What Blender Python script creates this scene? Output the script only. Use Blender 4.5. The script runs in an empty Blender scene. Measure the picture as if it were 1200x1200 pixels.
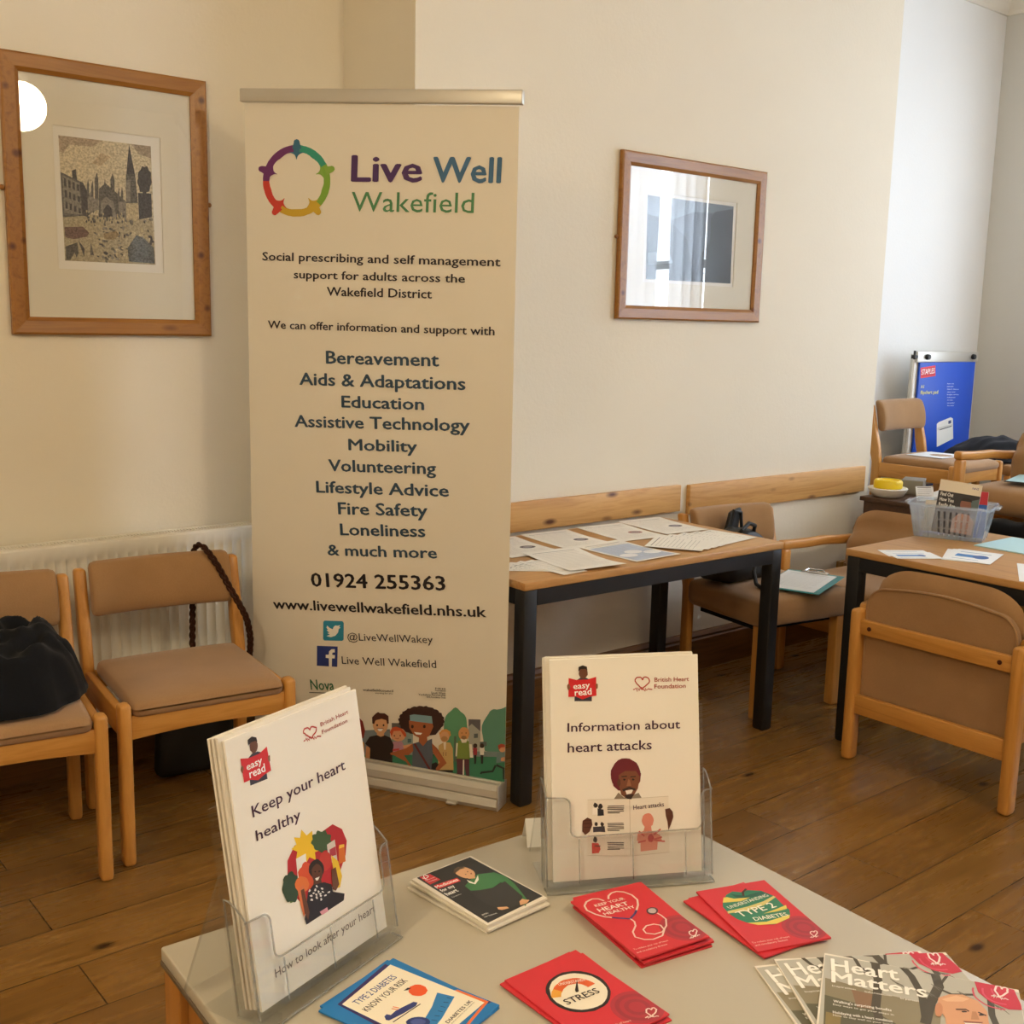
import bpy, bmesh, math, random
from mathutils import Vector, Matrix, noise

PI = math.pi
random.seed(4)
scene = bpy.context.scene
C = scene.collection

# ------------------------------------------------------------------ camera
YAW, PITCH, ROLL = math.radians(39.5), math.radians(9.58), math.radians(-1.276)
fw = Vector((math.sin(YAW) * math.cos(PITCH), math.cos(YAW) * math.cos(PITCH), -math.sin(PITCH)))
r0 = Vector((math.cos(YAW), -math.sin(YAW), 0))
d0 = fw.cross(r0)
rt = r0 * math.cos(ROLL) + d0 * math.sin(ROLL)
dn = d0 * math.cos(ROLL) - r0 * math.sin(ROLL)
cam_data = bpy.data.cameras.new('camera')
cam = bpy.data.objects.new('camera', cam_data)
C.objects.link(cam)
cam_data.sensor_width = 36
cam_data.lens = 36 * 1312 / 1200
cam_data.clip_start = 0.02
M = Matrix((rt, -dn, -fw)).transposed().to_4x4()
M.translation = (0, 0, 1.47)
cam.matrix_world = M
scene.camera = cam

# ------------------------------------------------------------------ world, light, exposure
world = bpy.data.worlds.new('sky')
scene.world = world
world.use_nodes = True
world.node_tree.nodes['Background'].inputs[0].default_value = (0.62, 0.72, 0.90, 1)
world.node_tree.nodes['Background'].inputs[1].default_value = 1.0
scene.view_settings.view_transform = 'Standard'
scene.view_settings.look = 'None'
scene.view_settings.gamma = 1.0
scene.view_settings.use_curve_mapping = False
scene.view_settings.exposure = 1.05
scene.cycles.max_bounces = 8
scene.cycles.diffuse_bounces = 4
scene.cycles.glossy_bounces = 4
scene.cycles.transparent_max_bounces = 24
scene.cycles.caustics_reflective = False
scene.cycles.caustics_refractive = False
scene.cycles.use_denoising = True


def area_light(name, loc, target, sx, sy, watts, col):
    l = bpy.data.lights.new(name, 'AREA')
    l.shape = 'RECTANGLE'
    l.size, l.size_y, l.energy, l.color = sx, sy, watts, col
    o = bpy.data.objects.new(name, l)
    C.objects.link(o)
    o.location = loc
    d = Vector(target) - Vector(loc)
    o.rotation_euler = d.to_track_quat('-Z', 'Y').to_euler()
    return o


# daylight coming in through the two windows of the right wall
DAY = (0.84, 0.92, 1.0)
area_light('daylight_nearer_window', (6.72, -0.5, 1.95), (0, -0.5, 1.55), 1.8, 1.9, 105, DAY)
area_light('daylight_farther_window', (6.66, 2.2, 1.95), (4.0, 2.9, 1.4), 1.0, 1.9, 15, DAY)


# ------------------------------------------------------------------ materials
def lin(c):
    if isinstance(c, str):
        c = [int(c[i:i + 2], 16) / 255 for i in (0, 2, 4)]
    return tuple(x / 12.92 if x <= 0.04045 else ((x + 0.055) / 1.055) ** 2.4 for x in c) + (1.0,)


def new_mat(name):
    m = bpy.data.materials.new(name)
    m.use_nodes = True
    nt = m.node_tree
    return m, nt, nt.nodes['Principled BSDF']


def node(nt, kind, **kw):
    n = nt.nodes.new(kind)
    for k, v in kw.items():
        setattr(n, k, v)
    return n


def ramp(nt, fac, stops):
    n = nt.nodes.new('ShaderNodeValToRGB')
    e = n.color_ramp.elements
    while len(e) < len(stops):
        e.new(0.5)
    for el, (p, c) in zip(e, stops):
        el.position, el.color = p, lin(c)
    nt.links.new(fac, n.inputs[0])
    return n.outputs[0]


def coords(nt, scale=(1, 1, 1), rot=(0, 0, 0), kind='Object', loc=(0, 0, 0)):
    tc = nt.nodes.new('ShaderNodeTexCoord')
    mp = nt.nodes.new('ShaderNodeMapping')
    mp.inputs['Scale'].default_value = scale
    mp.inputs['Rotation'].default_value = rot
    mp.inputs['Location'].default_value = loc
    nt.links.new(tc.outputs[kind], mp.inputs[0])
    return mp.outputs[0]


def noise_tex(nt, vec, scale, detail=4, rough=0.55, dist=0.0):
    n = nt.nodes.new('ShaderNodeTexNoise')
    n.inputs['Scale'].default_value = scale
    n.inputs['Detail'].default_value = detail
    n.inputs['Roughness'].default_value = rough
    n.inputs['Distortion'].default_value = dist
    nt.links.new(vec, n.inputs['Vector'])
    return n.outputs[0]


def mix(nt, fac, a, b, kind='MIX'):
    n = nt.nodes.new('ShaderNodeMix')
    n.data_type = 'RGBA'
    n.blend_type = kind
    for s, v in ((0, fac), (6, a), (7, b)):
        if hasattr(v, 'links'):
            nt.links.new(v, n.inputs[s])
        else:
            n.inputs[s].default_value = v
    return n.outputs[2]


def bump(nt, bs, h, strength, dist=0.01):
    b = nt.nodes.new('ShaderNodeBump')
    b.inputs['Strength'].default_value = strength
    b.inputs['Distance'].default_value = dist
    nt.links.new(h, b.inputs['Height'])
    nt.links.new(b.outputs[0], bs.inputs['Normal'])


def plain(name, col, rough=0.5, metal=0.0, spec=0.5, vary=0.05):
    m, nt, bs = new_mat(name)
    n = noise_tex(nt, coords(nt), 9, 3)
    c = lin(col)
    d = tuple(x * (1 - vary) for x in c[:3]) + (1,)
    nt.links.new(mix(nt, n, c, d), bs.inputs['Base Color'])
    bs.inputs['Roughness'].default_value = rough
    bs.inputs['Metallic'].default_value = metal
    bs.inputs['Specular IOR Level'].default_value = spec
    return m


def wood(name, dark, light, axis='X', scale=1.0, rough=0.42, knots=False, spec=0.5):
    m, nt, bs = new_mat(name)
    k = 22 * scale
    sc = {'X': (k * .07, k, k), 'Y': (k, k * .07, k), 'Z': (k, k, k * .07)}[axis]
    v = coords(nt, sc)
    n1 = noise_tex(nt, v, 1.6, 6, 0.62, 0.8)
    col = ramp(nt, n1, [(0.28, dark), (0.52, light), (0.75, dark)])
    if knots:
        sk = {'X': (2.2, 6, 6), 'Y': (6, 2.2, 6), 'Z': (6, 6, 2.2)}[axis]
        vo = nt.nodes.new('ShaderNodeTexVoronoi')
        vo.inputs['Scale'].default_value = 2.3
        nt.links.new(coords(nt, sk, loc=(3.1, 1.7, 0.4)), vo.inputs['Vector'])
        kf = ramp(nt, vo.outputs['Distance'], [(0.07, 'FFFFFF'), (0.21, '000000')])
        col = mix(nt, kf, col, lin('5A2E12'))
    nt.links.new(col, bs.inputs['Base Color'])
    bs.inputs['Roughness'].default_value = rough
    bs.inputs['Specular IOR Level'].default_value = spec
    bump(nt, bs, n1, 0.08, 0.003)
    return m


def cloth(name, a, b, scale=260, rough=0.95, sheen=0.25, bumpy=0.35):
    m, nt, bs = new_mat(name)
    v = coords(nt)
    n1 = noise_tex(nt, v, scale, 3, 0.7)
    n2 = noise_tex(nt, v, 6, 3)
    c = mix(nt, n1, lin(a), lin(b))
    d = mix(nt, n2, c, tuple(x * 0.8 for x in lin(b)[:3]) + (1,))
    nt.links.new(d, bs.inputs['Base Color'])
    bs.inputs['Roughness'].default_value = rough
    bs.inputs['Specular IOR Level'].default_value = 0.2
    bs.inputs['Sheen Weight'].default_value = sheen
    bump(nt, bs, n1, bumpy, 0.002)
    return m


def clear_sheet(name, tint=(0.96, 0.97, 0.97, 1), rough=0.06, ior=1.5, gain=1.0, haze=0.0, haze_col=(0.8, 0.8, 0.8, 1)):
    """thin transparent plastic or glass: passes what is behind it, mirrors at grazing angles"""
    m = bpy.data.materials.new(name)
    m.use_nodes = True
    nt = m.node_tree
    for n in list(nt.nodes):
        nt.nodes.remove(n)
    out = node(nt, 'ShaderNodeOutputMaterial')
    tr = node(nt, 'ShaderNodeBsdfTransparent')
    tr.inputs[0].default_value = tint
    gl = node(nt, 'ShaderNodeBsdfGlossy')
    gl.inputs['Roughness'].default_value = rough
    lw = node(nt, 'ShaderNodeLayerWeight')
    lw.inputs[0].default_value = 0.5
    pw = node(nt, 'ShaderNodeMath', operation='POWER')
    nt.links.new(lw.outputs['Facing'], pw.inputs[0])
    pw.inputs[1].default_value = 5.0
    f0 = ((ior - 1) / (ior + 1)) ** 2
    mu = node(nt, 'ShaderNodeMath', operation='MULTIPLY_ADD')
    mu.use_clamp = True
    nt.links.new(pw.outputs[0], mu.inputs[0])
    mu.inputs[1].default_value = (1 - f0) * gain
    mu.inputs[2].default_value = f0 * gain
    mx = node(nt, 'ShaderNodeMixShader')
    nt.links.new(mu.outputs[0], mx.inputs[0])
    base = tr.outputs[0]
    if haze > 0:
        df = node(nt, 'ShaderNodeBsdfTranslucent')
        df.inputs[0].default_value = haze_col
        d2 = node(nt, 'ShaderNodeBsdfDiffuse')
        d2.inputs[0].default_value = haze_col
        dm = node(nt, 'ShaderNodeMixShader')
        dm.inputs[0].default_value = 0.5
        nt.links.new(df.outputs[0], dm.inputs[1])
        nt.links.new(d2.outputs[0], dm.inputs[2])
        hm = node(nt, 'ShaderNodeMixShader')
        hm.inputs[0].default_value = haze
        nt.links.new(tr.outputs[0], hm.inputs[1])
        nt.links.new(dm.outputs[0], hm.inputs[2])
        base = hm.outputs[0]
    nt.links.new(base, mx.inputs[1])
    nt.links.new(gl.outputs[0], mx.inputs[2])
    nt.links.new(mx.outputs[0], out.inputs[0])
    return m


def wall_paint(name, a, b):
    m, nt, bs = new_mat(name)
    v = coords(nt)
    n1 = noise_tex(nt, v, 2.2, 4)
    n2 = noise_tex(nt, v, 70, 5, 0.65)
    nt.links.new(mix(nt, n1, lin(a), lin(b)), bs.inputs['Base Color'])
    bs.inputs['Roughness'].default_value = 0.75
    bs.inputs['Specular IOR Level'].default_value = 0.3
    bump(nt, bs, n2, 0.16, 0.006)
    return m


def floor_boards(name):
    m, nt, bs = new_mat(name)
    BW = 0.187
    br = node(nt, 'ShaderNodeTexBrick')
    br.offset, br.offset_frequency = 0.37, 2
    br.inputs['Scale'].default_value = 1.0
    br.inputs['Brick Width'].default_value = 1.9
    br.inputs['Row Height'].default_value = BW
    br.inputs['Mortar Size'].default_value = 0.0016
    br.inputs['Mortar Smooth'].default_value = 0.1
    br.inputs['Color1'].default_value = (0, 0, 0, 1)
    br.inputs['Color2'].default_value = (1, 1, 1, 1)
    br.inputs['Mortar'].default_value = (0.5, 0.5, 0.5, 1)
    br.inputs['Bias'].default_value = 0
    nt.links.new(coords(nt, loc=(0.45, 0.002, 0)), br.inputs['Vector'])
    # each board shifts the grain by its own tone value
    vg = coords(nt, (1.6, 20, 1))
    add = node(nt, 'ShaderNodeVectorMath', operation='MULTIPLY_ADD')
    nt.links.new(br.outputs['Color'], add.inputs[0])
    add.inputs[1].default_value = (7, 13, 5)
    nt.links.new(vg, add.inputs[2])
    g = noise_tex(nt, add.outputs[0], 1.5, 7, 0.62, 1.1)
    big = noise_tex(nt, coords(nt, (0.9, 2.4, 1)), 1.3, 3)
    col = ramp(nt, g, [(0.22, '563818'), (0.42, '966C34'), (0.60, 'AB7F42'), (0.80, 'B98E4F')])
    tone = ramp(nt, br.outputs['Color'], [(0.0, 'B29E84'), (1.0, 'FFFFFF')])
    col = mix(nt, 0.55, col, tone, 'MULTIPLY')
    col = mix(nt, big, col, lin('6E4E22'))
    vo = node(nt, 'ShaderNodeTexVoronoi', voronoi_dimensions='2D')
    vo.inputs['Scale'].default_value = 1.0
    nt.links.new(coords(nt, (1.0, 2.0, 1), loc=(0.3, 0.85, 0)), vo.inputs['Vector'])
    kf = ramp(nt, vo.outputs['Distance'], [(0.012, 'FFFFFF'), (0.036, '000000')])
    col = mix(nt, kf, col, lin('2E1A0B'))
    col = mix(nt, br.outputs['Fac'], col, lin('33200E'))
    nt.links.new(col, bs.inputs['Base Color'])
    rg = ramp(nt, g, [(0.2, 'A0A0A0'), (0.8, '808080')])
    nt.links.new(rg, bs.inputs['Roughness'])
    bs.inputs['Specular IOR Level'].default_value = 0.45
    inv = node(nt, 'ShaderNodeMath', operation='SUBTRACT')
    inv.inputs[0].default_value = 1.0
    nt.links.new(br.outputs['Fac'], inv.inputs[1])
    bump(nt, bs, inv.outputs[0], 0.5, 0.004)
    return m


MT = {
    'wall': wall_paint('cream_wall_paint', 'EBE3D2', 'E5DCC9'),
    'wall_daylit': wall_paint('daylit_wall_paint', 'F0F0EF', 'EBEBEA'),  # alcove wall: cool daylight brightness put into the wall colour
    'wall_shaded': wall_paint('shaded_wall_paint', 'DAD8D2', 'D3D1CA'),  # right wall: the grey of its shade put into the wall colour
    'ceiling': wall_paint('white_ceiling_paint', 'EEEAE0', 'E8E3D8'),
    'floor': floor_boards('oak_floorboards'),
    'skirting': wood('dark_skirting_wood', '5A3A1A', '7A5228', 'X', 1.0, 0.4),
    'pine': wood('knotty_pine', 'B98546', 'D2A261', 'X', 0.8, 0.45, knots=True),
    'frame_h': wood('frame_pine_across', '84541E', 'A06B2A', 'X', 1.0, 0.35, knots=True),
    'frame_v': wood('frame_pine_upright', '84541E', 'A06B2A', 'Z', 1.0, 0.35, knots=True),
    'beech': wood('lacquered_beech_upright', 'B57A35', 'CB9148', 'Z', 1.0, 0.35),
    'beech_x': wood('lacquered_beech_across', 'B57A35', 'CB9148', 'X', 1.0, 0.35),
    'beech_y': wood('lacquered_beech_depth', 'B57A35', 'CB9148', 'Y', 1.0, 0.35),
    'table_wood': wood('oak_laminate', 'AD7E4A', 'C29359', 'X', 0.9, 0.42),
    'table_wood_y': wood('oak_laminate_long', 'AD7E4A', 'C29359', 'Y', 0.9, 0.42),
    'upholstery': cloth('tan_wool_upholstery', 'BC9468', 'A07A54'),
    'black_metal': plain('black_painted_steel', '16171A', 0.45),
    'black_cloth': cloth('black_cotton_cloth', '17191F', '0E1015', 120, 0.95, 0.08, 0.3),
    'black_nylon': plain('black_nylon', '131417', 0.55),
    'radiator': plain('radiator_enamel', 'E9E4D8', 0.4),
    'gap_shade': plain('gap_shade', '57524A', 0.8),  # shade inside the radiator, put into a dark colour
    'grey_laminate': plain('warm_grey_laminate', 'B9B1A0', 0.38),
    'edge_band': plain('dark_edge_band', '5A4B38', 0.5),
    'leg_wood': wood('table_leg_wood', '8E5A22', 'A66E2E', 'Z', 1.0, 0.4),
    'alu': plain('brushed_aluminium', 'C9C5BC', 0.38, 0.55),
    'dark_plastic': plain('dark_plastic', '1B1C1E', 0.5),
    'banner_white': plain('banner_film', 'E9E3D6', 0.5, vary=0.02),
    'paper': plain('white_paper', 'F1EDE4', 0.7, vary=0.02),
    'paper_cool': plain('cool_white_paper', 'EEF1F4', 0.7, vary=0.02),
    'mat_board': plain('cream_mat_board', 'EBE4D2', 0.8, vary=0.02),
    'mat_bevel': plain('mat_bevel', 'B5A583', 0.7),
    'glass': clear_sheet('picture_glass', (0.98, 0.98, 0.98, 1), 0.0, 1.5, 1.0),
    'acrylic': clear_sheet('clear_acrylic', (0.965, 0.97, 0.97, 1), 0.04, 1.5, 1.0, 0.012),
    'acrylic_edge': clear_sheet('acrylic_edge', (0.78, 0.79, 0.79, 1), 0.08, 1.5, 1.5, 0.25),
    'window_glass': clear_sheet('window_glass', (0.98, 0.99, 1, 1), 0.0, 1.45, 1.0),
    'tub_plastic': clear_sheet('frosted_plastic', (0.90, 0.94, 0.98, 1), 0.15, 1.45, 1.0, 0.2, (0.88, 0.92, 0.97, 1)),
    'strap': cloth('brown_plaited_leather', '4A2A1A', '33190E', 90, 0.55, 0.0, 0.5),
    'yellow_lid': plain('yellow_plastic', 'F2D21A', 0.35),
    'white_plastic': plain('white_plastic', 'EDEBE4', 0.4),
    'teal_board': plain('teal_plastic', '1E8A94', 0.4),
    'pale_blue': plain('pale_blue_card', 'B9E0EA', 0.6),
    'dark_wood': wood('dark_stained_wood', '3A2517', '523622', 'X', 1.0, 0.45),
    'white_gloss': plain('white_gloss_paint', 'EFECE4', 0.35),
    'screw': plain('dark_screw', '4A1F14', 0.4, 0.3),
    'chrome': plain('bright_steel', 'C8C8C8', 0.25, 0.9),
}


def two_tone_curtain():
    m = bpy.data.materials.new('sheer_curtain')
    m.use_nodes = True
    nt = m.node_tree
    for n in list(nt.nodes):
        nt.nodes.remove(n)
    out = node(nt, 'ShaderNodeOutputMaterial')
    a = node(nt, 'ShaderNodeBsdfTranslucent')
    a.inputs[0].default_value = (0.82, 0.86, 0.92, 1)
    b = node(nt, 'ShaderNodeBsdfDiffuse')
    b.inputs[0].default_value = (0.8, 0.8, 0.78, 1)
    t = node(nt, 'ShaderNodeBsdfTransparent')
    s1 = node(nt, 'ShaderNodeMixShader')
    s1.inputs[0].default_value = 0.3
    nt.links.new(a.outputs[0], s1.inputs[1])
    nt.links.new(b.outputs[0], s1.inputs[2])
    s2 = node(nt, 'ShaderNodeMixShader')
    s2.inputs[0].default_value = 0.0
    nt.links.new(s1.outputs[0], s2.inputs[1])
    nt.links.new(t.outputs[0], s2.inputs[2])
    nt.links.new(s2.outputs[0], out.inputs[0])
    return m


MT['curtain'] = two_tone_curtain()

INKS = {}


def ink(hexcol):
    if hexcol not in INKS:
        INKS[hexcol] = plain('ink_' + hexcol.lower(), hexcol, 0.5, vary=0.03)
    return INKS[hexcol]


ETCH = {}


def etch(hexcol):
    """ink broken up by fine uneven hatching, as in an etching"""
    if hexcol not in ETCH:
        m, nt, bs = new_mat('etched_' + hexcol.lower())
        n1 = noise_tex(nt, coords(nt, (1, 1, 2.2)), 150, 5, 0.75)
        c = lin(hexcol)
        lo = tuple(x * (.38 if sum(c[:3]) < .5 else .66) for x in c[:3]) + (1,)
        hi = tuple(min(1, x * 1.35 + .03) for x in c[:3]) + (1,)
        f = ramp(nt, n1, [(0.38, '000000'), (0.60, 'FFFFFF')])
        nt.links.new(mix(nt, f, lo, hi), bs.inputs['Base Color'])
        bs.inputs['Roughness'].default_value = .7
        ETCH[hexcol] = m
    return ETCH[hexcol]


# ------------------------------------------------------------------ mesh helpers
class MB:
    """collects shapes, then links them as ONE mesh object"""

    def __init__(self):
        self.v, self.f, self.mi = [], [], []

    def add(self, vs, fs, mi=0, mat=None):
        b = len(self.v)
        for p in vs:
            p = Vector(p)
            self.v.append(mat @ p if mat is not None else p)
        for f in fs:
            self.f.append([i + b for i in f])
            self.mi.append(mi)
        return self

    def rbox(self, c, h, r=0.004, n=(1, 1, 1), mat=None, mi=0, deform=None):
        """rounded box, centre c, half sizes h, corner radius r, n extra cuts along each axis"""
        r = min(r, min(h) * 0.999)
        ax = []
        for k in range(3):
            lo = [-h[k], -h[k] + r * 0.29, -h[k] + r]
            inner = [-h[k] + r + (2 * h[k] - 2 * r) * i / (n[k] + 1) for i in range(1, n[k] + 1)] if n[k] > 0 else []
            a = lo + inner + [-q for q in reversed(lo)]
            ax.append(a)
        idx, vs, fs = {}, [], []

        def vert(i, j, k):
            key = (i, j, k)
            if key in idx:
                return idx[key]
            p = Vector((ax[0][i], ax[1][j], ax[2][k]))
            q = Vector([max(-h[t] + r, min(h[t] - r, p[t])) for t in range(3)])
            d = p - q
            if d.length > 1e-9:
                p = q + d.normalized() * r
            if deform:
                p = Vector(deform(p.x, p.y, p.z))
            p = p + Vector(c)
            idx[key] = len(vs)
            vs.append(p)
            return idx[key]

        N = [len(a) - 1 for a in ax]
        for i in range(N[0]):
            for j in range(N[1]):
                fs.append([vert(i, j, 0), vert(i, j + 1, 0), vert(i + 1, j + 1, 0), vert(i + 1, j, 0)])
                fs.append([vert(i, j, N[2]), vert(i + 1, j, N[2]), vert(i + 1, j + 1, N[2]), vert(i, j + 1, N[2])])
        for i in range(N[0]):
            for k in range(N[2]):
                fs.append([vert(i, 0, k), vert(i + 1, 0, k), vert(i + 1, 0, k + 1), vert(i, 0, k + 1)])
                fs.append([vert(i, N[1], k), vert(i, N[1], k + 1), vert(i + 1, N[1], k + 1), vert(i + 1, N[1], k)])
        for j in range(N[1]):
            for k in range(N[2]):
                fs.append([vert(0, j, k), vert(0, j, k + 1), vert(0, j + 1, k + 1), vert(0, j + 1, k)])
                fs.append([vert(N[0], j, k), vert(N[0], j + 1, k), vert(N[0], j + 1, k + 1), vert(N[0], j, k + 1)])
        return self.add(vs, fs, mi, mat)

    def box(self, lo, hi, mi=0, mat=None):
        x0, y0, z0 = lo
        x1, y1, z1 = hi
        vs = [(x0, y0, z0), (x1, y0, z0), (x1, y1, z0), (x0, y1, z0), (x0, y0, z1), (x1, y0, z1), (x1, y1, z1), (x0, y1, z1)]
        fs = [(0, 3, 2, 1), (4, 5, 6, 7), (0, 1, 5, 4), (1, 2, 6, 5), (2, 3, 7, 6), (3, 0, 4, 7)]
        return self.add(vs, fs, mi, mat)

    def bar(self, p0, p1, w, d, r=0.006, up=(0, 0, 1), n=0, mi=0):
        """rounded bar from p0 to p1, w across, d in the up direction"""
        p0, p1 = Vector(p0), Vector(p1)
        z = (p1 - p0)
        L = z.length
        z.normalize()
        u = Vector(up)
        x = u.cross(z)
        if x.length < 1e-4:
            x = Vector((1, 0, 0))
        x.normalize()
        y = z.cross(x)
        m = Matrix((x, y, z)).transposed().to_4x4()
        m.translation = (p0 + p1) / 2
        return self.rbox((0, 0, 0), (w / 2, d / 2, L / 2), r, (0, 0, n), m, mi)

    def tube(self, pts, r, seg=8, mi=0, closed=False):
        pts = [Vector(p) for p in pts]
        rs = r if isinstance(r, (list, tuple)) else [r] * len(pts)
        vs, fs = [], []
        prev = None
        for i, p in enumerate(pts):
            a = pts[i - 1] if (i > 0 or closed) else p
            b = pts[(i + 1) % len(pts)] if (i < len(pts) - 1 or closed) else p
            t = (b - a).normalized()
            if prev is None:
                n = t.cross(Vector((0, 0, 1)))
                if n.length < 1e-3:
                    n = t.cross(Vector((1, 0, 0)))
            else:
                n = prev - t * prev.dot(t)
            n.normalize()
            prev = n
            b2 = t.cross(n)
            for k in range(seg):
                an = 2 * PI * k / seg
                vs.append(p + (n * math.cos(an) + b2 * math.sin(an)) * rs[i])
        m = len(pts)
        for i in range(m if closed else m - 1):
            for k in range(seg):
                a, b = i * seg + k, i * seg + (k + 1) % seg
                c, d = ((i + 1) % m) * seg + (k + 1) % seg, ((i + 1) % m) * seg + k
                fs.append((a, b, c, d))
        if not closed:
            fs.append(list(reversed(range(seg))))
            fs.append([(m - 1) * seg + k for k in range(seg)])
        return self.add(vs, fs, mi)

    def lathe(self, prof, c, seg=32, mi=0, axis=None):
        vs, fs = [], []
        for (r, z) in prof:
            for k in range(seg):
                a = 2 * PI * k / seg
                vs.append(Vector((r * math.cos(a), r * math.sin(a), z)))
        for i in range(len(prof) - 1):
            for k in range(seg):
                fs.append((i * seg + k, i * seg + (k + 1) % seg, (i + 1) * seg + (k + 1) % seg, (i + 1) * seg + k))
        m = Matrix.Translation(c)
        if axis is not None:
            m = m @ Vector(axis).to_track_quat('Z', 'Y').to_matrix().to_4x4()
        return self.add(vs, fs, mi, m)

    def prism(self, pts, depth, m, mi=0):
        """2D outline extruded by depth along local z, placed by matrix m"""
        n = len(pts)
        vs = [(x, y, 0) for x, y in pts] + [(x, y, depth) for x, y in pts]
        fs = [list(reversed(range(n))), [n + i for i in range(n)]]
        for i in range(n):
            j = (i + 1) % n
            fs.append((i, j, n + j, n + i))
        return self.add(vs, fs, mi, m)

    def sheet(self, fn, nu, nv, th=0.0, mi=0):
        """surface fn(u, v) for u, v in 0..1, given a thickness along its normals"""
        P = [[Vector(fn(i / nu, j / nv)) for j in range(nv + 1)] for i in range(nu + 1)]
        vs, fs = [], []
        W = nv + 1
        for i in range(nu + 1):
            for j in range(nv + 1):
                vs.append(P[i][j])
        for i in range(nu):
            for j in range(nv):
                fs.append((i * W + j, (i + 1) * W + j, (i + 1) * W + j + 1, i * W + j + 1))
        if th:
            off = len(vs)
            for i in range(nu + 1):
                for j in range(nv + 1):
                    a = P[min(i + 1, nu)][j] - P[max(i - 1, 0)][j]
                    b = P[i][min(j + 1, nv)] - P[i][max(j - 1, 0)]
                    nn = a.cross(b)
                    if nn.length > 1e-12:
                        nn.normalize()
                    vs.append(P[i][j] - nn * th)
            for i in range(nu):
                for j in range(nv):
                    fs.append((off + i * W + j, off + i * W + j + 1, off + (i + 1) * W + j + 1, off + (i + 1) * W + j))
            ring = [(i, 0) for i in range(nu)] + [(nu, j) for j in range(nv)] + [(i, nv) for i in range(nu, 0, -1)] + [(0, j) for j in range(nv, 0, -1)]
            for q in range(len(ring)):
                a = ring[q]
                b = ring[(q + 1) % len(ring)]
                ia, ib = a[0] * W + a[1], b[0] * W + b[1]
                fs.append((ib, ia, off + ia, off + ib))
        return self.add(vs, fs, mi)

    def build(self, name, mats, parent=None, smooth=True, loc=None, angle=0.7):
        me = bpy.data.meshes.new(name)
        me.from_pydata([tuple(p) for p in self.v], [], self.f)
        if not isinstance(mats, (list, tuple)):
            mats = [mats]
        for m in mats:
            me.materials.append(m)
        if len(mats) > 1:
            me.polygons.foreach_set('material_index', self.mi)
        if smooth:
            me.polygons.foreach_set('use_smooth', [True] * len(me.polygons))
            me.set_sharp_from_angle(angle=angle)
        me.update()
        o = bpy.data.objects.new(name, me)
        C.objects.link(o)
        if parent is not None:
            o.parent = parent
        if loc is not None:
            o.location = loc
        return o


def tag(o, label, cat, group=None, kind=None):
    o['label'] = label
    o['category'] = cat
    if group:
        o['group'] = group
    if kind:
        o['kind'] = kind
    return o


def thing(name, label, cat, loc=(0, 0, 0), rz=0.0, group=None, basis=None):
    o = bpy.data.objects.new(name, None)
    o.empty_display_size = 0.05
    C.objects.link(o)
    if basis is not None:
        o.matrix_world = basis
    else:
        o.location = loc
        o.rotation_euler = (0, 0, rz)
    return tag(o, label, cat, group)


def struct(o):
    o['kind'] = 'structure'
    return o


def copy_thing(src, loc, rz, label, group=None):
    r = src.copy()
    C.objects.link(r)
    r.location = loc
    r.rotation_euler = (0, 0, rz)
    r['label'] = label
    if group:
        r['group'] = group
    for ch in list(src.children):
        c = ch.copy()
        C.objects.link(c)
        c.parent = r
        for g in list(ch.children):
            d = g.copy()
            C.objects.link(d)
            d.parent = c
    return r


# ------------------------------------------------------------------ printing: flat ink shapes and lettering laid on a sheet
TEXT_CACHE = {}


def text_shape(body):
    key = body
    if key in TEXT_CACHE:
        return TEXT_CACHE[key]
    cu = bpy.data.curves.new('lettering', 'FONT')
    cu.body = body
    cu.size = 1.0
    cu.resolution_u = 2
    ob = bpy.data.objects.new('lettering', cu)
    C.objects.link(ob)
    dg = bpy.context.evaluated_depsgraph_get()
    ev = ob.evaluated_get(dg)
    me = ev.to_mesh()
    vs = [(v.co.x, v.co.y) for v in me.vertices]
    fs = [list(p.vertices) for p in me.polygons]
    ev.to_mesh_clear()
    bpy.data.objects.remove(ob)
    bpy.data.curves.remove(cu)
    xs = [p[0] for p in vs] or [0, 1]
    TEXT_CACHE[key] = (vs, fs, min(xs), max(xs))
    return TEXT_CACHE[key]


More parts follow.
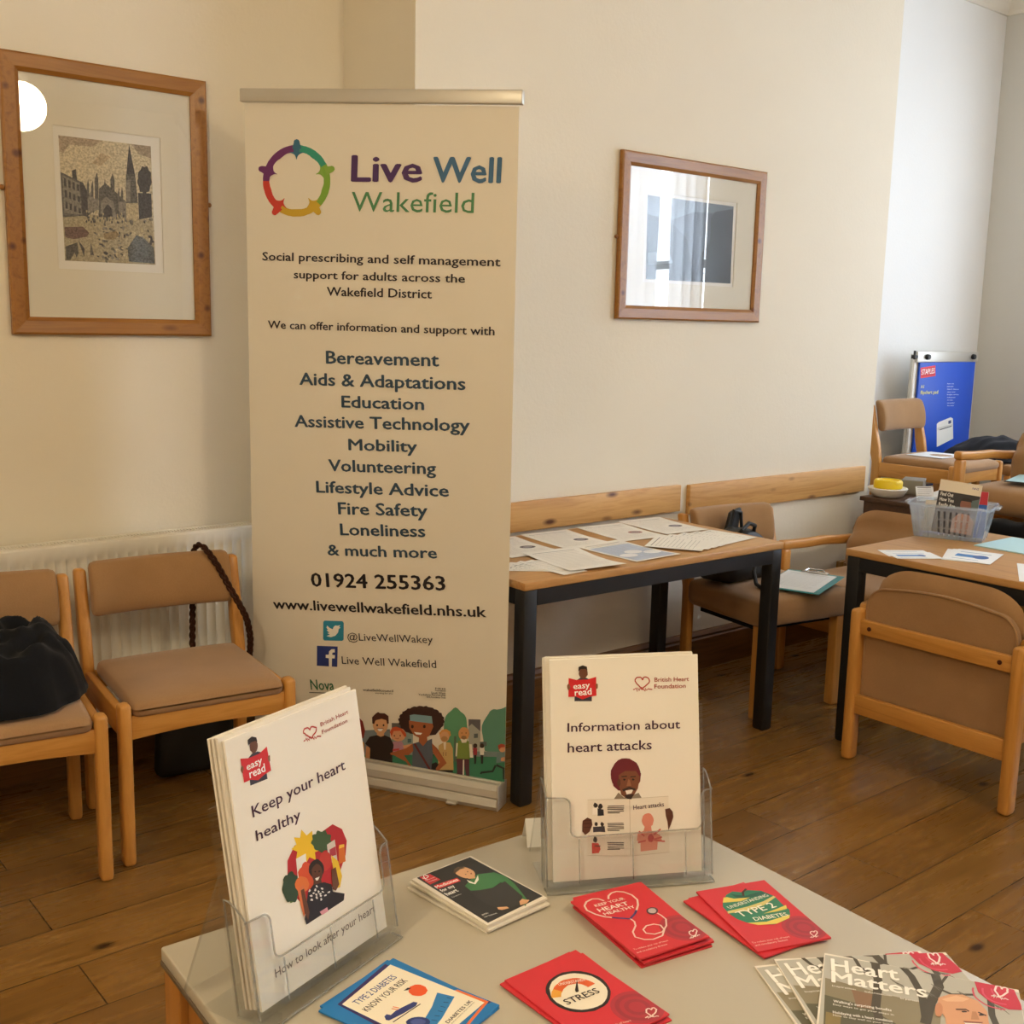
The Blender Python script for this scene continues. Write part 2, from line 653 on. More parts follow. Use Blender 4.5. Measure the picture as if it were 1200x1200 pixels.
class Print:
    """ink on a sheet: at(u, v, h) gives the point at sheet position u, v lifted by h"""

    def __init__(self, at, lift=0.00025, clip=None):
        self.at, self.lift, self.clip = at, lift, clip
        self.mb = MB()
        self.cols = []
        self.count = 0

    def up(self, layer):
        self.count += 1
        return self.lift * layer + self.count * 2e-6          # no two shapes share a plane

    def ci(self, col):
        if col not in self.cols:
            self.cols.append(col)
        return self.cols.index(col)

    def trim(self, pts):
        """cut an outline off at the edges of the sheet"""
        u0, u1, v0, v1 = self.clip
        for k, lim, sg in ((0, u0, 1), (0, u1, -1), (1, v0, 1), (1, v1, -1)):
            out = []
            for i in range(len(pts)):
                a, b = pts[i - 1], pts[i]
                da, db = (a[k] - lim) * sg, (b[k] - lim) * sg
                if (da < 0) != (db < 0):
                    t = da / (da - db)
                    out.append((a[0] + (b[0] - a[0]) * t, a[1] + (b[1] - a[1]) * t))
                if db >= 0:
                    out.append(b)
            pts = out
            if len(pts) < 3:
                return []
        return pts

    def poly(self, col, pts, layer=1):
        if self.clip:
            pts = self.trim(list(pts))
            if not pts:
                return
        a = sum(pts[i - 1][0] * pts[i][1] - pts[i][0] * pts[i - 1][1] for i in range(len(pts)))
        if a < 0:
            pts = list(pts)[::-1]
        hh = self.up(layer)
        vs = [self.at(u, v, hh) for u, v in pts]
        self.mb.add(vs, [list(range(len(vs)))], self.ci(col))

    def line(self, col, pts, w, layer=1, closed=False):
        n = len(pts)
        if self.clip:
            pts = [(max(self.clip[0] - w, min(self.clip[1] + w, x)), max(self.clip[2] - w, min(self.clip[3] + w, y))) for x, y in pts]
        L, R = [], []
        for i in range(n):
            a = pts[i - 1] if (i > 0 or closed) else pts[i]
            b = pts[(i + 1) % n] if (i < n - 1 or closed) else pts[i]
            dx, dy = b[0] - a[0], b[1] - a[1]
            k = math.hypot(dx, dy) or 1
            nx, ny = -dy / k * w / 2, dx / k * w / 2
            L.append((pts[i][0] + nx, pts[i][1] + ny))
            R.append((pts[i][0] - nx, pts[i][1] - ny))
        if self.clip:
            for i in range(n if closed else n - 1):
                j = (i + 1) % n
                self.poly(col, [L[i], R[i], R[j], L[j]], layer)
            return
        hh = self.up(layer)
        vs = [self.at(u, v, hh) for u, v in L + R]
        fs = []
        for i in range(n if closed else n - 1):
            j = (i + 1) % n
            fs.append((i, n + i, n + j, j))
        self.mb.add(vs, fs, self.ci(col))

    def text(self, col, body, p0, p1, h, weight=0.0, layer=2):
        """lettering whose baseline runs from p0 to p1, capitals h high"""
        vs, fs, x0, x1 = text_shape(body)
        dx, dy = p1[0] - p0[0], p1[1] - p0[1]
        w = weight
        sx = 1 / max(x1 - x0 + 2 * w, 1e-6)
        L = math.hypot(dx, dy) or 1
        nx, ny = -dy / L, dx / L
        k = h / 0.72
        ov = [(0, 0)] if w <= 0 else [(-w, 0), (w, 0), (0, w * .7), (0, -w * .7)]      # bolder strokes
        for q, (ox, oy) in enumerate(ov):
            out = []
            hh = self.up(layer + .04 * q)
            for x, y in vs:
                t = (x + ox + w - x0) * sx if w > 0 else (x - x0) * sx
                yy = (y + oy) * k
                out.append(self.at(p0[0] + dx * t + nx * yy, p0[1] + dy * t + ny * yy, hh))
            self.mb.add(out, fs, self.ci(col))

    def run(self, data):
        for d in data:
            if d[0] == 'p':
                self.poly(d[1], d[3], d[2])
            elif d[0] == 'l':
                self.line(d[1], d[3], d[4], d[2])
            elif d[0] == 't':
                self.text(d[1], d[3], d[4], d[5], d[6], d[7], d[2])

    def build(self, name, parent, maker=None):
        return self.mb.build(name, [(maker or ink)(c) for c in self.cols], parent, smooth=False)


ART = {}
ART['BANNER'] = [
('p','2E9B84',1,((.2038,1.984),(.2096,1.983),(.2154,1.981),(.2221,1.98),(.228,1.978),(.2338,1.976),(.2396,1.974),(.2455,1.971),(.2513,1.968),(.2566,1.965),(.2616,1.961),(.2661,1.958),(.2705,1.954),(.2755,1.95),(.2799,1.945),(.2835,1.941),(.2866,1.936),(.2902,1.931),(.2938,1.927),(.2732,1.917),(.2705,1.922),(.2683,1.926),(.2661,1.929),(.2625,1.933),(.2589,1.936),(.2544,1.939),(.2508,1.942),(.2463,1.944),(.2419,1.947),(.2383,1.95),(.2347,1.953),(.2302,1.955),(.2257,1.958),(.2213,1.959),(.2154,1.961),(.211,1.962),(.206,1.962),(.2007,1.963))),
('p','7FAE3E',1,((.2938,1.927),(.2969,1.92),(.2997,1.913),(.3028,1.906),(.3041,1.899),(.3055,1.892),(.3064,1.885),(.3064,1.878),(.3064,1.87),(.3055,1.863),(.3041,1.856),(.3019,1.849),(.2997,1.842),(.2961,1.835),(.2925,1.829),(.2889,1.823),(.2844,1.817),(.2791,1.811),(.2741,1.806),(.2571,1.82),(.2616,1.824),(.2661,1.829),(.2697,1.834),(.2728,1.839),(.275,1.844),(.2763,1.85),(.2786,1.856),(.2808,1.861),(.283,1.866),(.2844,1.872),(.2844,1.878),(.2844,1.884),(.283,1.89),(.2813,1.895),(.2786,1.901),(.2763,1.906),(.2755,1.912),(.2732,1.917))),
('p','CDA92B',1,((.2741,1.806),(.2674,1.8),(.2602,1.795),(.2535,1.791),(.2455,1.787),(.2374,1.783),(.2293,1.781),(.2208,1.778),(.2119,1.776),(.2029,1.775),(.1944,1.775),(.1854,1.775),(.176,1.775),(.1671,1.777),(.159,1.778),(.1496,1.781),(.1415,1.784),(.1335,1.787),(.1254,1.792),(.1393,1.81),(.1451,1.806),(.151,1.803),(.1576,1.8),(.1648,1.798),(.1715,1.797),(.1787,1.797),(.1863,1.797),(.1935,1.797),(.2002,1.797),(.2074,1.797),(.2146,1.798),(.2213,1.8),(.228,1.802),(.2338,1.806),(.2396,1.81),(.2455,1.813),(.2513,1.817),(.2571,1.82))),
('p','CE3B2E',1,((.1254,1.792),(.1196,1.795),(.1142,1.799),(.1093,1.803),(.1048,1.807),(.1003,1.811),(.0954,1.816),(.0909,1.821),(.0878,1.826),(.0842,1.831),(.0815,1.836),(.0784,1.842),(.0762,1.848),(.0748,1.853),(.0726,1.859),(.0712,1.865),(.0703,1.871),(.0703,1.877),(.0703,1.883),(.0932,1.882),(.0932,1.878),(.0945,1.873),(.0954,1.868),(.0967,1.864),(.099,1.859),(.1003,1.855),(.1017,1.85),(.1034,1.845),(.1048,1.841),(.1079,1.836),(.1106,1.832),(.1142,1.828),(.1173,1.825),(.1218,1.822),(.1254,1.819),(.1304,1.816),(.1348,1.813),(.1393,1.81))),
('p','6C2A6E',1,((.0703,1.883),(.0703,1.892),(.0717,1.9),(.0739,1.909),(.077,1.917),(.0806,1.925),(.0851,1.932),(.09,1.94),(.0959,1.946),(.1026,1.953),(.1093,1.959),(.1165,1.964),(.1245,1.969),(.1326,1.973),(.1415,1.977),(.151,1.98),(.1599,1.982),(.1693,1.984),(.1787,1.985),(.181,1.963),(.1729,1.963),(.1657,1.962),(.1576,1.961),(.151,1.958),(.1443,1.954),(.1384,1.95),(.1321,1.946),(.1254,1.943),(.1196,1.939),(.1142,1.934),(.1093,1.928),(.1062,1.922),(.1034,1.915),(.1012,1.909),(.0981,1.903),(.0954,1.896),(.0945,1.889),(.0932,1.882))),
('p','34708F',2,((.1787,1.985),(.1818,1.985),(.1854,1.985),(.1877,1.985),(.1913,1.985),(.1944,1.985),(.1971,1.984),(.2002,1.984),(.2038,1.984),(.2007,1.963),(.198,1.963),(.1957,1.963),(.1935,1.963),(.1913,1.962),(.1885,1.963),(.1854,1.963),(.1832,1.963),(.181,1.963))),
('p','34708F',2,((.181,1.992),(.181,1.995),(.1818,1.997),(.1832,1.999),(.1854,2),(.189,2.001),(.1913,2.002),(.1935,2.001),(.1971,2),(.1993,1.998),(.2002,1.996),(.2016,1.994),(.2016,1.992),(.2074,1.973),(.1751,1.974))),
('p','34708F',2,((.219,1.963),(.2038,1.959),(.1971,1.955),(.1935,1.95),(.1913,1.943),(.1899,1.943),(.1877,1.95),(.1841,1.956),(.1774,1.96),(.1626,1.965))),
('p','86B046',2,((.3077,1.92),(.3108,1.921),(.3136,1.92),(.3158,1.92),(.318,1.918),(.3203,1.916),(.3211,1.914),(.3216,1.912),(.3216,1.91),(.3203,1.908),(.3189,1.906),(.3167,1.904),(.3144,1.903),(.2947,1.894),(.2858,1.919))),
('p','86B046',2,((.2889,1.881),(.2786,1.892),(.2732,1.896),(.2661,1.898),(.258,1.897),(.258,1.899),(.2647,1.902),(.2697,1.907),(.2719,1.913),(.2719,1.926))),
('p','CDA92B',2,((.2728,1.793),(.2741,1.791),(.275,1.788),(.275,1.786),(.2741,1.784),(.2728,1.782),(.2705,1.78),(.2683,1.779),(.2661,1.778),(.2625,1.779),(.2602,1.779),(.258,1.781),(.2558,1.783),(.2383,1.796),(.2647,1.811))),
('p','CDA92B',2,((.2221,1.797),(.2316,1.809),(.2347,1.815),(.2338,1.821),(.2302,1.828),(.2324,1.829),(.2383,1.824),(.245,1.821),(.2522,1.821),(.2683,1.825))),
('p','CE3B2E',2,((.1209,1.784),(.1187,1.783),(.1165,1.781),(.1137,1.78),(.1106,1.78),(.1079,1.781),(.1048,1.782),(.1034,1.784),(.1017,1.786),(.1012,1.788),(.1012,1.791),(.1017,1.793),(.1034,1.795),(.1129,1.814),(.1384,1.797))),
('p','CE3B2E',2,((.1093,1.827),(.1254,1.823),(.1326,1.823),(.1393,1.825),(.146,1.83),(.1474,1.829),(.1438,1.822),(.1429,1.816),(.146,1.81),(.1554,1.798))),
('p','6C2A6E',2,((.0631,1.91),(.06,1.911),(.0578,1.912),(.0564,1.914),(.0551,1.917),(.0551,1.919),(.0556,1.921),(.0564,1.924),(.0587,1.925),(.0609,1.926),(.0645,1.927),(.0667,1.927),(.0703,1.927),(.0932,1.924),(.0829,1.899))),
('p','6C2A6E',2,((.107,1.931),(.1079,1.917),(.1093,1.911),(.1142,1.906),(.1218,1.902),(.1209,1.901),(.1129,1.902),(.1057,1.9),(.099,1.897),(.0887,1.886))),
('t','4B2A66',3,'Live',(.3767,1.875),(.6105,1.868),.077,.022),
('t','3C6A92',3,'Well',(.6427,1.867),(.856,1.86),.0719,.022),
('t','4C8A5E',3,'Wakefield',(.3789,1.788),(.7726,1.778),.059,-.008),
('t','1E1626',3,'Social prescribing and self management',(.0645,1.645),(.8596,1.629),.026,.016),
('t','1E1626',3,'support for adults across the',(.1774,1.591),(.7507,1.582),.025,.016),
('t','1E1626',3,'Wakefield District',(.2938,1.54),(.6463,1.536),.027,.016),
('t','1E1626',3,'We can offer information and support with',(.0815,1.437),(.8457,1.434),.025,.016),
('t','2F4A63',3,'Bereavement',(.2902,1.335),(.6723,1.339),.04,.022),
('t','2F4A63',3,'Aids & Adaptations',(.1944,1.266),(.7579,1.273),.039,.022),
('t','2F4A63',3,'Education',(.3444,1.203),(.6253,1.208),.037,.022),
('t','2F4A63',3,'Assistive Technology',(.176,1.134),(.774,1.152),.038,.022),
('t','2F4A63',3,'Mobility',(.3686,1.072),(.6038,1.08),.036,.022),
('t','2F4A63',3,'Volunteering',(.2974,1.002),(.6669,1.017),.0379,.022),
('t','2F4A63',3,'Lifestyle Advice',(.253,.931),(.7095,.952),.0379,.022),
('t','2F4A63',3,'Fire Safety',(.3314,.868),(.6405,.886),.0389,.022),
('t','2F4A63',3,'Loneliness',(.3386,.802),(.6333,.822),.0379,.022),
('t','2F4A63',3,'& much more',(.2925,.733),(.6728,.759),.0359,.022),
('t','17141F',3,'01924 255363',(.2316,.625),(.7023,.662),.0458,.022),
('t','17141F',3,'www.livewellwakefield.nhs.uk',(.0873,.535),(.8371,.593),.0339,.02),
('t','2A2A36',3,'@LiveWellWakey',(.3628,.463),(.6611,.49),.0249,0),
('t','2A2A36',3,'Live Well Wakefield',(.3422,.382),(.6736,.412),.0259,0),
('p','2E93B8',1,((.2786,.517),(.3444,.523),(.3489,.518),(.348,.463),(.3431,.458),(.2777,.451),(.2728,.455),(.2741,.512))),
('p','F4F2EC',2,((.288,.502),(.2983,.495),(.3086,.492),(.3122,.501),(.3189,.506),(.327,.506),(.3364,.509),(.3319,.502),(.3373,.501),(.3306,.496),(.3283,.484),(.318,.472),(.3019,.465),(.2858,.467),(.2983,.473),(.2889,.477),(.2961,.479),(.2858,.487),(.2916,.488),(.2858,.495))),
('p','2C3E86',1,((.2499,.43),(.3261,.437),(.3239,.369),(.2486,.363))),
('p','F4F2EC',2,((.2938,.366),(.2938,.394),(.2822,.394),(.2822,.404),(.2938,.406),(.2947,.417),(.3033,.425),(.3158,.427),(.3158,.416),(.3086,.415),(.3064,.412),(.3064,.407),(.3167,.407),(.3153,.396),(.305,.395),(.3041,.367))),
('t','2E6F4E',3,'Nova',(.2257,.279),(.3136,.289),.0358,.012),
('l','4A4A4A',1,((.219,.268),(.3072,.278)),.0027),
('t','222222',3,'wakefieldcouncil',(.417,.302),(.5254,.313),.008,.01),
('t','222222',3,'working for you',(.4609,.299),(.5232,.306),.005,0),
('t','222222',3,'NHS',(.6705,.344),(.7059,.346),.005,.012),
('t','222222',3,'Foundation',(.6705,.337),(.7059,.34),.006,.012),
('t','222222',3,'South West',(.6566,.327),(.7059,.332),.006,.012),
('t','222222',3,'Yorkshire Partnership',(.6136,.315),(.7059,.326),.006,.012),
('t','222222',3,'NHS Foundation Trust',(.6414,.311),(.7059,.318),.006,.012),
('p','3E8466',1,((.2925,.073),(.92,.166),(.9213,.08),(.2916,.005))),
('p','6E7F88',2,((.2925,.144),(.5138,.188),(.5138,.102),(.2925,.073))),
('p','7E8A90',2,((.417,.168),(.5138,.183),(.5138,.102),(.417,.086))),
('p','63615F',2,((.5196,.21),(.5944,.22),(.5944,.191),(.5196,.181))),
('p','8FA3A0',2,((.5196,.181),(.5944,.191),(.5952,.115),(.5196,.105))),
('p','4A6A72',3,((.5285,.149),(.5415,.152),(.5415,.139),(.5285,.137))),
('p','4A6A72',3,((.576,.166),(.5885,.168),(.5885,.156),(.576,.153))),
('p','4A6A72',3,((.5379,.124),(.5513,.126),(.5518,.113),(.5379,.111))),
('p','5E9A76',3,((.7829,.221),(.7843,.208),(.782,.196),(.7784,.185),(.774,.176),(.7704,.166),(.7668,.155),(.7614,.146),(.7556,.141),(.7484,.14),(.7417,.14),(.7359,.138),(.7287,.137),(.722,.139),(.7167,.147),(.7131,.157),(.7086,.165),(.7036,.173),(.6992,.183),(.6978,.195),(.6992,.208),(.7005,.22),(.7014,.231),(.7028,.243),(.705,.256),(.7095,.265),(.7153,.272),(.7211,.277),(.727,.283),(.7328,.29),(.7395,.294),(.7462,.292),(.752,.287),(.7579,.282),(.7637,.279),(.7704,.274),(.7753,.266),(.7776,.255),(.7784,.243),(.7807,.232))),
('p','5E9A76',3,((.7014,.23),(.7789,.242),(.7856,.124),(.6978,.112))),
('p','57705F',4,((.7359,.2),(.7431,.201),(.7467,.118),(.7359,.116))),
('p','66646A',2,((.7834,.262),(.8232,.267),(.8237,.227),(.7843,.223))),
('p','A9ABA2',3,((.7834,.237),(.7946,.249),(.8237,.229),(.8246,.166),(.7851,.161))),
('p','5C6668',4,((.8026,.218),(.8157,.221),(.8157,.207),(.8026,.204))),
('p','5C6668',4,((.8232,.195),(.8362,.198),(.8362,.184),(.8232,.181))),
('p','5C6668',4,((.8318,.197),(.8452,.199),(.8457,.185),(.8326,.183))),
('p','5B8F7C',3,((.8774,.164),(.873,.165),(.8694,.166),(.8649,.167),(.8613,.168),(.8568,.169),(.8524,.17),(.8488,.172),(.8443,.175),(.8407,.179),(.8385,.184),(.8371,.19),(.8349,.197),(.834,.203),(.8326,.209),(.8318,.215),(.8304,.221),(.829,.227),(.8282,.234),(.8282,.24),(.8282,.247),(.8304,.254),(.8326,.26),(.8349,.265),(.8385,.271),(.8407,.275),(.8443,.28),(.8465,.285),(.8501,.29),(.8524,.296),(.856,.3),(.8604,.304),(.8649,.306),(.8685,.307),(.873,.307),(.8774,.306),(.881,.304),(.8855,.303),(.8891,.302),(.8935,.301),(.898,.3))),
('p','5B8F7C',3,((.9097,.322),(.9124,.325),(.9177,.168),(.8393,.168),(.8318,.215),(.8304,.25),(.8421,.278),(.8635,.303),(.8904,.311))),
('p','7C8C8C',4,((.7946,.161),(.9169,.177),(.9177,.161),(.7946,.143))),
('p','3A2A28',5,((.8143,.181),(.8143,.178),(.8129,.176),(.8107,.174),(.8085,.172),(.8062,.172),(.804,.172),(.8018,.174),(.8004,.176),(.8004,.179),(.8004,.181),(.8018,.184),(.804,.186),(.8062,.187),(.8085,.188),(.8107,.187),(.8129,.186),(.8143,.184))),
('p','A33A44',5,((.8004,.172),(.8143,.174),(.8143,.151),(.8018,.149))),
('p','2B2A30',5,((.804,.149),(.8121,.151),(.8107,.122),(.8062,.121))),
('p','3A2A28',5,((.8371,.185),(.8371,.182),(.8354,.179),(.834,.177),(.8313,.176),(.829,.176),(.8268,.176),(.8246,.178),(.8232,.18),(.8224,.182),(.8232,.185),(.8246,.188),(.8259,.19),(.8282,.191),(.8313,.191),(.8335,.191),(.8349,.189),(.8362,.187))),
('p','E8E4DA',5,((.8224,.175),(.8371,.178),(.8371,.155),(.8246,.153))),
('p','2B2A30',5,((.8259,.153),(.8349,.154),(.834,.126),(.8282,.125))),
('p','D79A70',5,((.9088,.188),(.9074,.184),(.9066,.179),(.903,.176),(.8994,.174),(.8949,.173),(.8913,.174),(.8882,.177),(.8868,.18),(.8855,.185),(.886,.189),(.8882,.193),(.8913,.197),(.8949,.199),(.8985,.2),(.903,.199),(.9052,.196),(.9074,.193))),
('p','A8402E',6,((.8824,.193),(.8927,.2),(.9066,.199),(.9079,.192),(.8927,.188),(.886,.179))),
('p','6F8A8C',5,((.8797,.168),(.9066,.175),(.911,.145),(.8779,.135))),
('p','D79A70',6,((.8935,.155),(.9133,.163),(.9146,.148),(.8935,.144))),
('l','262A30',5,((.8766,.128),(.8671,.107),(.829,.096),(.8282,.091)),.0065),
('l','262A30',5,((.8788,.129),(.903,.122),(.9052,.087)),.0077),
('p','C9A86E',5,((.6839,.161),(.7023,.176),(.7234,.177),(.7323,.16),(.7359,.089),(.6831,.08))),
('p','D8A57A',6,((.7198,.195),(.7189,.189),(.7162,.184),(.7117,.179),(.7072,.176),(.7014,.175),(.697,.176),(.6925,.18),(.6898,.185),(.6889,.191),(.6898,.197),(.692,.202),(.6965,.207),(.7014,.21),(.7072,.211),(.7117,.21),(.7162,.206),(.7189,.201))),
('p','D99A55',5,((.7247,.205),(.7256,.201),(.7211,.197),(.7198,.193),(.7162,.189),(.7108,.188),(.7059,.186),(.7005,.185),(.697,.188),(.692,.189),(.6875,.191),(.6875,.195),(.6862,.199),(.6853,.203),(.6898,.207),(.692,.211),(.6956,.215),(.7005,.216),(.705,.218),(.7108,.219),(.7144,.217),(.7189,.215),(.7234,.213),(.7234,.209))),
('p','B98A5A',7,((.7153,.188),(.7139,.185),(.7126,.182),(.7095,.18),(.7059,.178),(.7023,.177),(.6983,.178),(.6956,.179),(.6934,.182),(.6934,.185),(.6934,.188),(.6956,.191),(.6978,.193),(.7014,.195),(.7059,.195),(.7095,.195),(.7117,.193),(.7139,.191))),
('p','E8DCC8',6,((.7001,.176),(.7095,.177),(.7081,.151),(.7028,.151))),
('p','4A3426',7,((.7023,.139),(.7014,.138),(.7001,.137),(.6992,.138),(.6983,.139),(.6992,.14),(.7001,.141),(.7014,.141))),
('p','4A3426',7,((.7117,.141),(.7108,.14),(.7095,.139),(.7081,.139),(.7081,.14),(.7081,.142),(.7095,.142),(.7108,.142))),
('p','4A3426',7,((.7023,.133),(.7014,.131),(.7005,.131),(.6992,.131),(.6992,.132),(.6992,.133),(.7005,.134),(.7014,.134))),
('p','4A3426',7,((.7117,.134),(.7108,.133),(.7095,.132),(.7081,.132),(.7081,.134),(.7081,.135),(.7095,.136),(.7108,.135))),
('p','2B2620',5,((.6831,.08),(.7337,.088),(.7337,.08),(.7198,.078),(.7189,.057),(.7117,.056),(.7103,.075),(.7036,.074),(.7028,.056),(.6965,.055),(.6956,.073),(.6831,.072))),
('p','E6E0D2',5,((.744,.179),(.7959,.183),(.8018,.14),(.7417,.135))),
('p','7B9147',6,((.7498,.188),(.7865,.192),(.791,.134),(.7462,.128))),
('p','D29A66',7,((.7879,.216),(.7865,.209),(.7834,.201),(.7784,.196),(.7731,.192),(.7668,.191),(.761,.193),(.7556,.197),(.752,.203),(.7512,.211),(.752,.218),(.7556,.225),(.7601,.231),(.7659,.234),(.7726,.235),(.7784,.234),(.7834,.23),(.7865,.224))),
('p','EDE6D8',8,((.7579,.195),(.782,.198),(.7776,.186),(.7637,.183))),
('p','8A6A4A',8,((.7784,.203),(.7784,.2),(.7762,.198),(.774,.197),(.7717,.195),(.7681,.195),(.7659,.195),(.7628,.196),(.7614,.198),(.7601,.2),(.7614,.202),(.7623,.204),(.765,.206),(.7681,.207),(.7717,.207),(.774,.207),(.7762,.206),(.7784,.205))),
('p','3A2A22',9,((.7646,.215),(.7637,.214),(.7623,.213),(.7614,.214),(.7614,.215),(.7614,.216),(.7623,.217),(.7637,.216))),
('p','3A2A22',9,((.7784,.217),(.7784,.216),(.7771,.215),(.7753,.216),(.7753,.217),(.7753,.218),(.7762,.219),(.7784,.219))),
('p','5A3440',5,((.7462,.128),(.7879,.133),(.7901,.065),(.7812,.064),(.7704,.122),(.7673,.063),(.7476,.061))),
('p','EDE6D8',6,((.7673,.128),(.7717,.129),(.7717,.063),(.7668,.063))),
('p','C88F62',5,((.4287,.118),(.4457,.118),(.4412,.067),(.434,.038),(.4228,.039))),
('p','C88F62',5,((.5138,.138),(.5263,.14),(.5621,.116),(.5285,.104),(.5196,.121))),
('p','2C211F',6,((.4251,.126),(.4412,.152),(.4654,.161),(.494,.166),(.516,.161),(.5276,.138),(.5227,.103),(.5227,.062),(.4801,.051),(.4398,.048),(.4434,.113))),
('p','8A5A3C',5,((.4457,.049),(.5196,.06),(.5218,.037),(.4484,.029))),
('p','D8A67C',6,((.5071,.203),(.5057,.192),(.5012,.181),(.494,.173),(.4851,.168),(.4757,.167),(.4667,.169),(.4595,.175),(.4551,.184),(.4529,.194),(.4551,.205),(.4595,.216),(.4667,.224),(.4757,.229),(.4851,.23),(.494,.228),(.5012,.222),(.5057,.213))),
('p','D8A67C',6,((.4676,.176),(.4932,.18),(.4932,.164),(.4815,.158),(.4676,.162))),
('p','4E2A24',7,((.4515,.199),(.4506,.219),(.4631,.233),(.4721,.24),(.4793,.237),(.4954,.239),(.5088,.232),(.5102,.208),(.5043,.204),(.5012,.217),(.4846,.219),(.4631,.211),(.4582,.197))),
('p','3A2420',8,((.4721,.196),(.4721,.194),(.4698,.192),(.4676,.192),(.4662,.193),(.4654,.195),(.4662,.197),(.4676,.199),(.4698,.199),(.4721,.198))),
('p','3A2420',8,((.4954,.199),(.494,.197),(.4932,.196),(.4909,.195),(.4896,.196),(.4882,.198),(.4896,.201),(.4909,.202),(.4932,.203),(.494,.201))),
('p','FFFFFF',8,((.469,.185),(.4904,.187),(.4846,.178),(.4748,.176))),
('l','7A2A24',9,((.4685,.185),(.4918,.188)),.0019),
('p','C98A2E',4,((.3373,.128),(.3973,.142),(.4215,.128),(.4215,.027),(.3373,.017))),
('p','D8A67C',5,((.4098,.179),(.4089,.169),(.4045,.16),(.3986,.152),(.3915,.148),(.3834,.147),(.3753,.149),(.3695,.154),(.3664,.162),(.3642,.172),(.3664,.182),(.37,.191),(.3758,.198),(.3834,.202),(.3915,.204),(.3986,.201),(.4045,.196),(.4089,.188))),
('p','8A2E28',6,((.3673,.211),(.3973,.215),(.417,.2),(.4251,.17),(.4192,.144),(.4045,.141),(.4076,.171),(.3973,.199),(.3673,.195))),
('p','DDA37A',6,((.5711,.18),(.5688,.172),(.5644,.164),(.5572,.158),(.5482,.154),(.5388,.152),(.5299,.154),(.5218,.158),(.5173,.164),(.516,.171),(.5173,.179),(.5218,.186),(.5299,.193),(.5379,.197),(.5482,.198),(.5572,.197),(.5644,.193),(.5688,.187))),
('p','C4522E',7,((.5138,.179),(.5218,.195),(.5352,.201),(.5541,.198),(.5711,.183),(.5724,.172),(.5644,.173),(.5518,.189),(.5276,.185),(.5204,.166))),
('p','4A2A22',8,((.533,.17),(.5321,.168),(.5307,.167),(.5285,.168),(.5276,.169),(.5285,.171),(.5307,.172),(.5321,.172))),
('p','4A2A22',8,((.5532,.173),(.5527,.171),(.5505,.17),(.5496,.171),(.5482,.173),(.5496,.175),(.5505,.176),(.5527,.175))),
('l','9A3A30',8,((.5469,.165),(.546,.164),(.5446,.163),(.5424,.162),(.5402,.161),(.5379,.161),(.5366,.161),(.5343,.162),(.5343,.163)),.0014),
('p','B98AA0',5,((.5227,.148),(.5563,.155),(.568,.133),(.5657,.115),(.524,.109))),
('p','C84A4A',6,((.524,.124),(.5482,.13),(.546,.123),(.524,.117))),
('p','DDA37A',5,((.5594,.141),(.5944,.153),(.5997,.143),(.5666,.122))),
('p','3A2422',5,((.7014,.246),(.7036,.241),(.6978,.235),(.6992,.23),(.6956,.225),(.6898,.221),(.6898,.215),(.6817,.211),(.6759,.207),(.6714,.201),(.6625,.199),(.6566,.195),(.6486,.191),(.6405,.191),(.6325,.186),(.6244,.186),(.6163,.186),(.6069,.183),(.6002,.185),(.5921,.185),(.5836,.185),(.5791,.189),(.5702,.189),(.5644,.192),(.5621,.197),(.5527,.198),(.5518,.203),(.5505,.208),(.5438,.211),(.5469,.217),(.5446,.222),(.5424,.227),(.5491,.232),(.5469,.237),(.5505,.243),(.5572,.247),(.5577,.253),(.5657,.257),(.5711,.261),(.576,.267),(.5849,.268),(.5908,.273),(.5988,.277),(.6078,.277),(.615,.281),(.623,.282),(.6311,.281),(.6405,.285),(.6472,.282),(.6553,.282),(.6633,.282),(.6678,.278),(.6764,.278),(.6822,.275),(.6844,.27),(.6934,.269),(.6942,.264),(.6965,.259),(.7028,.256),(.6992,.25))),
('p','3A2422',5,((.5518,.212),(.7014,.235),(.6736,.195),(.6275,.183),(.5711,.188))),
('p','A8623E',6,((.5805,.227),(.5944,.236),(.6597,.241),(.6656,.22),(.6508,.187),(.6275,.173),(.5988,.182),(.5827,.203))),
('p','7FA6B4',7,((.5841,.246),(.5988,.251),(.6597,.254),(.6633,.23),(.5849,.228))),
('p','A8623E',6,((.6163,.179),(.6436,.186),(.6458,.161),(.6302,.146),(.615,.157))),
('p','2A1816',8,((.598,.211),(.5975,.208),(.5957,.205),(.593,.204),(.5908,.205),(.5894,.206),(.5885,.209),(.5894,.212),(.5908,.215),(.593,.216),(.5957,.215),(.5975,.214))),
('p','2A1816',8,((.6392,.217),(.6392,.214),(.6369,.212),(.6347,.211),(.6325,.211),(.6311,.213),(.6302,.216),(.6311,.219),(.6325,.221),(.6347,.222),(.6369,.222),(.6392,.22))),
('p','FFFFFF',8,((.5988,.193),(.6275,.194),(.6222,.187),(.606,.186))),
('p','5A6270',6,((.5944,.153),(.6163,.163),(.6302,.15),(.6463,.172),(.6611,.18),(.6647,.122),(.6611,.095),(.6656,.05),(.5921,.041))),
('p','A8623E',7,((.5944,.153),(.5711,.134),(.5138,.109),(.5182,.103),(.5805,.113),(.5966,.129))),
('p','A8623E',7,((.5285,.104),(.5716,.089),(.5988,.057),(.5944,.074),(.5621,.112))),
('p','A8623E',7,((.6611,.166),(.6795,.151),(.7126,.108),(.6759,.07),(.6633,.073),(.6884,.106),(.6647,.135))),
('l','6A2A2E',8,((.6011,.154),(.6597,.049)),.0074),
('p','231C1E',7,((.6611,.097),(.675,.105),(.6853,.099),(.675,.084),(.6808,.053),(.6575,.049)))]
